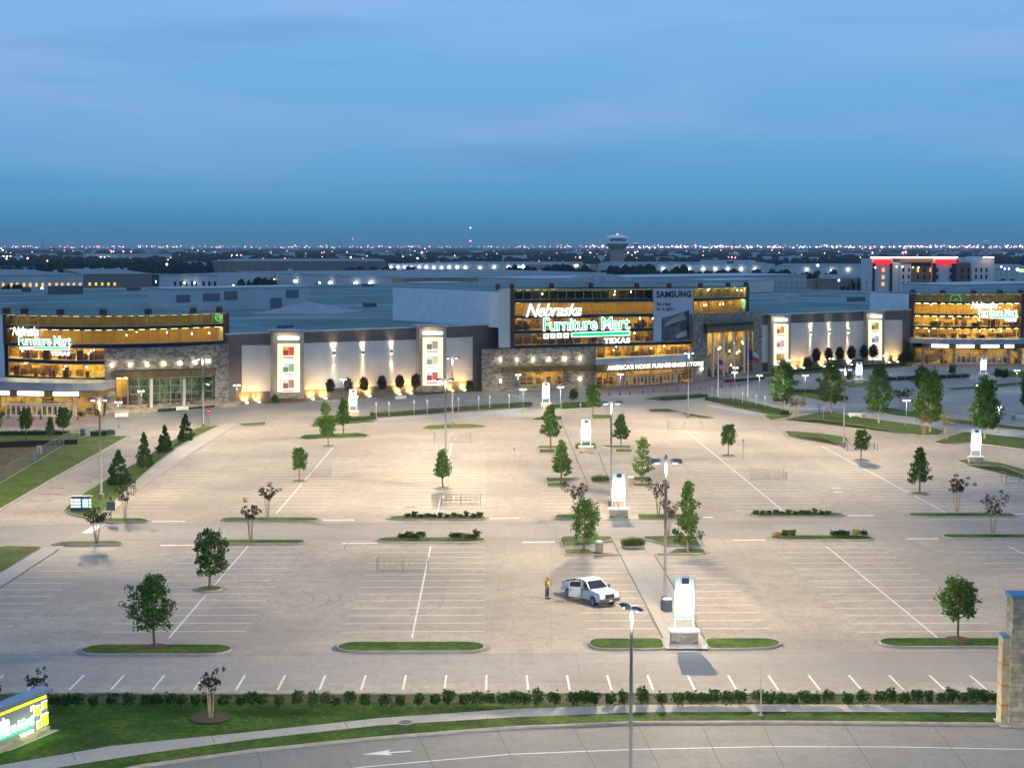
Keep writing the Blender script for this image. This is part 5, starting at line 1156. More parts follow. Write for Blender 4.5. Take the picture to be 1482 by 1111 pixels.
def bin_():
    r_ = empty('litter_bin', (0, 0, 0), 0, 'x', 'litter bin'); mb = MB(); mb._lathe([(.32, 0), (.36, .1), (.37, .95), (.36, 1.0)], (0, 0, 0), 14)
    for k in range(14): a = 2 * math.pi * k / 14; mb.bar((.37 * math.cos(a), .37 * math.sin(a), .08), (.38 * math.cos(a), .38 * math.sin(a), .95), .05)
    mb.build('body', M_BIN, r_); mb = MB(); mb._lathe([(.4, 0), (.4, .08), (.3, .14), (.2, .15)], (0, 0, 1.0), 14); mb.build('lid', M_CAPS, r_); return r_
bn = bin_()
for x, y, lb in [(867, 799, 'on the walkway beside a grass island'), (965.5, 885, 'at the foot of the tall lamp near the front sign'), (913, 702, 'right of the second nearest banner sign'), (1250, 606, 'beside the concrete bench on the median'), (1466, 607.5, 'beside the bench near the right edge')]:
    place(bn, USED, at(x, y), 0, label='round grey litter bin ' + lb, group='round litter bins')
r_ = empty('litter_bin', at(962, 884.5), 0, 'slim dark brown box bin behind the round grey bin at the tall lamp', 'litter bin'); mb = MB(); mb.box((0, .3, .55), (.4, .4, 1.1)); mb.build('body', mat('brown_bin', (.08, .04, .03), .6), r_); mb = MB(); mb.box((0, .3, 1.13), (.46, .46, .06)); mb.build('lid', M_FIX, r_)
def bench():
    r_ = empty('bench', (0, 0, 0), 0, 'x', 'bench'); mb = MB(); mb.box((0, 0, .45), (2.4, .5, .12)); mb.build('seat', M_CAPS, r_)
    for s in (-1, 1): mb = MB(); mb.box((s * .9, 0, .2), (.25, .45, .4)); mb.build('leg', M_CAPS, r_)
    mb = MB(); mb.box((0, .28, .75), (2.4, .08, .4)); mb.build('backrest', M_CAPS, r_); return r_
be = bench()
for x, y, lb in [(1238, 605, 'on the grassy median among the big trees'), (1478, 607.5, 'on the median at the right edge')]: place(be, USED, at(x, y), R(-10), label='pale concrete bench ' + lb, group='concrete benches')
r_ = empty('recycling_bin', at(1186, 600), 0, 'small blue-topped box on a post beside the curving path', 'bin'); mb = MB(); mb.bar((0, 0, 0), (0, 0, 1.3), .12); mb.build('post', M_FIX, r_); mb = MB(); mb.box((0, 0, 1.6), (.7, .4, .6)); mb.build('box', mat('blue_box', (.04, .14, .45), .5), r_)
def lowboard():
    r_ = empty('low_board', (0, 0, 0), 0, 'x', 'sign'); mb = MB(); mb.box((0, 0, .75), (2.4, .12, .7)); mb.build('board', mat('board_white', (.62, .62, .60), .6), r_)
    for s in (-1, 1): mb = MB(); mb.bar((s * 1.0, .02, 0), (s * 1.0, .02, .45), .1); mb.build('leg', M_POLE, r_)
    return r_
lb_ = lowboard()
for x, y, lb in [(176, 606, 'at the left end of the stone planter'), (264, 596, 'on the kerb before the planter shrubs'), (580, 580, 'on the bed before the plain wall')]: place(lb_, USED, at(x, y), R(25), label='low white board ' + lb, group='low white boards before the store')
# no-entry sign
r_ = empty('road_sign', at(303, 614), 0, 'round red no-entry sign beside the far end of the cedar verge', 'sign'); mb = MB(); mb.bar((0, 0, 0), (0, 0, 2.6), .08); mb.build('post', M_POSTW, r_)
mb = MB(); mb.tube([(0, -.06, 2.4), (0, -.09, 2.4)], .45, 18); dd = mb.build('disc', mat('sign_red', (.55, .03, .03), .5), r_); mb = MB(); mb.box((0, -.10, 2.4), (.62, .012, .14)); mb.build('bar', M_WFRAME, dd)
r_ = empty('road_sign', at(161, 757), 0, 'back of a square grey sign on a thin post by the crape myrtles', 'sign'); mb = MB(); mb.bar((0, 0, 0), (0, 0, 3.0), .08); mb.build('post', M_POLE, r_); mb = MB(); mb.box((0, -.07, 1.9), (.95, .03, .95)); mb.build('plate', mat('plate_back', (.16, .18, .20), .5, .4), r_); mb = MB(); mb.box((0, 0, 2.75), (.3, .03, .35)); mb.build('small_plate', mat('plate_rust', (.35, .1, .06), .6), r_)
# guide board with lit rows
r_ = empty('guide_board', at(118, 740), R(0), 'low guide board with rows of small lit white panels at the verge tip', 'sign'); mb = MB(); mb.box((0, 0, .18), (2.3, .5, .36)); mb.build('base', mat('slate_base', (.12, .13, .14), .7), r_)
mb = MB(); mb.box((0, 0, 1.05), (2.2, .22, 1.38)); mb.build('cabinet', mat('cabinet_grey', (.22, .24, .25), .5), r_); mb = MB(); mb.box((0, 0, 1.79), (2.5, .34, .09)); mb.build('cap', M_CAPS, r_)
M_TEAL = emat('teal_lit', (.55, .95, .88), 1.1); M_WLIT = emat('white_lit', (.95, .97, 1), 1.6)
for z in (.62, .98, 1.34):
    mb = MB(); mb.box((-.45, -.13, z), (.75, .03, .2)); mb.build('text_row', M_WLIT, r_)
    for s in (-1, 1): mb = MB(); mb.box((s * 1.02, -.13, z), (.24, .03, .2)); mb.build('arrow_panel', M_WLIT, r_)
mb = MB(); mb.box((.48, -.13, .98), (.6, .03, .92)); mb.build('map_panel', M_TEAL, r_)
# flags
def flagpole(): pass
for k, (x, y, top, lb) in enumerate([(1039, 577, 497, 'left flagpole, flying a striped flag with a starred blue corner, before the arched window'), (1082, 575, 478, 'right and taller flagpole with a dark drooping flag')]):
    b = at(x, y); H = (y - top) / F * b.y; r_ = empty('flagpole', b, 0, lb, 'flagpole', 'flagpoles before the arched window'); mb = MB(); mb.tube([(0, 0, 0), (0, 0, H)], [.13, .07], 8); mb.build('pole', M_WFRAME, r_)
    mb = MB(); mb._lathe([(.02, -.1), (.12, 0), (.02, .1)], (0, 0, H + .05), 8); mb.build('finial', M_LEAD, r_)
    zt = H * .72; mb = MB(); n = 10; fw, fh = 2.6, 2.0; cols_ = []
    for i in range(n + 1):
        u = i / n; xx = u * fw * .82; yy = .22 * math.sin(u * 9); dz = -.75 * u ** 1.2 * fw * .55
        for j in range(14): v = j / 13; mb.v.append((.1 + xx, yy + .04 * math.sin(v * 5), zt + dz - v * fh))
    for i in range(n):
        for j in range(13):
            a = i * 14 + j; mb.f.append((a, a + 14, a + 15, a + 1)); canton = i < 4 and j < 7
            mb.m.append((2 if canton else (0 if j % 2 == 0 else 1)) if k == 0 else (2 if i < 4 else (1 if j < 6 else 0)))
    mb.build('flag', [mat('flag_red', (.35, .03, .04), .8), mat('flag_white', (.5, .48, .48), .8), mat('flag_blue', (.02, .03, .13), .8)], r_)
# chain-link fence and silt fence on the left
r_ = empty('chain_link_fence', at(0, 700), 0, 'low chain-link fence running diagonally between the field and green verge', 'fence'); M_WIRE = mat('fence_wire', (.13, .14, .14), .6, .5)
fpx = [(-80, 752), (-30, 717), (0, 698), (18, 687), (38, 676), (58, 664), (80, 652), (98, 642), (112, 637), (130, 636)]
mb = MB(); tops = []
for i in range(len(fpx) - 1):
    a, b = at(*fpx[i]), at(*fpx[i + 1]); n = max(1, int((b - a).length / 3))
    for k in range(n): p = a.lerp(b, k / n); mb.bar(p, p + Vector((0, 0, 1.75)), .09)
mb.build('posts', M_WIRE, r_, world=True)['kind'] = 'stuff'; mb = MB()
for i in range(len(fpx) - 1):
    a, b = at(*fpx[i]), at(*fpx[i + 1]); up = Vector((0, 0, 1)); mb.bar(a + up * 1.72, b + up * 1.72, .06)
    L_ = (b - a).length; n = int(L_ / .28)
    for k in range(n): p, q = a.lerp(b, k / n), a.lerp(b, min(1, (k + 4) / n)); mb.bar(p + up * .05, q + up * 1.7, .013); mb.bar(p + up * 1.7, q + up * .05, .013)
mb.build('mesh', M_WIRE, r_, world=True)
r_ = empty('silt_fence', at(40, 644), 0, 'black fabric fence strip along the far side of the dry field', 'fence'); mb = MB(); pts = [at(-100, 650), at(0, 648), (at(50, 646)), at(112, 644)]
for i in range(3): mb.bar(pts[i] + Vector((0, 0, .45)), pts[i + 1] + Vector((0, 0, .45)), .05, .9)
mb.build('fabric', mat('black_fabric', (.008, .008, .01), .9), r_, world=True); mb = MB()
for i in range(3):
    for k in range(7): p = pts[i].lerp(pts[i + 1], k / 7) + Vector((0, .08, 0)); mb.bar(p, p + Vector((0, 0, 1.05)), .05)
mb.build('stakes', M_WOOD, r_, world=True)
r_ = empty('utility_box', at(57, 656), 0, 'grey utility cabinet on the field behind the fence', 'utility box'); mb = MB(); mb.box((0, 0, .55), (.6, .5, 1.1)); mb.box((0, 0, 1.12), (.66, .56, .06)); mb.build('cabinet', M_LEAD, r_); mb = MB(); mb.box((0, 0, .04), (.9, .8, .08)); mb.build('pad', M_CONC, r_)
r_ = empty('barrel', at(49, 665), 0, 'small blue barrel on the field behind the fence', 'barrel'); mb = MB(); mb._lathe([(.28, 0), (.31, .2), (.3, .25), (.31, .5), (.28, .85)], (0, 0, 0), 12); mb.build('drum', mat('barrel_blue', (.02, .16, .32), .5), r_); mb = MB(); mb._lathe([(.29, 0), (.27, .05)], (0, 0, .85), 12); mb.build('lid', M_HEAD, r_)
r_ = empty('utility_box', at(120, 631), 0, 'dark box with pipes at the fence corner beside the drive', 'utility box'); mb = MB(); mb.box((0, 0, .6), (.7, .5, 1.2)); mb.build('cabinet', M_HEAD, r_); mb = MB(); mb.bar((.2, 0, 1.2), (.2, 0, 1.6), .08); mb.bar((-.2, 0, 1.2), (-.2, 0, 1.5), .08); mb.build('pipes', M_POLE, r_)
# ------------------------------------------------------------------ corner monument and stone pillar
def mon():
    b0, b1 = at(66, 1060), at(-60, 1112); d = (b1 - b0); d.z = 0; L_ = 6.0; ang = math.atan2(-d.y, -d.x)
    r_ = empty('monument_sign', b0, ang, 'slanting monument sign with green and yellow lit squares at the bottom left corner', 'monument sign')
    # local x runs back from the right end: the right end is at x=0, the sign lies at x<0, its face looks to -y
    mb = MB(); mb.prism([(-L_ - .2, -.5), (.55, -.5), (.2, .4), (-L_ - .2, .4)], 0, .10); mb.build('slab', M_WALK, r_)
    mb = MB(); mb.box((-L_ / 2, 0, .28), (L_, .7, .42)); mb.build('stone_base', M_STONE2, r_)
    mb = MB(); mb.box((-L_ / 2, 0, 1.45), (L_ - .12, .5, 1.95)); mb.build('face', mat('sign_face_grey', (.20, .23, .27), .5), r_)
    mb = MB(); mb.box((-L_ / 2 + .05, .02, 2.66), (L_ + .35, .95, .22)); mb.build('roof_cap', mat('blue_metal_cap', (.20, .30, .42), .4, .4), r_)
    ylw = emat('lit_yellow', (.72, .80, .02), 1.3); wh = emat('lit_edge_white', (.95, 1, .9), 2.2)
    for x0, x1, z0, z1 in [(-.62, -.07, .62, 1.28), (-.98, -.68, .58, 1.0), (-.55, -.16, 1.62, 2.02), (-1.22, -.78, 1.42, 1.92), (-.92, -.70, 1.40, 1.62), (-1.48, -1.28, 1.80, 2.02)]:
        mb = MB(); mb.box(((x0 + x1) / 2, -.27, (z0 + z1) / 2), (x1 - x0, .04, z1 - z0)); q = mb.build('lit_square', ylw, r_)
        mb = MB(); mb.box(((x0 + x1) / 2, -.26, z1 + .02), (x1 - x0 + .1, .03, .05)); mb.box((x0 - .03, -.26, (z0 + z1) / 2), (.05, .03, z1 - z0 + .08)); mb.build('edge_glow', wh, q)
    for x0, x1 in ((-1.1, -.2), (-2.3, -1.2), (-3.6, -2.4), (-4.9, -3.7)):
        mb = MB(); mb.box(((x0 + x1) / 2, -.27, 2.32), (x1 - x0, .04, .15)); mb.build('light_slot', ylw, r_)
    def txt(body, x0, x1, z0, z1, y, m, nm, bold, grow=0):
        V, Fc = textmesh(body, 0, bold, spacing=.95); mb = MB()
        for u, v, w_ in V: mb.v.append((x0 - grow + (x1 - x0 + 2 * grow) * u, y - .05 * w_, z0 - grow + (z1 - z0 + 2 * grow) * v))
        mb.f = Fc; mb.m = [0] * len(Fc); mb.build(nm, m, r_)
    txt('Nebraska', -5.6, -3.4, 1.5, 2.05, -.27, M_LTRW, 'upper_lettering', .03); txt('Furniture Mart', -5.2, -1.4, .98, 1.52, -.27, M_LTRW, 'letter_backing', .07, .04); txt('Furniture Mart', -5.2, -1.4, .98, 1.52, -.33, M_MINT, 'main_lettering', -.012); txt('TEXAS', -2.55, -1.38, .50, .68, -.27, M_LTRW, 'lower_lettering', .03)
    mb = MB(); mb.box((-3.3, -.27, .84), (3.9, .04, .07)); mb.build('green_bar', M_GREEN, r_)
    light('AREA', 'face_glow', (-1.6, -1.2, 1.1), 26, (.72, 1.0, .38), r_, shape='RECTANGLE', size=3, size_y=1, rot=(R(60), 0, 0))
mon()
M_ASH = stone('ashlar', 1.0); 
def ashlar():
    m, N, L, b = nt('ashlar_block'); b.inputs['Roughness'].default_value = .9; tc = N.new('ShaderNodeTexCoord'); sp = N.new('ShaderNodeSeparateXYZ'); L.new(tc.outputs['Object'], sp.inputs[0])
    ad = N.new('ShaderNodeMath'); ad.operation = 'ADD'; L.new(sp.outputs[0], ad.inputs[0]); L.new(sp.outputs[1], ad.inputs[1]); cb = N.new('ShaderNodeCombineXYZ'); L.new(ad.outputs[0], cb.inputs[0]); L.new(sp.outputs[2], cb.inputs[1])
    br = N.new('ShaderNodeTexBrick'); br.inputs['Scale'].default_value = 1; br.inputs['Brick Width'].default_value = .62; br.inputs['Row Height'].default_value = .30; br.inputs['Mortar Size'].default_value = .012; br.squash = 1.6; br.squash_frequency = 3; br.offset = .4
    br.inputs['Color1'].default_value = (.42, .40, .30, 1); br.inputs['Color2'].default_value = (.26, .25, .20, 1); br.inputs['Mortar'].default_value = (.20, .19, .16, 1); L.new(cb.outputs[0], br.inputs['Vector'])
    n = N.new('ShaderNodeTexNoise'); n.inputs['Scale'].default_value = 2.2; n.inputs['Detail'].default_value = 6; L.new(tc.outputs['Object'], n.inputs['Vector']); mx = N.new('ShaderNodeMix'); mx.data_type = 'RGBA'; mx.blend_type = 'MULTIPLY'; mx.inputs[0].default_value = .6
    L.new(br.outputs['Color'], mx.inputs[6]); cr = N.new('ShaderNodeValToRGB'); cr.color_ramp.elements[0].position = .35; cr.color_ramp.elements[0].color = (.55, .5, .4, 1); cr.color_ramp.elements[1].position = .65; cr.color_ramp.elements[1].color = (1.3, 1.25, 1.1, 1); L.new(n.outputs['Fac'], cr.inputs[0]); L.new(cr.outputs[0], mx.inputs[7]); L.new(mx.outputs[2], b.inputs['Base Color'])
    bp = N.new('ShaderNodeBump'); bp.inputs['Strength'].default_value = .6; bp.inputs['Distance'].default_value = .03; L.new(br.outputs['Fac'], bp.inputs['Height']); bp.invert = True; L.new(bp.outputs[0], b.inputs['Normal']); return m
M_ASH = ashlar(); p = at(1461, 1050); p.z = g(p.y)
r_ = empty('stone_pillar', p, 0, 'tall limestone pillar with blue cap and lower buttress at the bottom right corner', 'pillar')
mb = MB(); mb.prism([(-.6, -.4), (2.2, -.3), (2.2, 1.3), (-.6, 1.3)], -.05, .08); mb.build('footing', M_WALK, r_)
mb = MB(); mb.box((.75, .5, 3.95), (1.55, 1.15, 7.8)); mb.build('shaft', M_ASH, r_); mb = MB(); mb.box((.75, .5, 7.95), (1.75, 1.35, .2)); mb.build('cap', mat('blue_stone_cap', (.10, .25, .42), .6), r_)
mb = MB(); mb.box((-.24, .7, 2.68), (.42, .9, 5.3)); bt = mb.build('buttress', mat('yellow_limestone', (.38, .34, .23), .9, var=.25, scale=2.2), r_); mb = MB(); mb.box((-.24, .7, 5.40), (.46, .96, .14)); mb.build('cap', MATS['blue_stone_cap'], bt)
mb = MB()
for z in (1.2, 2.4, 3.7): mb.box((-.24, .7, z), (.435, .915, .13))
mb.build('rust_band', mat('rust_stone', (.36, .20, .05), .9), bt)
mb = MB(); mb.box((1.25, -.12, 6.3), (.9, .08, 2.3)); mb.build('sign_face', mat('slate_sign', (.11, .10, .10), .6), r_); mb = MB(); mb.box((1.3, -.13, 7.5), (.9, .1, .1)); mb.build('sign_cap', MATS['blue_stone_cap'], r_)
# manhole cover, valve lids
for x, y, r0, lb in [(587, 1046, .42, 'dark round manhole cover set in the street-side pavement'), (594, 734, .7, 'dark drain cover left of the centre shrub island'), (1030, 962, 0, '')]:
    if r0: o = empty('manhole_cover', at(x, y, .064 if y > 1000 else .008), 0, lb, 'manhole cover'); mb = MB(); mb._lathe([(r0, 0), (r0, .02)], (0, 0, 0), 18); mb.build('cover', mat('cast_iron', (.10, .09, .10), .7), o); mb = MB(); mb._lathe([(r0 + .12, 0), (r0 + .12, .012)], (0, 0, 0), 18); mb.build('rim', M_KERB, o)
# ------------------------------------------------------------------ plants
def leafmat(name, c1, c2, c3):
    m, N, L, b = nt(name); b.inputs['Roughness'].default_value = .7; b.inputs['Specular IOR Level'].default_value = .2
    ge = N.new('ShaderNodeObjectInfo'); tc = N.new('ShaderNodeTexCoord'); n = N.new('ShaderNodeTexNoise'); n.inputs['Scale'].default_value = 2.6; n.inputs['Detail'].default_value = 4; L.new(tc.outputs['Object'], n.inputs['Vector'])
    cr = N.new('ShaderNodeValToRGB'); e = cr.color_ramp.elements; e[0].position = .34; e[1].position = .68; e[0].color = (*c1, 1); e[1].color = (*c3, 1); x = e.new(.5); x.color = (*c2, 1); L.new(n.outputs['Fac'], cr.inputs[0]); L.new(cr.outputs[0], b.inputs['Base Color'])
    tl = N.new('ShaderNodeBsdfTranslucent'); L.new(cr.outputs[0], tl.inputs['Color']); ms = N.new('ShaderNodeMixShader'); ms.inputs[0].default_value = .28; L.new(b.outputs[0], ms.inputs[1]); L.new(tl.outputs[0], ms.inputs[2]); L.new(ms.outputs[0], N['Material Output'].inputs[0]); return m
M_LEAF = leafmat('leaf_green', (.026, .080, .015), (.060, .14, .024), (.13, .24, .042)); M_LEAFL = leafmat('leaf_light', (.05, .10, .025), (.08, .15, .035), (.12, .20, .05))
M_LEAFC = leafmat('crape_leaf', (.035, .030, .022), (.055, .050, .028), (.085, .075, .040)); M_CEDAR = leafmat('cedar_leaf', (.014, .050, .012), (.030, .080, .018), (.065, .13, .028)); M_HEDGE = leafmat('hedge_leaf', (.018, .055, .012), (.036, .092, .018), (.075, .15, .03))
M_REED = leafmat('reed_leaf', (.10, .16, .03), (.16, .24, .05), (.22, .28, .08)); M_GOLD = leafmat('gold_leaf', (.18, .18, .03), (.28, .26, .05), (.34, .30, .07)); M_PINK = leafmat('pink_bloom', (.10, .03, .06), (.18, .05, .10), (.12, .06, .08))
M_BARK = mat('bark', (.15, .11, .085), .9, var=.3, scale=5); M_BARKL = mat('pale_bark', (.34, .27, .19), .85, var=.2, scale=5)
def leaf(mb, p, s, rg, flat=0.0):
    a = Vector((rg.gauss(0, 1), rg.gauss(0, 1), rg.gauss(0, 1) * (1 - flat))); a.normalize(); b = a.orthogonal().normalized(); b.rotate(Matrix.Rotation(rg.uniform(0, 6.3), 3, a)); a *= s; b *= s * rg.uniform(.5, .8)
    mb.face([p - a - b * .3, p - b, p + a, p + b])
def clump(mb, c, r, n, s, rg, squash=.75):
    for _ in range(n):
        d = Vector((rg.gauss(0, 1), rg.gauss(0, 1), rg.gauss(0, 1) * squash)); d.normalize(); d *= r * rg.random() ** .45; leaf(mb, c + d, s * rg.uniform(.7, 1.3), rg)
def tree(seed, H, trunk, rad, prof, nl, cl_r, leaf_s, lm, bark, name='tree', cat='tree', up=.35, npc=34):
    "H total height; trunk = clear stem; rad = crown radius; prof(t) relative radius at crown height t"
    rg = random.Random(seed); r_ = empty(name, (0, 0, 0), 0, 'x', cat); wd = MB(); lf = MB()
    lean = Vector((rg.uniform(-.15, .15), rg.uniform(-.15, .15), 0)); sp = [Vector((0, 0, -.05)), Vector((0, 0, trunk)) + lean * .5, Vector((0, 0, trunk + (H - trunk) * .5)) + lean, Vector((0, 0, H * .96)) + lean * 1.2]
    wd.tube(sp, [.022 * H, .017 * H, .010 * H, .003 * H], 7)
    for i in range(nl):
        t = ((i + .5) / nl) ** .9; ang = i * 2.4 + rg.uniform(-.4, .4); R_ = rad * prof(t) * rg.uniform(.62, 1.12); z = trunk + (H - trunk) * t
        z0 = max(trunk * .85, z - R_ * up - .1); k = (z0 - trunk) / (H - trunk) if z0 > trunk else 0; base = Vector((0, 0, z0)) + lean * (.5 + .5 * max(0, k)); tip = Vector((math.cos(ang) * R_, math.sin(ang) * R_, z)) + lean
        mid = base.lerp(tip, .55) + Vector((0, 0, -.04 * H * rg.random())); wd.tube([base, mid, tip], [.007 * H, .004 * H, .0015 * H], 4, cap=False)
        nc = 3 if R_ > rad * .45 else 2
        for j in range(nc):
            q = base.lerp(tip, .45 + .55 * (j + 1) / nc) + Vector((rg.gauss(0, .12), rg.gauss(0, .12), rg.gauss(0, .1))) * rad * .6; clump(lf, q, cl_r * rg.uniform(.6, 1.15), npc, leaf_s, rg)
    for k in range(4): clump(lf, Vector((rg.gauss(0, .12), rg.gauss(0, .12), H * (.97 - k * .05))) + lean, cl_r * (.3 + k * .15), npc // 2, leaf_s, rg)
    wd.build('trunk', bark, r_); lf.build('crown', lm, r_); return r_
cone = lambda t: 1.0 - .88 * t if t > .12 else .7 + 2 * t
oval = lambda t: math.sin(math.pi * (.14 + .80 * t)) ** .7
rnd = lambda t: math.sin(math.pi * (.2 + .72 * t)) ** .8
wide = lambda t: (math.sin(math.pi * (.17 + .68 * t)) ** .9) * (1.15 - .45 * t)
T_WIDE = tree(1, 6.0, 1.7, 2.1, wide, 46, .52, .115, M_LEAF, M_BARK, 'oak_tree', npc=30)
T_WIDE2 = tree(2, 5.0, 1.4, 1.7, wide, 40, .46, .11, M_LEAF, M_BARK, 'oak_tree', npc=30)
T_RND = tree(3, 5.0, 2.0, 1.7, rnd, 40, .5, .12, M_LEAF, M_BARK, 'shade_tree', npc=28)
T_CONE = tree(4, 6.0, 2.0, 1.55, cone, 46, .42, .12, M_LEAF, M_BARK, 'conical_tree')
T_CONE2 = tree(5, 6.4, 1.9, 1.8, cone, 48, .46, .13, M_LEAF, M_BARK, 'conical_tree')
T_LIGHT = tree(6, 6.2, 1.5, 1.9, cone, 42, .45, .12, M_LEAFL, M_BARK, 'conical_tree', npc=22)
T_BIG = tree(7, 8.5, 2.0, 2.5, lambda t: oval(t) * (1.1 - .35 * t) * (.9 + .14 * math.sin(t * 17)), 52, .58, .16, M_LEAF, M_BARKL, 'shade_tree', npc=34)
T_BIG2 = tree(8, 8.8, 1.9, 2.5, lambda t: (1.05 - .72 * t) * (.6 + .4 * min(1, t * 6)), 60, .66, .17, M_LEAF, M_BARKL, 'shade_tree', npc=34)
T_IRR = tree(9, 6.6, 1.3, 1.9, lambda t: (1 - .85 * t) * (.75 + .35 * math.sin(t * 23)), 54, .42, .12, M_LEAF, M_BARKL, 'cypress_tree', npc=32)
T_SM = tree(10, 4.2, 2.0, .95, rnd, 24, .42, .13, M_LEAFC, M_BARK, 'small_tree', npc=26)
def crape(seed, H=3.6, W=1.3, dens=22, lm=M_LEAFC, t0=.55):
    rg = random.Random(seed); r_ = empty('crape_myrtle', (0, 0, 0), 0, 'x', 'tree'); wd = MB(); lf = MB()
    for s in range(6):
        a = s * 1.05 + rg.uniform(-.3, .3); o = Vector((math.cos(a), math.sin(a), 0)); tip = o * W * rg.uniform(.5, .9) + Vector((0, 0, H * rg.uniform(.72, .95))); mid = o * W * .28 + Vector((0, 0, H * .42)); wd.tube([o * .12, mid, tip], [.035, .026, .010], 5, cap=False)
        for k in range(5):
            t = rg.uniform(0, 1); b = mid.lerp(tip, t); q = b + Vector((rg.gauss(0, .3), rg.gauss(0, .3), abs(rg.gauss(.15, .2)))) * W * .8
            if q.z < H * t0: q.z = H * t0 + rg.random() * .3
            wd.tube([b, q], [.010, .004], 4, cap=False); clump(lf, q, .30 * W * rg.uniform(.5, 1), dens, .085, rg, .8)
    wd.build('trunk', M_BARKL, r_); lf.build('crown', lm, r_); return r_
C_A = crape(21); C_B = crape(22, 3.4, 1.0); C_C = crape(23, 3.2, 1.5, 30, t0=.62); C_D = crape(24, 3.0, .8, 12)
C_E = crape(25, 3.6, 1.5, 20, leafmat('bronze_crape_leaf', (.10, .08, .03), (.16, .12, .05), (.20, .15, .06)))
def cedar(seed, H=4.2, W=1.45):
    rg = random.Random(seed); r_ = empty('cedar_tree', (0, 0, 0), 0, 'x', 'tree'); wd = MB(); wd.tube([(0, 0, -.05), (0, 0, H * .93)], [.12, .02], 7); wd.build('trunk', M_BARK, r_); lf = MB()
    for i in range(130):
        t = rg.random() ** 1.25; a = rg.uniform(0, 6.283); r = W * (1 - t) ** .85 * rg.uniform(.55, 1.05) * (.75 + .25 * min(1, t * 8)); clump(lf, Vector((math.cos(a) * r, math.sin(a) * r, .15 + H * .93 * t)), .30 * (1.15 - .6 * t), 34, .10, rg, 1.0)
    for k in range(8): clump(lf, Vector((rg.gauss(0, .05), rg.gauss(0, .05), H * (.8 + .025 * k))), .14, 14, .07, rg, 1.6)
    lf.build('crown', M_CEDAR, r_); return r_
CD_A = cedar(31); CD_B = cedar(32, 4.4, 1.3)
def bush(seed, H=1.0, W=.5, lm=M_HEDGE, n=13, name='shrub', s=.07, npc=46):
    rg = random.Random(seed); r_ = empty(name, (0, 0, 0), 0, 'x', 'shrub'); wd = MB()
    for k in range(5): a = k * 1.26; wd.tube([(0, 0, -.03), (math.cos(a) * W * .5, math.sin(a) * W * .5, H * .6)], [.02, .008], 4, cap=False)
    wd.build('stems', M_BARK, r_); lf = MB()
    for i in range(n):
        a = rg.uniform(0, 6.28); rr_ = W * .62 * rg.random() ** .5; z = H * rg.uniform(.28, .80); clump(lf, Vector((math.cos(a) * rr_, math.sin(a) * rr_, z)), W * .48, npc, s, rg, .9)
    for i in range(7): a = rg.uniform(0, 6.28); clump(lf, Vector((math.cos(a) * W * .55, math.sin(a) * W * .55, H * rg.uniform(.7, .98))), W * .2, 10, s, rg)
    lf.build('foliage', lm, r_); return r_
B = [bush(41 + k, rg_h, rg_w) for k, (rg_h, rg_w) in enumerate([(1.0, .52), (1.12, .56), (.88, .46), (1.0, .60)])]
BG = bush(50, .9, .6, M_GOLD, 9); BM = bush(51, 2.6, 1.4, M_HEDGE, 22, 'shrub', .14, 60)
def pt_(proto, x, y, hpx, Hn, lb, group, rz=None, wpx=None, Wn=None, wall=0):
    p = at(x, y, .12)
    if wall: p = fac(x, y, wall); p.z = g(p.y) + .05
    h = hpx / F * p.y / .99; s = h / Hn; sw = s if wpx is None else (wpx / F * p.y) / Wn
    return place(proto, USED, p, rz if rz is not None else (x * .37) % 6.28, scale=(sw, sw, s), label=lb, group=group)
G1 = 'young trees in the car park'
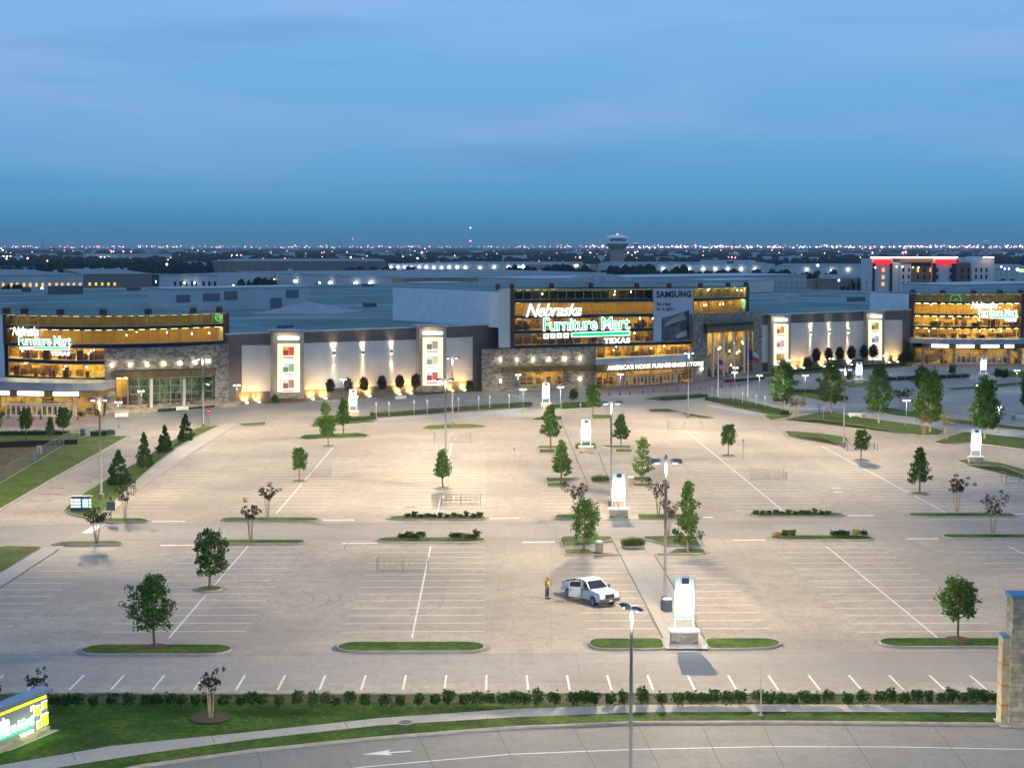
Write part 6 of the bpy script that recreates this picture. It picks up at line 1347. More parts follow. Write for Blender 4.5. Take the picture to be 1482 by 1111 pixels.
for pr, Hn, Wn, x, y, h, w_, lb in [
    (T_WIDE, 6.3, 4.6, 224, 938, 108, 82, 'largest near broad-crowned tree, on the front left kerbed island'), (T_WIDE2, 5.3, 3.9, 303, 853, 89, 66, 'dark broad-crowned tree in a round kerbed tree well, near left'), (T_RND, 5.2, 3.8, 1386, 927, 92, 68, 'round-crowned tree on the front right kerbed island'),
    (T_CONE, 6.2, 3.4, 641, 707, 56, 34, 'small conical tree in a round well, left of centre beside a trolley corral'), (T_RND, 5.2, 3.8, 433, 696, 48, 28, 'small round tree in a round well in the left bay'), (T_RND, 5.2, 3.8, 475, 646, 44, 30, 'small tree in a well just below the left grass strip'),
    (T_CONE, 6.2, 3.4, 497, 629, 52, 28, 'conical tree on the left end grass strip, before the lit banner'), (T_WIDE, 6.3, 4.6, 470, 608, 28, 18, 'little tree on the far left planted bed'), (T_CONE2, 6.6, 3.9, 1331, 715, 66, 40, 'wispy light tree in a round well in the right bay'),
    (T_RND, 5.2, 3.8, 1054, 660, 46, 27, 'small round tree in a well right of the walkway bays'), (T_RND, 5.2, 3.8, 1246, 666, 44, 28, 'small round tree with a corral behind it, right bay'), (T_CONE, 6.2, 3.4, 797, 650, 63, 36, 'conical tree, far left of the walkway, beside the third banner'),
    (T_CONE2, 6.6, 3.9, 812, 702, 64, 38, 'green conical tree on the island left of the walkway, middle row'), (T_WIDE, 6.3, 4.6, 845, 798, 78, 52, 'bushy tree on the near walkway island, beside the bin'), (T_CONE, 6.2, 3.4, 899, 650, 50, 30, 'dark conical tree behind the tall lamp, far right of the walkway'),
    (T_LIGHT, 6.4, 4.0, 929, 702, 68, 40, 'pale airy tree on the island right of the walkway, middle row'), (T_IRR, 6.8, 4.0, 995, 800, 104, 54, 'tall ragged cypress on the near island right of the walkway'), (T_RND, 5.2, 3.8, 858, 606, 50, 28, 'round tree on the grass strip behind the third banner'),
    (T_BIG, 8.7, 5.0, 1134, 599, 78, 42, 'first big dark tree right of the flagpoles'), (T_BIG, 8.7, 5.0, 1203, 598, 76, 42, 'second big tree, beside the tall lamp on the right'), (T_BIG, 8.7, 5.0, 1272, 613, 82, 42, 'third big tree, standing on the green median'),
    (T_BIG2, 9.0, 5.4, 1346, 626, 88, 50, 'fourth big tree, with pale stems low on the median'), (T_BIG, 8.7, 5.0, 1334, 572, 42, 28, 'big dark tree crown rising behind the fourth median tree'), (T_BIG2, 9.0, 5.4, 1425, 636, 88, 50, 'fifth big tree, behind the lit sign near the right edge'), (T_BIG2, 9.0, 5.4, 1490, 600, 60, 40, 'big tree cut by the right edge'),
    (T_RND, 5.2, 3.8, 38, 637, 46, 25, 'young tree before the left entrance, nearest the left edge'), (T_RND, 5.2, 3.8, 92, 634, 44, 26, 'young tree before the left entrance, right of the smallest one'), (T_CONE, 6.2, 3.4, 73, 641, 37, 18, 'smallest young tree before the left entrance, between two others'), (T_RND, 5.2, 3.8, -8, 634, 44, 28, 'young tree mostly cut by the left edge')]:
    pt_(pr, x, y, h, Hn, lb, G1, wpx=w_, Wn=Wn)
for x, y, rd in [(303, 853, 1.15), (641, 707, 1.0), (433, 697, 1.0), (475, 646, 1.1), (1331, 715, 1.1), (1054, 660, 1.0), (1246, 666, 1.0)]:
    c = at(x, y); island([(c.x + rd * math.cos(R(a)), c.y + rd * math.sin(R(a))) for a in range(0, 360, 24)], M_LAWN, r=0)
M1 = MB()
for x, y, rd in [(224, 938, .9), (1386, 927, .9), (305, 1041, 1.2), (38, 637, 1.1), (92, 634, 1.1), (1272, 613, 1.0), (1346, 626, 1.0)]:
    c = at(x, y, .155); M1.face([(c.x + rd * math.cos(R(a)), c.y + rd * math.sin(R(a)), c.z) for a in range(0, 360, 24)])
M1.build('mulch_rings', M_MULCH)['kind'] = 'structure'
for pr, Hn, Wn, x, y, h, w_, lb in [
    (C_A, 3.6, 2.7, 181, 753, 52, 30, 'crape myrtle at the left end island beside the square sign'), (C_C, 3.2, 3.2, 140, 786, 50, 40, 'flat-topped dark crape myrtle before the guide board'), (C_B, 3.4, 2.3, 387, 750, 52, 34, 'crape myrtle on the far left-centre island'), (C_B, 3.4, 2.3, 363, 783, 60, 34, 'crape myrtle on the near left-centre island'),
    (C_B, 3.4, 2.3, 1385, 741, 56, 38, 'rounded brownish crape myrtle on the far right island'), (C_A, 3.6, 2.7, 1437, 775, 60, 38, 'dark crape myrtle on the near right island'), (C_A, 3.6, 2.7, 834, 748, 50, 38, 'crape myrtle left of the second nearest banner sign'), (C_A, 3.6, 2.7, 953, 746, 52, 34, 'crape myrtle right of the second nearest banner sign'),
    (C_A, 3.6, 2.7, 967, 776, 54, 34, 'crape myrtle directly behind the tall near lamp'), (C_A, 3.6, 2.7, 855, 777, 50, 30, 'crape myrtle partly hidden behind the bushy walkway tree'), (C_D, 3.0, 1.8, 305, 1041, 84, 42, 'sparse upright young tree on the street lawn, left'), (C_D, 3.0, 1.8, 53, 1030, 68, 42, 'sparse dark young tree behind the monument sign'), (C_D, 3.0, 1.8, -8, 1034, 58, 30, 'sparse young tree cut by the left edge'),
    (C_E, 3.6, 2.9, 1152, 606, 32, 34, 'thin bronze crape myrtle by the path bend right of the flagpoles'), (C_E, 3.6, 2.9, 1337, 631, 32, 26, 'bronze crape myrtle on the median tip'), (C_E, 3.6, 2.9, 1370, 637, 38, 28, 'bronze crape myrtle beside the curving path'), (C_C, 3.2, 3.2, 1306, 591, 28, 32, 'dark flat crape myrtle between the third and fourth big trees')]:
    pt_(pr, x, y, h, Hn, lb, 'crape myrtles and sparse young trees', wpx=w_, Wn=Wn)
for pr, x, y, h, w_, lb in [(CD_A, 172, 702, 52, 40, 'nearest and lightest'), (CD_B, 209, 677, 51, 30, 'second nearest'), (CD_B, 239, 656, 40, 29, 'third'), (CD_A, 269, 638, 40, 28, 'farthest')]:
    pt_(pr, x, y, h, 4.35, 'dense dark cedar on the left verge, %s of the four' % lb, 'cedars on the left verge', wpx=w_, Wn=2.9)
for i, (x, y) in enumerate([(478, 577), (504, 575), (527, 573), (553, 571.5), (578.5, 571), (602, 569)]): pt_(T_SM, x, y, 32, 4.35, 'small dark tree against the left plain wall, %s from the left' % ordinal(i), 'small trees against the plain walls', wpx=15, Wn=2.2, wall=3.0)
for i, (x, y) in enumerate([(1181, 540), (1199, 538.5), (1215, 537.5), (1232, 537), (1250, 536), (1263, 534)]): pt_(T_SM, x, y, 30, 4.35, 'small dark tree against the right plain wall, %s from the left' % ordinal(i), 'small trees against the plain walls', wpx=14, Wn=2.2, wall=3.0)
for i, (x, y, h, lb) in enumerate([(398, 581, 14, 'under the leftmost poster tower'), (680, 566, 16, 'at the right end of the left plain wall'), (830, 581, 18, 'before the low wall lamp of the stone block'), (1168, 545, 18, 'against the right plain wall beside a poster tower'), (1317, 535, 20, 'at the corner of the right glass wing'), (1305, 533, 14, 'slim, at the right end of the right plain wall'), (1378, 543, 14, 'before the right entrance doors, left of the banner'), (1444, 548, 14, 'right of the banner at the right entrance'), (1454, 549, 14, 'farther right of the banner at the right entrance'), (1229, 552, 14, 'left of the lit banner at the right plain wall'), (50, 630, 7, 'low by the left entrance lawn')]):
    pt_(BM, x, y, h, 2.5, 'round dark shrub ' + lb, 'big shrubs near the store', wpx=h * .95, Wn=3.0, wall=(2.5 if i in (0, 1, 3, 4, 5) else 0))
# the row of shrubs along the street side
rh = random.Random(77); x = 62.0; k = 0
row = []
while x < 1450:
    row.append(x); x += rh.choice([15.5, 16.5, 18, 19.5, 23.5]) if rh.random() < .9 else 27
for k, x in enumerate(row):
    p = at(x, 1024 - (x / 1482) * 5 + rh.uniform(-1, 1), .06); s = rh.uniform(.80, .96)
    place(B[rh.randrange(4)], USED, p, rh.uniform(0, 6), scale=(s, s, s * rh.uniform(.88, 1.1)), label='small round dark green shrub in the long row between the street lawn and car park', group='shrubs in the long street-side row')
# shrubs on the islands
def rowb(pts, pr, s0_, gname, lab):
    for i, (x, y) in enumerate(pts): place(pr[i % len(pr)], USED, at(x, y, .14), i * 1.3, scale=(s0_ * rh.uniform(1.0, 1.35), s0_ * 1.1, s0_ * rh.uniform(.65, .95)), label=lab, group=gname)
rowb([(590 + i * 9.5, 751) for i in range(12)], B, .75, 'shrubs on the far centre island', 'low shrub in the row on the far centre kerbed island')
rowb([(582, 782.5), (591, 782), (600, 782), (608, 782)], B, .9, 'left shrubs on the near centre island', 'low shrub of the left cluster on the near centre kerbed island')
rowb([(656, 782), (665, 781.5), (674, 781.5), (682, 781.5), (690, 781.5)], B[:2] + [BG], .9, 'right shrubs on the near centre island', 'low shrub of the right cluster on the near centre kerbed island')
rowb([(1094 + i * 9.5, 746.5) for i in range(12)], B, .72, 'shrubs on the far right island', 'low shrub in the row on the far right-centre kerbed island')
rowb([(1127, 779), (1136, 779), (1146, 778.5)], [BG] + B[:2], .9, 'left shrubs on the near right island', 'low shrub of the left cluster on the near right kerbed island')
rowb([(1207, 778.5), (1216, 778.5), (1225, 778), (1238, 778), (1250, 777.5)], B[:3] + [BG], .9, 'right shrubs on the near right island', 'low shrub of the right cluster on the near right kerbed island')
# ornamental grasses
def reeds(seed, W, D, H, lm):
    rg = random.Random(seed); r_ = empty('ornamental_grass', (0, 0, 0), 0, 'x', 'plant'); mb = MB(); 
    for i in range(900):
        a = rg.uniform(0, 6.28); q = rg.random() ** .5; x, y = W * q * math.cos(a), D * q * math.sin(a); h = H * rg.uniform(.6, 1.1); t = Vector((x + rg.gauss(0, .25), y + rg.gauss(0, .2), h)); b = Vector((x, y, 0)); s = Vector((.03, .01, 0)); mb.face([b - s, b + s, t])
    mb.build('blades', lm, r_); mb = MB(); mb._lathe([(W * 1.05, 0), (W * 1.05, .14), (W * .98, .15)], (0, 0, 0), 24); mb.v = [(a, b * D / W, c) for a, b, c in mb.v]; mb.build('kerb_ring', M_KERB, r_); return r_
RA = reeds(61, 1.1, .75, .9, leafmat('dark_reed', (.05, .08, .025), (.08, .12, .035), (.12, .16, .05))); RB = reeds(62, 1.3, .8, .9, M_REED)
for pr, x, y, s, lb in [(RA, 916, 790, 1.0, 'in the oval planter near the walkway front'), (RA, 868.5, 697, 1.0, 'in the planter before the second nearest banner sign'), (RB, 848, 650, 1.2, 'bright, round the foot of the third banner sign'), (RB, 805, 590, .8, 'right of the fourth banner sign')]:
    place(pr, USED, at(x, y, .01), .3, scale=s, label='clump of ornamental grass ' + lb, group='ornamental grass clumps')
# clipped hedges
def hedge(px, w_, h, lab, lm=M_HEDGE, dens=26, cat='hedge'):
    P = [at(x, y) for x, y in px]; r_ = empty('hedge', P[0], 0, lab, cat); rg = random.Random(int(px[0][0])); mb = MB()
    for i in range(len(P) - 1):
        a, b = P[i], P[i + 1]; L_ = (b - a).length; d = (b - a).normalized(); nn = Vector((-d.y, d.x, 0))
        for k in range(int(L_ * dens)):
            t = rg.random(); s = rg.uniform(-.5, .5); z = rg.random() ** .6 * h; q = a.lerp(b, t) + nn * s * w_ * (1 - .2 * z / h); q.z += z + .1; leaf(mb, q, .13, rg)
    mb.build('foliage', lm, r_, world=True); mb = MB()
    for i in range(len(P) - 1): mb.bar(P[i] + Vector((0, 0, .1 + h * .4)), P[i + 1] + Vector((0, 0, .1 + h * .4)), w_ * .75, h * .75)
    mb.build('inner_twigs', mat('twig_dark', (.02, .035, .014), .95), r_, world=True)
hedge([(538, 604), (600, 600), (660, 595), (768, 588)], 1.6, .9, 'long clipped hedge behind the left accessible bays')
hedge([(690, 577.5), (752, 573)], .1, .1, 'thin low planting edge left of the central block') if False else None
hedge([(1025, 580), (1060, 585), (1100, 593), (1136, 601)], 2.2, .9, 'dark hedge on the bed below the flagpoles')
hedge([(1283, 551), (1340, 548.5), (1402, 546)], 1.6, .9, 'clipped hedge before the right glass wing')
hedge([(1142, 568), (1180, 568.5), (1222, 579)], 2.2, .8, 'low dark hedge under the big trees right of the flags')
hedge([(463, 612), (500, 610), (541, 607)], 2.0, .7, 'low planting on the far left bed below the banner')
hedge([(0, 630.5), (60, 629.5), (101, 630)], 1.2, .8, 'low dark hedge along the lawn before the left entrance')
hedge([(132, 632), (150, 631), (163, 629.5)], 1.6, 1.0, 'short dark shrub clump at the head of the left verge')
hedge([(230, 596.5), (262, 594), (300, 591), (330, 588.5)], 1.0, .6, 'low planting in the planter below the green shop window')
hedge([(755, 564), (815, 561)], 1.2, .7, 'low hedge under the central shop window')
hedge([(1050, 553.5), (1105, 549)], 1.2, .6, 'low planting under the tall arched window')
hedge([(350, 581), (440, 576), (540, 571), (640, 565), (690, 562)], 1.6, .5, 'planting strip along the foot of the left plain wall')
hedge([(1120, 541), (1200, 533.5), (1310, 528)], 1.4, .5, 'planting strip along the foot of the right plain wall')
hedge([(960, 579.5), (975, 578.5), (990, 577.5)], 2.4, .6, 'patch of purple flowers before the central entrance', M_PINK, cat='flower bed')
hedge([(992, 577), (1022, 574)], 1.6, .5, 'low green planting right of the purple flowers')
sheet('planting_bed', P2([(340, 586), (440, 580), (640, 569), (700, 566), (690, 562), (600, 566), (440, 575), (340, 582)]), .035, M_LAWN2)
sheet('planting_bed', P2([(1105, 546), (1200, 538.5), (1320, 530), (1320, 527), (1200, 533), (1100, 541)]), .035, M_LAWN2)
# ------------------------------------------------------------------ the pickup truck
def car_paint():
    m = mat('white_car_paint', (.72, .72, .74), .25); m.node_tree.nodes['Principled BSDF'].inputs['Coat Weight'].default_value = .6; return m
M_PNT = car_paint(); M_CGL = mat('car_glass', (.015, .018, .02), .05, spec=.8); M_TYR = mat('tyre_rubber', (.018, .018, .018), .85); M_RIM = mat('alloy', (.45, .45, .46), .3, .8); M_CHR = mat('chrome', (.55, .55, .57), .15, 1.0); M_INT = mat('cab_interior', (.05, .045, .04), .8); M_BLK = mat('black_trim', (.02, .02, .022), .5)
tk = empty('pickup_truck', ((at(859.5, 876.5) + at(825, 865)) / 2), math.atan2(-3.0, 1.84), 'white pickup truck with its rear side door open, parked near the walkway', 'truck')
d_ = Vector((1.84, -3.0)).normalized(); nl = Vector((-d_.y, d_.x)); tk.location.x += nl.x * .82; tk.location.y += nl.y * .82; tk.location.z = g(tk.location.y)
# local: x forward, y left, z up; wheels at x = +-1.78
WX, HW = 1.78, .98
def side(y, pts, inset=0.0): return [(x, y, z) for x, z in pts]
def arch(cx, r=.50, z0=.42, n=8, rev=False):
    p = [(cx + r * math.cos(math.pi * k / n), z0 + r * math.sin(math.pi * k / n)) for k in range(n + 1)]; return p
low = [(-2.88, .62), (-2.3, .50)] + [(x, z) for x, z in reversed(arch(-WX))] + [(-1.2, .45), (1.2, .45)] + [(x, z) for x, z in reversed(arch(WX))] + [(2.38, .48), (2.86, .58)]
# arches given back to front: reversed() starts at the rear side of each wheel
topb = [(2.86, .95), (2.80, 1.10), (2.55, 1.20), (1.35, 1.30), (1.2, 1.32), (-.95, 1.32), (-.95, 1.34), (-2.86, 1.34)]
mb = MB(); poly = low + topb; n = len(poly)
for s in (1, -1):
    pts = [(x, s * (HW - (.05 if z > 1.0 else 0) - (.10 if abs(x) > 2.7 else 0)), z) for x, z in poly]; bm_f = pts if s < 0 else pts[::-1]
    b = len(mb.v); mb.v += bm_f; mb.f.append(tuple(range(b, b + n))); mb.m.append(0)
for i in range(n):
    j = (i + 1) % n
    if i >= n - 2 and poly[i][0] < -.9 and poly[i][1] > 1.3: continue
    (x0, z0), (x1, z1) = poly[i], poly[j]
    def yy(x, z): return HW - (.05 if z > 1.0 else 0) - (.10 if abs(x) > 2.7 else 0)
    if poly[i] == (-.95, 1.34): continue
    mb.face([(x0, -yy(x0, z0), z0), (x1, -yy(x1, z1), z1), (x1, yy(x1, z1), z1), (x0, yy(x0, z0), z0)])
# bed: inner walls and floor
bx0, bx1, by = -2.78, -1.0, .80
for s in (1, -1): mb.face([(bx1, s * .93, 1.34), (-2.86, s * .83, 1.34), (bx0, s * by, 1.34), (bx1, s * by, 1.34)][::s])
mb.face([(-2.86, -.83, 1.34), (bx0, -by, 1.34), (bx0, by, 1.34), (-2.86, .83, 1.34)])
body = mb.build('body', M_PNT, tk)
mb = MB(); mb.face([(bx0, -by, .85), (bx1, -by, .85), (bx1, by, .85), (bx0, by, .85)])
for a, b in (((bx0, -by), (bx1, -by)), ((bx1, -by), (bx1, by)), ((bx1, by), (bx0, by)), ((bx0, by), (bx0, -by))): mb.face([(a[0], a[1], .85), (b[0], b[1], .85), (b[0], b[1], 1.335), (a[0], a[1], 1.335)])
mb.build('cargo_bed', M_BLK, tk)
# cab: roof and pillars, glass set in
gh = [(1.28, 1.31), (.55, 1.83), (.25, 1.88), (-.65, 1.87), (-.92, 1.80), (-1.0, 1.34)]
def yc(z): return .93 - (z - 1.31) * .36
mb = MB()
mb.face([(.55, -yc(1.83), 1.83), (.55, yc(1.83), 1.83), (.25, yc(1.88), 1.90), (.25, -yc(1.88), 1.90)]); mb.face([(.25, -yc(1.88), 1.90), (.25, yc(1.88), 1.90), (-.65, yc(1.88), 1.89), (-.65, -yc(1.88), 1.89)]); mb.face([(-.65, -yc(1.88), 1.89), (-.65, yc(1.88), 1.89), (-.92, yc(1.8), 1.80), (-.92, -yc(1.8), 1.80)])
for s in (1, -1):
    for a, b, w_ in (((1.28, 1.31), (.55, 1.83), .09), ((.25, 1.32), (.22, 1.86), .10), ((-.55, 1.32), (-.62, 1.86), .09), ((-1.0, 1.34), (-.92, 1.80), .16), ((.55, 1.83), (.25, 1.88), .09), ((.25, 1.88), (-.65, 1.87), .09), ((-.65, 1.87), (-.92, 1.80), .09)): mb.bar((a[0], s * yc(a[1]), a[1]), (b[0], s * yc(b[1]), b[1]), w_, .05)
mb.build('cab_roof', M_PNT, tk)
mb = MB(); mb.face([(1.26, -.88, 1.32), (1.26, .88, 1.32), (.56, .72, 1.82), (.56, -.72, 1.82)]); mb.build('windscreen', M_CGL, tk)
mb = MB(); mb.face([(-.99, -.85, 1.36), (-.92, -.72, 1.79), (-.92, .72, 1.79), (-.99, .85, 1.36)]); mb.build('rear_window', M_CGL, tk)
for s in (1, -1):
    mb = MB(); mb.face([(1.15, s * .905, 1.34), (.27, s * .905, 1.34), (.27, s * .745, 1.84), (.55, s * .745, 1.80)]); mb.build('side_window', M_CGL, tk)
mb = MB(); mb.face([(.2, .905, 1.34), (-.9, .905, 1.34), (-.86, .745, 1.80), (.2, .745, 1.84)]); mb.build('side_window', M_CGL, tk)
mb = MB(); mb.box((-.35, -.955, .92), (.98, .03, .75)); mb.build('door_opening', M_INT, tk)
mb = MB(); mb.box((-.4, 0, 1.2), (.9, 1.6, .28)); mb.build('rear_seat', M_INT, tk)
# open rear door, hinged at its front edge
dr = bpy.data.objects.new('open_rear_door', None); 
mb = MB(); mb.prism([(0, 0), (-1.05, 0), (-1.05, -.07), (0, -.07)], .50, 1.33)
for a, b in (((0, 1.33), (.02, 1.84)), ((-1.03, 1.33), (-.98, 1.80)), ((.02, 1.84), (-.98, 1.82))): mb.bar((a[0], -.04, a[1]), (b[0], -.04, b[1]), .08, .05)
dr = mb.build('open_rear_door', M_PNT, tk); dr.location = (.20, -1.0, 0); dr.rotation_euler = (0, 0, R(52)); bpy.data.objects['open_rear_door']
mb = MB(); mb.face([(-.02, -.03, 1.36), (-.98, -.03, 1.36), (-.94, -.03, 1.78), (0, -.03, 1.81)]); mb.build('window', M_CGL, dr); mb = MB(); mb.box((-.85, -.09, 1.15), (.2, .04, .05)); mb.build('handle', M_CHR, dr)
for o_ in [o for o in list(bpy.data.objects) if o.name == 'open_rear_door' and o.type == 'EMPTY']: bpy.data.objects.remove(o_)
for x, s in ((WX, 1), (WX, -1), (-WX, 1), (-WX, -1)):
    mb = MB(); c = (x, s * .86, .41); mb.tube([(c[0], c[1] - .13, c[2]), (c[0], c[1] - .10, c[2]), (c[0], c[1] + .10, c[2]), (c[0], c[1] + .13, c[2])], [.36, .41, .41, .36], 22); w2 = mb.build('wheel', M_TYR, tk)
    mb = MB(); mb.tube([(c[0], c[1] + s * .132, c[2]), (c[0], c[1] + s * .142, c[2])], .26, 18); mb.build('rim', M_RIM, w2); mb = MB()
    for k in range(5): a = R(72 * k + 36); mb.tube([(c[0] + .16 * math.cos(a), c[1] + s * .143, c[2] + .16 * math.sin(a)), (c[0] + .16 * math.cos(a), c[1] + s * .147, c[2] + .16 * math.sin(a))], .06, 6)
    mb.build('rim_openings', M_BLK, w2)
    mb = MB(); mb.tube([(x, s * .80, .42), (x, s * .99, .42)], .49, 18); mb.build('wheel_well', M_BLK, tk) if False else None
mb = MB(); mb.box((2.93, 0, .62), (.16, 1.86, .26)); mb.build('front_bumper', M_CHR, tk); mb = MB(); mb.box((-2.95, 0, .62), (.16, 1.86, .22)); mb.build('rear_bumper', M_CHR, tk)
mb = MB(); mb.box((2.86, 0, .96), (.06, .95, .30)); gr_ = mb.build('grille', M_BLK, tk); mb = MB(); mb.box((2.90, 0, .96), (.02, .08, .30)); mb.box((2.90, 0, .96), (.021, .95, .06)); mb.build('grille_bars', M_CHR, gr_)
for s in (1, -1):
    mb = MB(); mb.box((2.80, s * .68, .97), (.14, .34, .22)); h_ = mb.build('headlight', emat('headlight_lit', (1, .97, .9), 3.0), tk); mb = MB(); mb.box((2.72, s * .84, .90), (.2, .08, .16)); mb.build('turn_signal', emat('amber_lit', (1, .25, .08), 2.0), tk)
    mb = MB(); mb.box((-2.87, s * .80, 1.08), (.06, .16, .38)); mb.build('tail_light', mat('tail_red', (.35, .02, .02), .3), tk)
    mb = MB(); mb.box((1.08, s * 1.13, 1.36), (.14, .22, .26)); m_ = mb.build('mirror', M_BLK, tk); mb = MB(); mb.bar((1.1, s * .93, 1.32), (1.1, s * 1.08, 1.32), .05); mb.build('mirror_arm', M_BLK, m_)
mb = MB(); mb.box((3.015, 0, .62), (.012, .34, .16)); mb.build('number_plate', M_WFRAME, tk)
mb = MB()
for s in (1, -1):
    for x in (1.22, .22): mb.box((x, s * .978, .92), (.012, .012, .74))
    mb.box((-.95, s * .978, .92), (.012, .012, .74)); mb.box((.42, s * .985, 1.14), (.2, .02, .05))
mb.build('door_lines', M_BLK, tk)
# ------------------------------------------------------------------ the attendant
def skin(name, verts, edges, rads, m, parent, root=0, sub_=1):
    me = bpy.data.meshes.new(name); me.from_pydata([tuple(v) for v in verts], edges, []); o = bpy.data.objects.new(name, me); COL.objects.link(o)
    md = o.modifiers.new('s', 'SKIN'); sv = me.skin_vertices[0].data
    for i, r in enumerate(rads): sv[i].radius = (r, r) if not isinstance(r, tuple) else r; sv[i].use_root = (i == root)
    o.modifiers.new('d', 'SUBSURF').levels = sub_; bpy.context.view_layer.update()
    ev = bpy.data.meshes.new_from_object(o.evaluated_get(bpy.context.evaluated_depsgraph_get())); ev.name = name; ev.materials.clear(); ev.materials.append(m); bpy.data.objects.remove(o)
    for p in ev.polygons: p.use_smooth = True
    o = bpy.data.objects.new(name, ev); COL.objects.link(o); o.parent = parent; return o
M_SKIN = mat('skin', (.42, .24, .16), .6); M_JEAN = mat('blue_jeans', (.035, .065, .12), .8, var=.2, scale=8); M_VEST = mat('hi_vis_vest', (.30, .80, .02), .6); M_SHIRT = mat('red_shirt', (.35, .05, .03), .8); M_HAT = mat('yellow_cap', (.60, .38, .06), .6)
pp = empty('person', at(792, 866), R(-35), 'person in a lime safety vest, jeans and yellow cap standing left of the white truck', 'person')
# faces local +x (towards the truck), y left
V = [(0, 0, .95), (0, 0, 1.12), (0, 0, 1.32), (.01, 0, 1.46), (.02, 0, 1.53), (.04, 0, 1.62), (.05, 0, 1.72),
     (0, .10, .90), (.02, .11, .50), (-.01, .12, .10), (.14, .14, .04), (0, -.10, .90), (.0, -.12, .50), (-.03, -.13, .10), (.12, -.15, .04),
     (0, .20, 1.43), (.06, .25, 1.18), (.27, .16, 1.14), (.33, .10, 1.16), (0, -.20, 1.43), (.06, -.25, 1.16), (.27, -.14, 1.20), (.33, -.08, 1.23)]
E = [(0, 1), (1, 2), (2, 3), (3, 4), (4, 5), (5, 6), (0, 7), (7, 8), (8, 9), (9, 10), (0, 11), (11, 12), (12, 13), (13, 14), (3, 15), (15, 16), (16, 17), (17, 18), (3, 19), (19, 20), (20, 21), (21, 22)]
Rd = [(.15, .11), (.14, .10), (.17, .11), (.13, .09), .055, .095, .075, .10, .068, .045, .04, .10, .068, .045, .04, .065, .048, .036, .03, .065, .048, .036, .03]
bd = skin('body', V, E, Rd, M_SKIN, pp)
# fingers belong to the same body mesh
fm = bmesh.new(); fm.from_mesh(bd.data)
def finger(p0, d, L_, r):
    a = Vector(p0); d = Vector(d).normalized(); pts = [a, a + d * L_ * .5, a + d * L_ + Vector((0, 0, -L_ * .3))]
    t = MB(); t.tube(pts, [r, r * .9, r * .7], 5); vs = [fm.verts.new(v) for v in t.v]
    for f in t.f: fm.faces.new([vs[i] for i in f])
for s, hx, hy, hz in ((1, .34, .09, 1.16), (-1, .34, -.07, 1.23)):
    for k in range(4): finger((hx + .01, hy + (k - 1.5) * .018, hz), (1, -s * .3, -.1 + .05 * k), .07 - abs(k - 1.2) * .01, .009)
    finger((hx - .01, hy - s * .035, hz + .01), (.6, -s * .8, .5), .05, .011)
# nose, ears
for c_, r0 in (((.145, 0, 1.655), .016), ((.05, .085, 1.66), .02), ((.05, -.085, 1.66), .02)):
    bmesh.ops.create_icosphere(fm, subdivisions=1, radius=r0, matrix=Matrix.Translation(c_))
fm.to_mesh(bd.data); fm.free()
skin('jeans', [V[0], V[7], V[8], (V[9][0], V[9][1], .12), V[11], V[12], (V[13][0], V[13][1], .12), (0, 0, 1.02)], [(0, 1), (1, 2), (2, 3), (0, 4), (4, 5), (5, 6), (0, 7)], [(.165, .125), .112, .082, .062, .112, .082, .062, (.155, .115)], M_JEAN, pp)
skin('shirt', [V[2], V[3], V[15], V[16], (.2, .19, 1.15), V[19], V[20], (.2, -.18, 1.19), V[1]], [(0, 1), (1, 2), (2, 3), (3, 4), (1, 5), (5, 6), (6, 7), (0, 8)], [(.13, .09), (.11, .08), .078, .060, .047, .078, .060, .047, (.12, .09)], M_SHIRT, pp)
vst = skin('safety_vest', [(0, 0, .98), (0, 0, 1.15), (0, 0, 1.32), (.0, 0, 1.45)], [(0, 1), (1, 2), (2, 3)], [(.215, .175), (.215, .17), (.235, .175), (.18, .13)], M_VEST, pp)
mb = MB(); mb._lathe([(.10, 0), (.112, .03), (.105, .09), (.05, .13), (.01, .14)], (.04, 0, 1.70), 12); mb.box((.17, 0, 1.71), (.12, .15, .012)); mb.build('cap', M_HAT, pp)
for s in (1, -1): mb = MB(); mb.box((.07, s * .13, .04), (.27, .10, .09)); mb.build('shoe', M_BLK, pp)
mb = MB()
for s in (.035, -.035): mb.box((.135, s, 1.675), (.012, .022, .01))
mb.box((.138, 0, 1.60), (.012, .05, .008)); mb.build('face_features', M_BLK, pp)

pp.scale = (1.12, 1.12, 1.04)
# ------------------------------------------------------------------ what stands behind the store
def ztop(y, Y): return CAMZ - (y - 357.0) * Y / F
def X(px, Y): return (px - CX) / F * Y
M_TANK = mat('tank_white', (.85, .87, .9), .6); M_FW = mat('warehouse_white', (.55, .57, .58), .85, var=.1, scale=.05); M_FB = mat('warehouse_brown', (.26, .20, .17), .85, var=.12, scale=.05); M_FT = mat('warehouse_tan', (.40, .30, .22), .85, var=.1, scale=.05); M_FR = mat('far_roof', (.22, .26, .28), .9, var=.25, scale=.02); M_DKW = mat('dark_window', (.02, .022, .025), .2)
M_AMB = emat('amber_window', (1, .48, .08), 1.3); M_WLAMP = emat('far_white_lamp', (.95, .93, 1.0), 9.0); M_YLAMP = emat('far_yellow_lamp', (1.0, .66, .3), 14.0); M_RLAMP = emat('far_red_lamp', (1.0, .12, .18), 9.0); M_GLAMP = emat('far_green_lamp', (.5, 1.0, .6), 8.0)
def ball(mb, p, r):
    x, y, z = p; b = len(mb.v); mb.v += [(x + r, y, z), (x - r, y, z), (x, y + r, z), (x, y - r, z), (x, y, z + r), (x, y, z - r)]
    for f in ((0, 2, 4), (2, 1, 4), (1, 3, 4), (3, 0, 4), (2, 0, 5), (1, 2, 5), (3, 1, 5), (0, 3, 5)): mb.f.append(tuple(b + i for i in f)); mb.m.append(mb.mi)
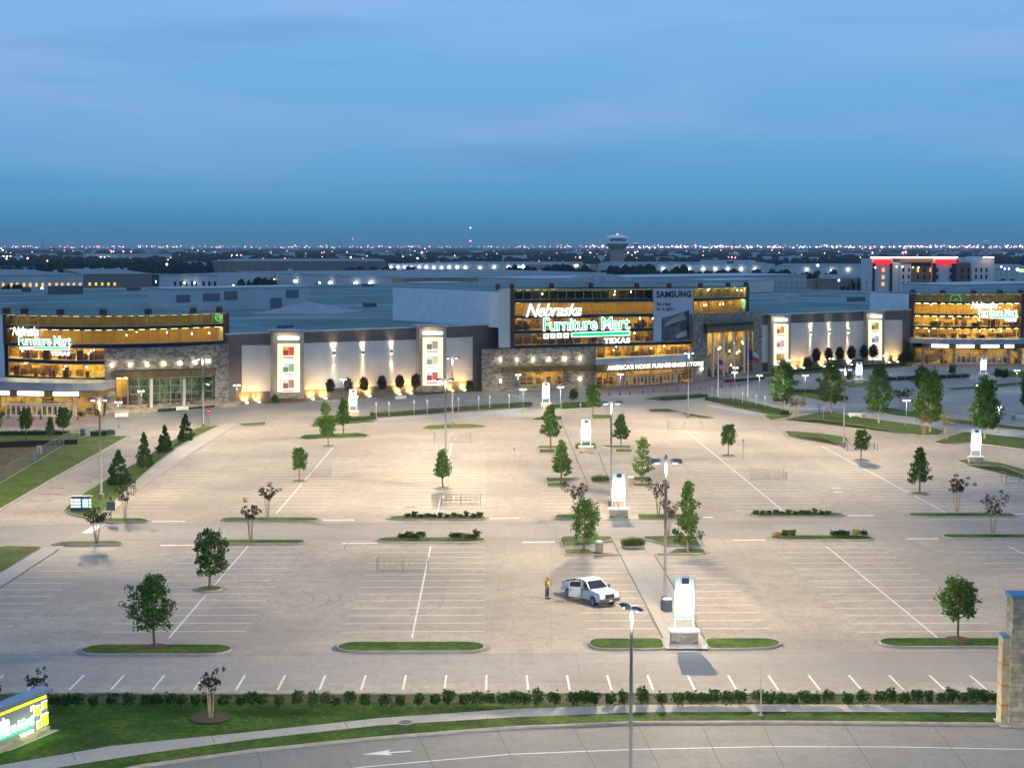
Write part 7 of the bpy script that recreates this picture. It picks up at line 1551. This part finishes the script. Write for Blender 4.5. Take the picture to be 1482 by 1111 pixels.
def shed(x0, x1, yt, Y0, Y1, D, wm, label, name='warehouse', wins=(), winm=None, wy=None, lamps=(), ly=None, ls=.7, roofs=0, ribs=0, ww=1.6):
    z = ztop(yt, Y0); a = Vector((X(x0, Y0), Y0)); b = Vector((X(x1, Y1), Y1)); d = (b - a).normalized(); n = Vector((-d.y, d.x))
    r_ = empty(name, (a.x, a.y, ZF), 0, label, 'building'); P = [a, b, b + n * D, a + n * D]; Lw = (b - a).length
    mb = MB(); mb.prism([tuple(p) for p in P], ZF - .5, z); mb.build('wall', wm, r_, world=True)
    mb = MB(); mb.prism([tuple(p) for p in offset([tuple(p) for p in P], .6)], z - .3, z + .02); mb.build('roof', M_FR, r_, world=True)
    mb = MB(); mb.bar((a.x, a.y, z + .15), (b.x, b.y, z + .15), .8, .5); mb.build('coping', M_ROOFW, r_, world=True)
    def on(px, off=.15):
        # point of the front at a pixel column
        k = (px - CX) / F; den = d.x - k * d.y; t = (k * a.y - a.x) / den; return a + d * t - n * off
    for i, x in enumerate(wins):
        p, q = on(x - ww), on(x + ww); zt_, zb_ = ztop(wy[0], p.y), ztop(wy[1], p.y); mb = MB(); mb.face([(p.x, p.y, zb_), (q.x, q.y, zb_), (q.x, q.y, zt_), (p.x, p.y, zt_)]); mb.build('window', winm if not isinstance(winm, list) else winm[i % len(winm)], r_, world=True)
    for i, x in enumerate(lamps):
        p = on(x, 1.5); mb = MB(); ball(mb, (p.x, p.y, ztop(ly if not isinstance(ly, tuple) else ly[i % len(ly)], p.y)), ls); mb.build('wall_light', M_WLAMP, r_, world=True)
    rg = random.Random(int(x0) + 7)
    for i in range(roofs):
        q = a + d * Lw * (i + .5) / roofs + n * D * rg.uniform(.1, .8); mb = MB(); mb.box((q.x, q.y, z + .9), (rg.uniform(2, 4), 2.5, 1.8), math.atan2(d.y, d.x)); mb.build('roof_unit', M_ROOFW, r_, world=True)
    for i in range(ribs):
        q = on(x0 + (x1 - x0) * (i + .5) / ribs, .3); mb = MB(); mb.bar((q.x, q.y, ZF), (q.x, q.y, z - .3), .9); mb.build('pilaster', M_FT, r_, world=True)
    return r_
shed(-70, 122, 398.8, 950, 985, 260, M_FW, 'long white warehouse with a row of amber-lit windows, far left', wins=[6, 18, 26, 36, 45, 54, 63, 73, 83, 91, 100, 108, 117], winm=M_AMB, wy=(409.5, 414.5), roofs=16)
shed(122.5, 221, 396.6, 986, 1000, 240, M_FB, 'brown warehouse with five amber windows, beyond the left wing', wins=[131, 140, 149, 158, 167], winm=[M_AMB, M_AMB, emat('lime_window', (.7, .8, .1), .9), M_AMB], wy=(408.8, 413), roofs=8)
shed(221.5, 231, 396.8, 1000, 1002, 60, mat('green_glass_block', (.02, .10, .09), .3), 'narrow green glass stair block between two warehouses', 'stair_block', wins=[226.5], winm=M_GLAMP, wy=(406, 409), ww=.5)
shed(231.5, 316, 396.8, 960, 940, 120, M_FW, 'white office shed with dark square windows behind the penthouse', wins=[254.5, 262.5, 271, 279, 285, 295.5, 304, 312], winm=M_DKW, wy=(407, 413.5), lamps=[270.5, 284.5], ly=409)
shed(346, 491, 392.6, 1050, 908, 190, M_FW, 'long white windowless warehouse with round wall lights, left of centre', lamps=[355.6, 376.8, 399, 430.5, 481], ly=(402, 403.5, 404.5, 406.5, 409), ls=1.0, roofs=6)
shed(491.5, 585, 399.4, 907, 880, 120, M_FW, 'grey-white low warehouse behind the roof, just left of centre', lamps=[517, 538.5], ly=410, ls=1.1, roofs=3)
shed(586, 702, 402.3, 840, 850, 60, M_FT, 'low tan office building with a strip of dark windows', 'office_building', wins=[578 + k * 11.5 for k in range(1, 11)], winm=M_DKW, wy=(407, 410.5), ww=3)
shed(273, 302, 381.2, 1690, 1695, 200, M_FW, 'small pale shed at the left end of the brown warehouse')
shed(302.5, 560, 378.2, 1700, 1720, 380, M_FB, 'very long brown warehouse with pilasters in the distance', roofs=14, ribs=22)
shed(562, 753, 381.5, 1900, 1850, 300, M_FW, 'long white distribution warehouse with a row of bright wall lights', lamps=[566.6, 576.7, 586.3, 596.8, 607.3, 617.5, 628.4, 639.5, 650.6, 662, 674, 695, 715.5, 736, 751.5], ly=(386.5, 386.5, 387, 387.5), ls=1.5, roofs=12)
shed(754, 864, 383.0, 1860, 1870, 120, M_FT, 'low tan warehouse behind the dark tree belt, centre', lamps=[832.5, 848], ly=(384.5, 387), ls=1.5)
shed(865, 1120, 382.0, 1900, 1880, 280, M_FW, 'long white warehouse running right from under the near water tower', lamps=[904, 959, 979, 997, 1017, 1034.6, 1052.6, 1072, 1092], ly=389, ls=1.6, roofs=6)
shed(1121, 1500, 384.8, 1760, 1700, 260, M_FW, 'very long white warehouse behind the hotel at the right', lamps=[1166.6, 1203, 1226, 1441, 1455], ly=(390, 391.5), ls=1.5, roofs=8)
shed(1017, 1092, 376.8, 1960, 1955, 80, M_FW, 'raised white office block on the far warehouse, right of centre', 'office_block', wins=[1056], winm=M_DKW, wy=(378.5, 381), ww=5)
shed(93, 121, 369.8, 2800, 2800, 90, M_FW, 'small white shed far away at the left'); shed(127, 250, 367.6, 3000, 3050, 120, M_FW, 'long far white shed with tiny lights at the left', lamps=[129, 138.5, 143, 148, 153, 158.5], ly=372.5, ls=1.2)
shed(0, 22, 370.8, 2900, 2900, 60, M_FW, 'tiny far white shed at the left edge', lamps=[8, 13, 18], ly=371, ls=1.3)
shed(1100, 1182, 405.2, 880, 890, 170, M_FT, 'low brick-coloured shed behind the right roof', lamps=[], roofs=4, wins=[1106, 1113, 1126, 1133, 1147, 1153], winm=M_DKW, wy=(412, 415.5), ww=.9); shed(1183, 1211, 403.2, 886, 880, 60, M_FB, 'short dark brown block at the end of the brick shed')
shed(1218, 1262, 400, 1050, 1050, 80, M_FW, 'pale shed just left of the hotel', wins=[], lamps=[]); shed(1437.5, 1520, 388.5, 1200, 1190, 100, M_FW, 'white shed right of the hotel', wins=[1477], winm=[emat('lime_panel', (.6, .8, .25), 1.0)], wy=(389, 394), ww=4)
shed(860, 1090, 397.8, 1010, 990, 60, M_FR, 'flat grey roofed shed peeping over the back of the store') if False else None
# hotel
Yh = 700; r_ = empty('hotel_building', (X(1348, Yh), Yh, ZF), 0, 'hotel with glowing roof line, red sign bands and rows of small windows, far right', 'building')
M_HW = mat('hotel_white', (.66, .64, .64), .85, var=.05, scale=.1); M_HT = mat('hotel_tan', (.24, .175, .13), .85); M_HD = mat('hotel_dark', (.045, .04, .05), .7); M_HR = emat('hotel_red', (1.0, .015, .03), 1.4); M_HG = emat('hotel_glow', (1.0, .78, .58), 2.2)
def hb(x0, x1, y0, y1, Y, D, name, m):
    mb = MB(); z1 = ztop(y0, Y); z0 = ztop(y1, Y) if y1 < 900 else ZF - .3; mb.prism([(X(x0, Y), Y), (X(x1, Y), Y), (X(x1, Y), Y + D), (X(x0, Y), Y + D)], z0, z1); return mb.build(name, m, r_, world=True)
for x0, x1, y0, m, Y in [(1260.5, 1290, 374.6, M_HW, 698), (1290.2, 1317, 379.5, M_HW, 701), (1317.2, 1349, 379.5, M_HT, 702.5), (1349.2, 1382, 374.2, M_HW, 698), (1382.2, 1405, 380, M_HT, 702.5), (1405.2, 1437, 375.8, M_HW, 700)]: hb(x0, x1, y0, 999, Y, 22, 'wing_wall', m)
for x0, x1 in ((1262, 1265.5), (1287, 1290.3), (1349, 1353), (1376.5, 1382.3)): hb(x0, x1, 381, 999, 697.2, 1.5, 'dark_pier', M_HD)
hb(1302, 1350, 374.2, 380, 700, 18, 'brown_band', M_HT); hb(1393, 1401, 372.5, 380, 710, 8, 'roof_plant', M_HW); hb(1404, 1421, 371.3, 376, 712, 8, 'roof_plant', M_HW)
for x0, x1 in ((1260, 1301), (1301.3, 1384.5), (1423, 1436.5)): hb(x0, x1, 371.6, 373.9, 696.5, 3, 'roof_glow', M_HG)
for x0, x1 in ((1263.5, 1288.5), (1352.5, 1382)): 
    s_ = hb(x0, x1, 375.6, 381.2, 696.3, 1, 'sign_band', M_HR)
wk = 0
for xs_, wm in (((1306, 1314), M_HW), ((1327, 1336.5, 1345.5), M_HT), ((1355, 1374.6), M_HW), ((1391, 1400), M_HT), ((1411, 1418.6, 1426), M_HW)):
    for x in xs_:
        for y0 in (387.5, 397.5, 407.5): wk += 1; hb(x - 1.3, x + 1.3, y0, y0 + 6, 696.9 if x in (1355, 1374.6) else (700.9 if x < 1316 else 702.3 if wm is M_HT else 699.9), .4, 'window', M_AMB if wk in (13, 7) else M_DKW)
for y0 in (388, 398.3, 408.3): hb(1275, 1279, y0, y0 + 5.3, 697.8, .4, 'window', emat('hotel_amber', (1, .5, .15), .9))
# water towers
def wtower(px, Y, prof, label, text=None):
    r_ = empty('water_tower', (X(px, Y), Y, ZF), 0, label, 'water tower'); k = Y / F; zz = lambda y: ztop(y, Y) - ZF
    st = [(r * k, zz(y)) for r, y in prof if y > 352.6]; tk_ = [(r * k, zz(y)) for r, y in prof if y <= 353.5]
    mb = MB(); mb._lathe([(prof[0][0] * k, 0)] + st, (0, 0, 0), 24); mb.build('shaft', M_FT if text else M_FW, r_); mb = MB(); mb._lathe(tk_, (0, 0, 0), 28); mb.build('tank', M_TANK, r_, smooth=False)
    if text:
        V, Fc = textmesh(text, 0, .03); mb = MB(); R0 = 17.0 * k
        for u, v, w_ in V: a = (u - .5) * 1.45; mb.v.append((math.sin(a) * (R0 + .25 + .3 * w_), -math.cos(a) * (R0 + .25 + .3 * w_), zz(349.6) + (zz(345) - zz(349.6)) * v))
        mb.f = Fc; mb.m = [0] * len(Fc); mb.build('lettering', M_INK, r_); mb = MB(); ball(mb, (0, 0, zz(339.5)), 1.2); mb.build('beacon', M_RLAMP, r_)
wtower(892.8, 2200, [(10, 392), (9.9, 361), (14, 357), (17, 352.7), (17, 352.4), (17.2, 344), (14, 342), (5, 340.6), (.5, 340.2)], 'large water tower with a lettered white tank on a wide shaft', 'LEWISVILLE')
wtower(920, 5200, [(4.2, 368), (3.2, 360), (3.2, 356), (6, 353.4), (5.6, 352.6), (4, 351.6), (1, 350.8)], 'small white water tower right behind the large lettered one')
wtower(1424, 5000, [(3, 370), (2.4, 360), (2.4, 354), (6, 352.5), (6.2, 350), (4, 348.8), (1, 348.4)], 'small pale water tower above the right end of the hotel')
# pylons and mast
def pylon(px, yt, Y, lattice, lb):
    b = Vector((X(px, Y), Y, ZF)); H = ztop(yt, Y) - ZF; r_ = empty('pylon', b, 0, lb, 'pylon', 'power line pylons on the horizon'); mb = MB(); k = Y / F
    if lattice:
        for s in (-1, 1): mb.bar((s * 2.2 * k, 0, 0), (s * .5 * k, 0, H * .6), .35 * k); mb.bar((s * .5 * k, 0, H * .6), (s * 1.8 * k, 0, H), .3 * k)
    else: mb.bar((0, 0, 0), (0, 0, H), .55 * k)
    mb.build('mast', M_POLE, r_); mb = MB()
    for t in (.82, .9): mb.bar((-1.8 * k, 0, H * t), (1.8 * k, 0, H * t), .25 * k)
    mb.build('crossarm', M_POLE, r_)
for px, yt, Y, lt, lb in [(65, 346, 2600, 0, 'tall single pole pylon nearest the left edge'), (75, 350, 3200, 1, 'left of two small lattice pylons at the far left'), (80, 349.5, 3300, 1, 'right of two small lattice pylons at the far left'), (476, 343, 2400, 0, 'tall single pole pylon left of centre'), (490, 347, 3000, 1, 'lattice pylon just right of the tall left-centre pole'),
                          (495, 346.5, 3050, 1, 'second lattice pylon right of the tall left-centre pole'), (793.5, 347, 2500, 0, 'single pole pylon left of the large water tower'), (811, 352, 3400, 1, 'lattice pylon between pole and large water tower'), (817, 351.5, 3500, 1, 'lattice pylon nearest the large water tower'), (1060, 348, 2700, 0, 'single pole pylon right of centre, over the far warehouse'), (1287, 347, 2700, 0, 'single pole pylon above the left end of the hotel')]: pylon(px, yt, Y, lt, lb)
b = Vector((X(681, 6500), 6500, ZF)); H = ztop(329.5, 6500) - ZF; r_ = empty('radio_mast', b, 0, 'thin radio mast with two red lights, the tallest thing on the horizon', 'radio mast'); mb = MB(); mb.bar((0, 0, 0), (0, 0, H), .5); mb.build('mast', M_POLE, r_)
for y in (330, 349): mb = MB(); ball(mb, (0, -2, ztop(y, 6500) - ZF), 4.2); mb.build('beacon', M_RLAMP, r_)
# lamp posts behind the store
def farlamp(px, y, Y, lb, two=False, m=M_WLAMP, r=.42):
    b = Vector((X(px, Y), Y, ROOFZ if Y < 620 else ZF)); H = ztop(y, Y) - b.z; r_ = empty('street_lamp', b, 0, lb, 'street lamp', 'lamp posts behind the store'); mb = MB(); mb.bar((0, 0, 0), (0, 0, H), .25); mb.build('pole', M_POLE, r_)
    for s in ((-1, 1) if two else (0,)): mb = MB(); mb.v = []; ball(mb, (s * 1.2, -.3, H), r); mb.v = [(a * 1.0, b_, c) for a, b_, c in mb.v]; mb.build('lamp_head', m, r_)
    if two: mb = MB(); mb.bar((-1.3, 0, H + .2), (1.3, 0, H + .2), .15); mb.build('arm', M_POLE, r_)
for px, y, Y, lb, two, m, r in [(62, 418.5, 760, 'bright low lamp behind the roof at the far left', 0, M_WLAMP, 1.1), (265, 416.5, 800, 'bright low lamp just over the wide penthouse', 0, M_WLAMP, .9), (338.5, 413, 470, 'slim lamp post in front of the wide penthouse', 0, M_WLAMP, .35), (243, 382.5, 1500, 'lone white lamp before the dark wood, left', 0, M_WLAMP, 1.1), (757, 385.5, 1500, 'very bright lamp left of the central tree belt', 0, M_WLAMP, 2.0),
                              (463, 409, 860, 'lamp among dark shrubs below the white warehouse', 0, M_WLAMP, .7), (1182, 384, 900, 'tall single lamp post left of the hotel', 0, M_WLAMP, .8), (1213, 405.5, 860, 'lamp at the end of the dark brown block', 0, M_YLAMP, .6), (1300, 386, 640, 'double lamp post before the white hotel wall', 1, M_WLAMP, .35), (1323.5, 387, 645, 'double greenish lamp post before the tan hotel wall', 1, M_GLAMP, .4), (1265, 387, 640, 'lamp post before the left end of the hotel', 0, M_WLAMP, .4),
                              (1447, 386, 900, 'greenish lamp just right of the hotel', 0, M_GLAMP, .7), (1455, 389, 900, 'double lamp post right of the hotel', 1, M_WLAMP, .5), (1470.5, 390, 1000, 'bright lamp near the right edge beyond the hotel', 0, M_WLAMP, 1.1), (835, 384, 1500, 'warm lamp in the tree belt left of the large water tower', 0, M_YLAMP, 1.1), (376.5, 407, 900, 'warm lamp at the foot of the white windowless warehouse', 0, M_YLAMP, .7)]: farlamp(px, y, Y, lb, two, m, r)
# roof units on the store
M_UNIT = mat('unit_grey', (.09, .11, .13), .7)
def unit(px, py, w_, d_, h, lb, m=M_UNIT):
    c = atz(px, py, ROOFZ); r_ = empty('rooftop_unit', c, ANG, lb, 'rooftop unit', 'air units on the store roof'); mb = MB(); mb.box((0, 0, h / 2 + .3), (w_, d_, h)); mb.build('casing', m, r_); mb = MB(); mb.box((0, 0, .15), (w_ + .5, d_ + .5, .3)); mb.build('curb', M_COPING, r_)
    mb = MB()
    for k in range(int(w_ / 1.1)): mb.box((-w_ / 2 + 1.1 * k + .6, -d_ / 2 - .04, h / 2 + .3), (.14, .08, h * .8))
    mb.build('louvres', M_POLE, r_)
unit(95, 427, 11, 7, 3.2, 'large dark louvred air unit on the roof behind the left wing'); unit(38, 424, 3, 3, 1.6, 'small fan unit left of the large dark air unit'); unit(193, 422, 5, 3, 1.6, 'long flat fan unit near the wide penthouse'); unit(532, 416, 4, 3, 1.4, 'small unit on the far roof edge left of centre'); unit(535, 446, 3, 3, 1.3, 'lone dark unit on the open roof left of centre')
unit(1142, 435, 6, 4, 1.6, 'pale pair unit on the right roof', M_ROOFW); unit(1232, 438, 2.2, 2, 1.4, 'first of three small dark units on the right roof'); unit(1239, 437.6, 2.2, 2, 1.4, 'second of three small dark units on the right roof'); unit(1246, 437.2, 2.2, 2, 1.4, 'third of three small dark units on the right roof'); unit(715, 420, 6, 5, 2.2, 'dark unit at the left shoulder of the central block')
for k, (x, y) in enumerate([(408, 477), (418, 476.5)]): unit(x, y, 2, 1, .6, 'tiny dark vent on the roof edge over the leftmost poster tower, ' + ('left' if k == 0 else 'right') + ' one')
# fence on the right roof
a, b = atz(1098, 421.5, ROOFZ), atz(1262, 421, ROOFZ); r_ = empty('roof_screen', a, 0, 'line of thin dark posts and rails at the back of the right roof', 'fence'); mb = MB()
for z in (.5, 3.6): mb.bar(a + Vector((0, 0, z)), b + Vector((0, 0, z)), .12)
mb.build('rail', M_POLE, r_, world=True)
for k in range(22): p = a.lerp(b, k / 21); mb = MB(); mb.bar(p, p + Vector((0, 0, 4.0)), .28); mb.build('post', M_POLE, r_, world=True)
# woods
M_WOODS = leafmat('far_wood_leaf', (.018, .030, .022), (.028, .042, .028), (.042, .058, .036))
def belt(x0, x1, yt, Y, D, s, label, dens=1.0, seed=0):
    rg = random.Random(int(x0 * 7 + Y) + seed); mb = MB(); zt_ = ztop(yt, Y); Xa, Xb = X(x0, Y), X(x1, Y); n = int((Xb - Xa) / s * dens)
    for i in range(n):
        for lay in range(3):
            x = Xa + (Xb - Xa) * (i + rg.random()) / n; y = Y + D * (lay + rg.random()) / 3; r = s * rg.uniform(.55, 1.15); top = (zt_ - ZF) * rg.uniform(.62, 1.06); b = len(mb.v); m_ = 7
            for j, (q, zz) in enumerate(((.75, .0), (1.0, .35), (.9, .65), (.55, .9))):
                for k in range(m_): a = 6.283 * k / m_; w_ = q * r * rg.uniform(.8, 1.2); mb.v.append((x + math.cos(a) * w_, y + math.sin(a) * w_ * .8, ZF + top * zz * rg.uniform(.94, 1.06)))
            mb.v.append((x, y, ZF + top))
            for j in range(3):
                for k in range(m_): k2 = (k + 1) % m_; mb.f.append((b + j * m_ + k, b + j * m_ + k2, b + (j + 1) * m_ + k2, b + (j + 1) * m_ + k)); mb.m.append(0)
            for k in range(m_): mb.f.append((b + 3 * m_ + k, b + 3 * m_ + (k + 1) % m_, b + 4 * m_)); mb.m.append(0)
            if Y < 1600:
                for _ in range(26):
                    a = rg.uniform(0, 6.28); zz = rg.uniform(.3, 1.0); q = math.sin(3.14 * min(.95, .25 + zz * .7)) * r * 1.1; leaf(mb, Vector((x + math.cos(a) * q, y + math.sin(a) * q, ZF + top * zz)), 1.0, rg)
    o = mb.build('distant_wood', M_WOODS, None); o['kind'] = 'stuff'; return o
belt(28, 272, 377.5, 1480, 120, 7, ''); belt(-60, 60, 386, 1500, 80, 7, ''); belt(230, 276, 379, 1500, 60, 6, ''); belt(735, 1000, 384.5, 1180, 90, 6, ''); belt(600, 762, 391, 1250, 60, 6, ''); belt(985, 1160, 390.5, 1250, 60, 5, ''); belt(318, 346, 400, 990, 30, 4, '')
belt(1215, 1262, 406, 880, 20, 3, ''); belt(1440, 1520, 405, 860, 20, 3, ''); belt(500, 610, 386, 1620, 40, 6, ''); belt(345, 395, 403.5, 880, 20, 3.5, ''); belt(455, 470, 404, 860, 12, 3, ''); belt(0, 50, 411, 900, 12, 3, ''); belt(1150, 1215, 392, 1150, 30, 5, '')
for Y, yt, s in ((2500, 371.5, 12), (3100, 368.5, 15), (4000, 365.8, 20), (5500, 363.2, 28), (8000, 361.3, 45), (12000, 359.6, 70)): belt(-160, 1640, yt, Y, Y * .15, s, '', .8)
# far building scraps and the lights of the city
rg = random.Random(99); mb = MB()
for i in range(170):
    Y = rg.choice([2700, 3400, 4300, 6000, 9000]); px = rg.uniform(-40, 1520); w_ = rg.uniform(15, 60) * Y / 3500; h = rg.uniform(7, 13) * (1 + Y / 9000); mb.box((X(px, Y), Y + 40, ZF + h / 2), (w_, 20, h))
o = mb.build('distant_city', M_FW, None); o['kind'] = 'stuff'
mbs = [MB(), MB(), MB()]
for i in range(640):
    px = rg.uniform(0, 1482)
    if px < 850 and rg.random() < .45: px = rg.uniform(850, 1482)
    Y = rg.uniform(8500, 15500); y = 357.6 + rg.gauss(0, 1.0) if rg.random() < .8 else rg.uniform(354.8, 358.5); y = min(y, 360); ball(mbs[rg.choice([0, 0, 0, 1, 1, 2, 2])], (X(px, Y), Y, max(ZF + 4, ztop(y, Y))), Y / F * rg.uniform(.35, .95) * (1.15 if px > 850 else .85))
for i in range(190):
    Y = 2500 * (1 + 2.2 * rg.random() ** 1.5); px = rg.uniform(0, 1482); ball(mbs[rg.choice([0, 0, 1, 2])], (X(px, Y), Y - 30, ZF + rg.uniform(9, 17)), Y / F * rg.uniform(.3, .75))
for px, y, Y, c, r in [(12, 359.5, 6000, 1, 3), (14, 362, 6000, 0, 3), (104, 363.5, 4500, 2, 1.2), (172, 364, 4000, 2, 2.6), (175, 364, 4000, 2, 2.2), (189, 364, 4000, 2, 2.4), (200, 364, 4000, 2, 2.2), (474, 365, 4000, 2, 1.4), (390, 374.5, 2600, 2, 1.6), (407, 374.3, 2600, 2, 1.4), (421, 374, 2600, 2, 1.4), (345, 369, 3000, 1, 1.4), (352, 369, 3000, 0, 1.3), (358, 369, 3000, 2, 1.3), (514, 372, 2550, 0, 1.6), (531, 374.5, 2500, 1, 1.6), (535, 374.5, 2500, 1, 1.6), (608, 373.5, 2500, 0, 1.5), (613, 365.3, 4000, 2, 3), (660, 371, 2900, 1, 1.8),
                       (837, 372, 2700, 1, 1.9), (906, 365.5, 4000, 1, 2.2), (916, 365.5, 4000, 0, 2.2), (1046, 372, 2700, 2, 1.5), (1051, 372, 2700, 2, 1.5), (1056, 372.5, 2700, 2, 1.3), (1296, 366, 3900, 2, 3.0), (1300, 365, 3900, 2, 3.2), (1253, 366, 4000, 0, 2), (88, 377, 2300, 1, 1.3), (30, 374, 2400, 0, 1.4), (59, 373.5, 2500, 0, 1.4), (514, 346, 5500, 2, 1.5), (250, 356, 5500, 2, 1.5), (262, 357, 6000, 1, 2)]: ball(mbs[c], (X(px, Y), Y - 60, ztop(y, Y)), r)
for m_, mm in zip(mbs, (emat('city_light_white', (1, .80, .64), 6.0), emat('city_light_orange', (1, .50, .28), 6.0), emat('city_light_pink', (1, .25, .32), 6.0))):
    o = m_.build('city_lights', mm, None); o['kind'] = 'stuff'
# the evening air
if HAZE:
    mb = MB(); mb.box((0, 19500, 50.0 + ZF - 1.2), (42000, 40800, 100.0 + 2.4)) if False else mb.box((0, 9500, (ZF - 1.5 + 90) / 2), (26000, 20000, 90 - (ZF - 1.5)))
    m, N, L, b_ = nt('haze_air'); N.remove(b_); pv = N.new('ShaderNodeVolumePrincipled'); pv.inputs['Color'].default_value = (.82, .90, 1.0, 1); pv.inputs['Density'].default_value = HAZE; pv.inputs['Anisotropy'].default_value = .2; L.new(pv.outputs[0], N['Material Output'].inputs['Volume'])
    o = mb.build('haze', m, None); o['kind'] = 'stuff'

# small coloured neon pieces seen through the glass
for fr, x, z, r0, col, lb in [(RWN, 1382, 12.9, 1.5, 'sign_green', 'round green neon emblem behind the right glass wing'), (LWN, 316, 13.4, .6, 'sign_green', 'green neon piece at the right end of the left glass wing'), (CN, 1076, 13.6, 1.0, 'sign_mint', 'tall mint neon strip at the right end of the central glass')]:
    c = fr.ptz(x, z, -1.4); r_ = empty('neon_sign', c, 0, lb, 'neon sign'); mb = MB()
    pts = [(r0 * math.cos(R(a)) * (1 if r0 != 1.0 else .35), 0, r0 * math.sin(R(a)) * (1 if r0 != 1.0 else 1.5)) for a in range(0, 361, 30)]; mb.tube(pts, .11, 6); mb.build('tube', MATS[col], r_)
    mb = MB(); mb.tube([(-r0 * .5, 0, -.2), (0, 0, .25), (r0 * .5, 0, -.1)], .09, 6); mb.build('inner_tube', MATS[col], r_); mb = MB(); mb.bar((0, .1, r0), (0, .1, r0 + .8), .04); mb.build('hanger', M_DKMET, r_)
for k, (x, y, lb) in enumerate([(972, 575, 'before the purple flowers'), (495, 567, 'on the bed left of the little trees')]): pass
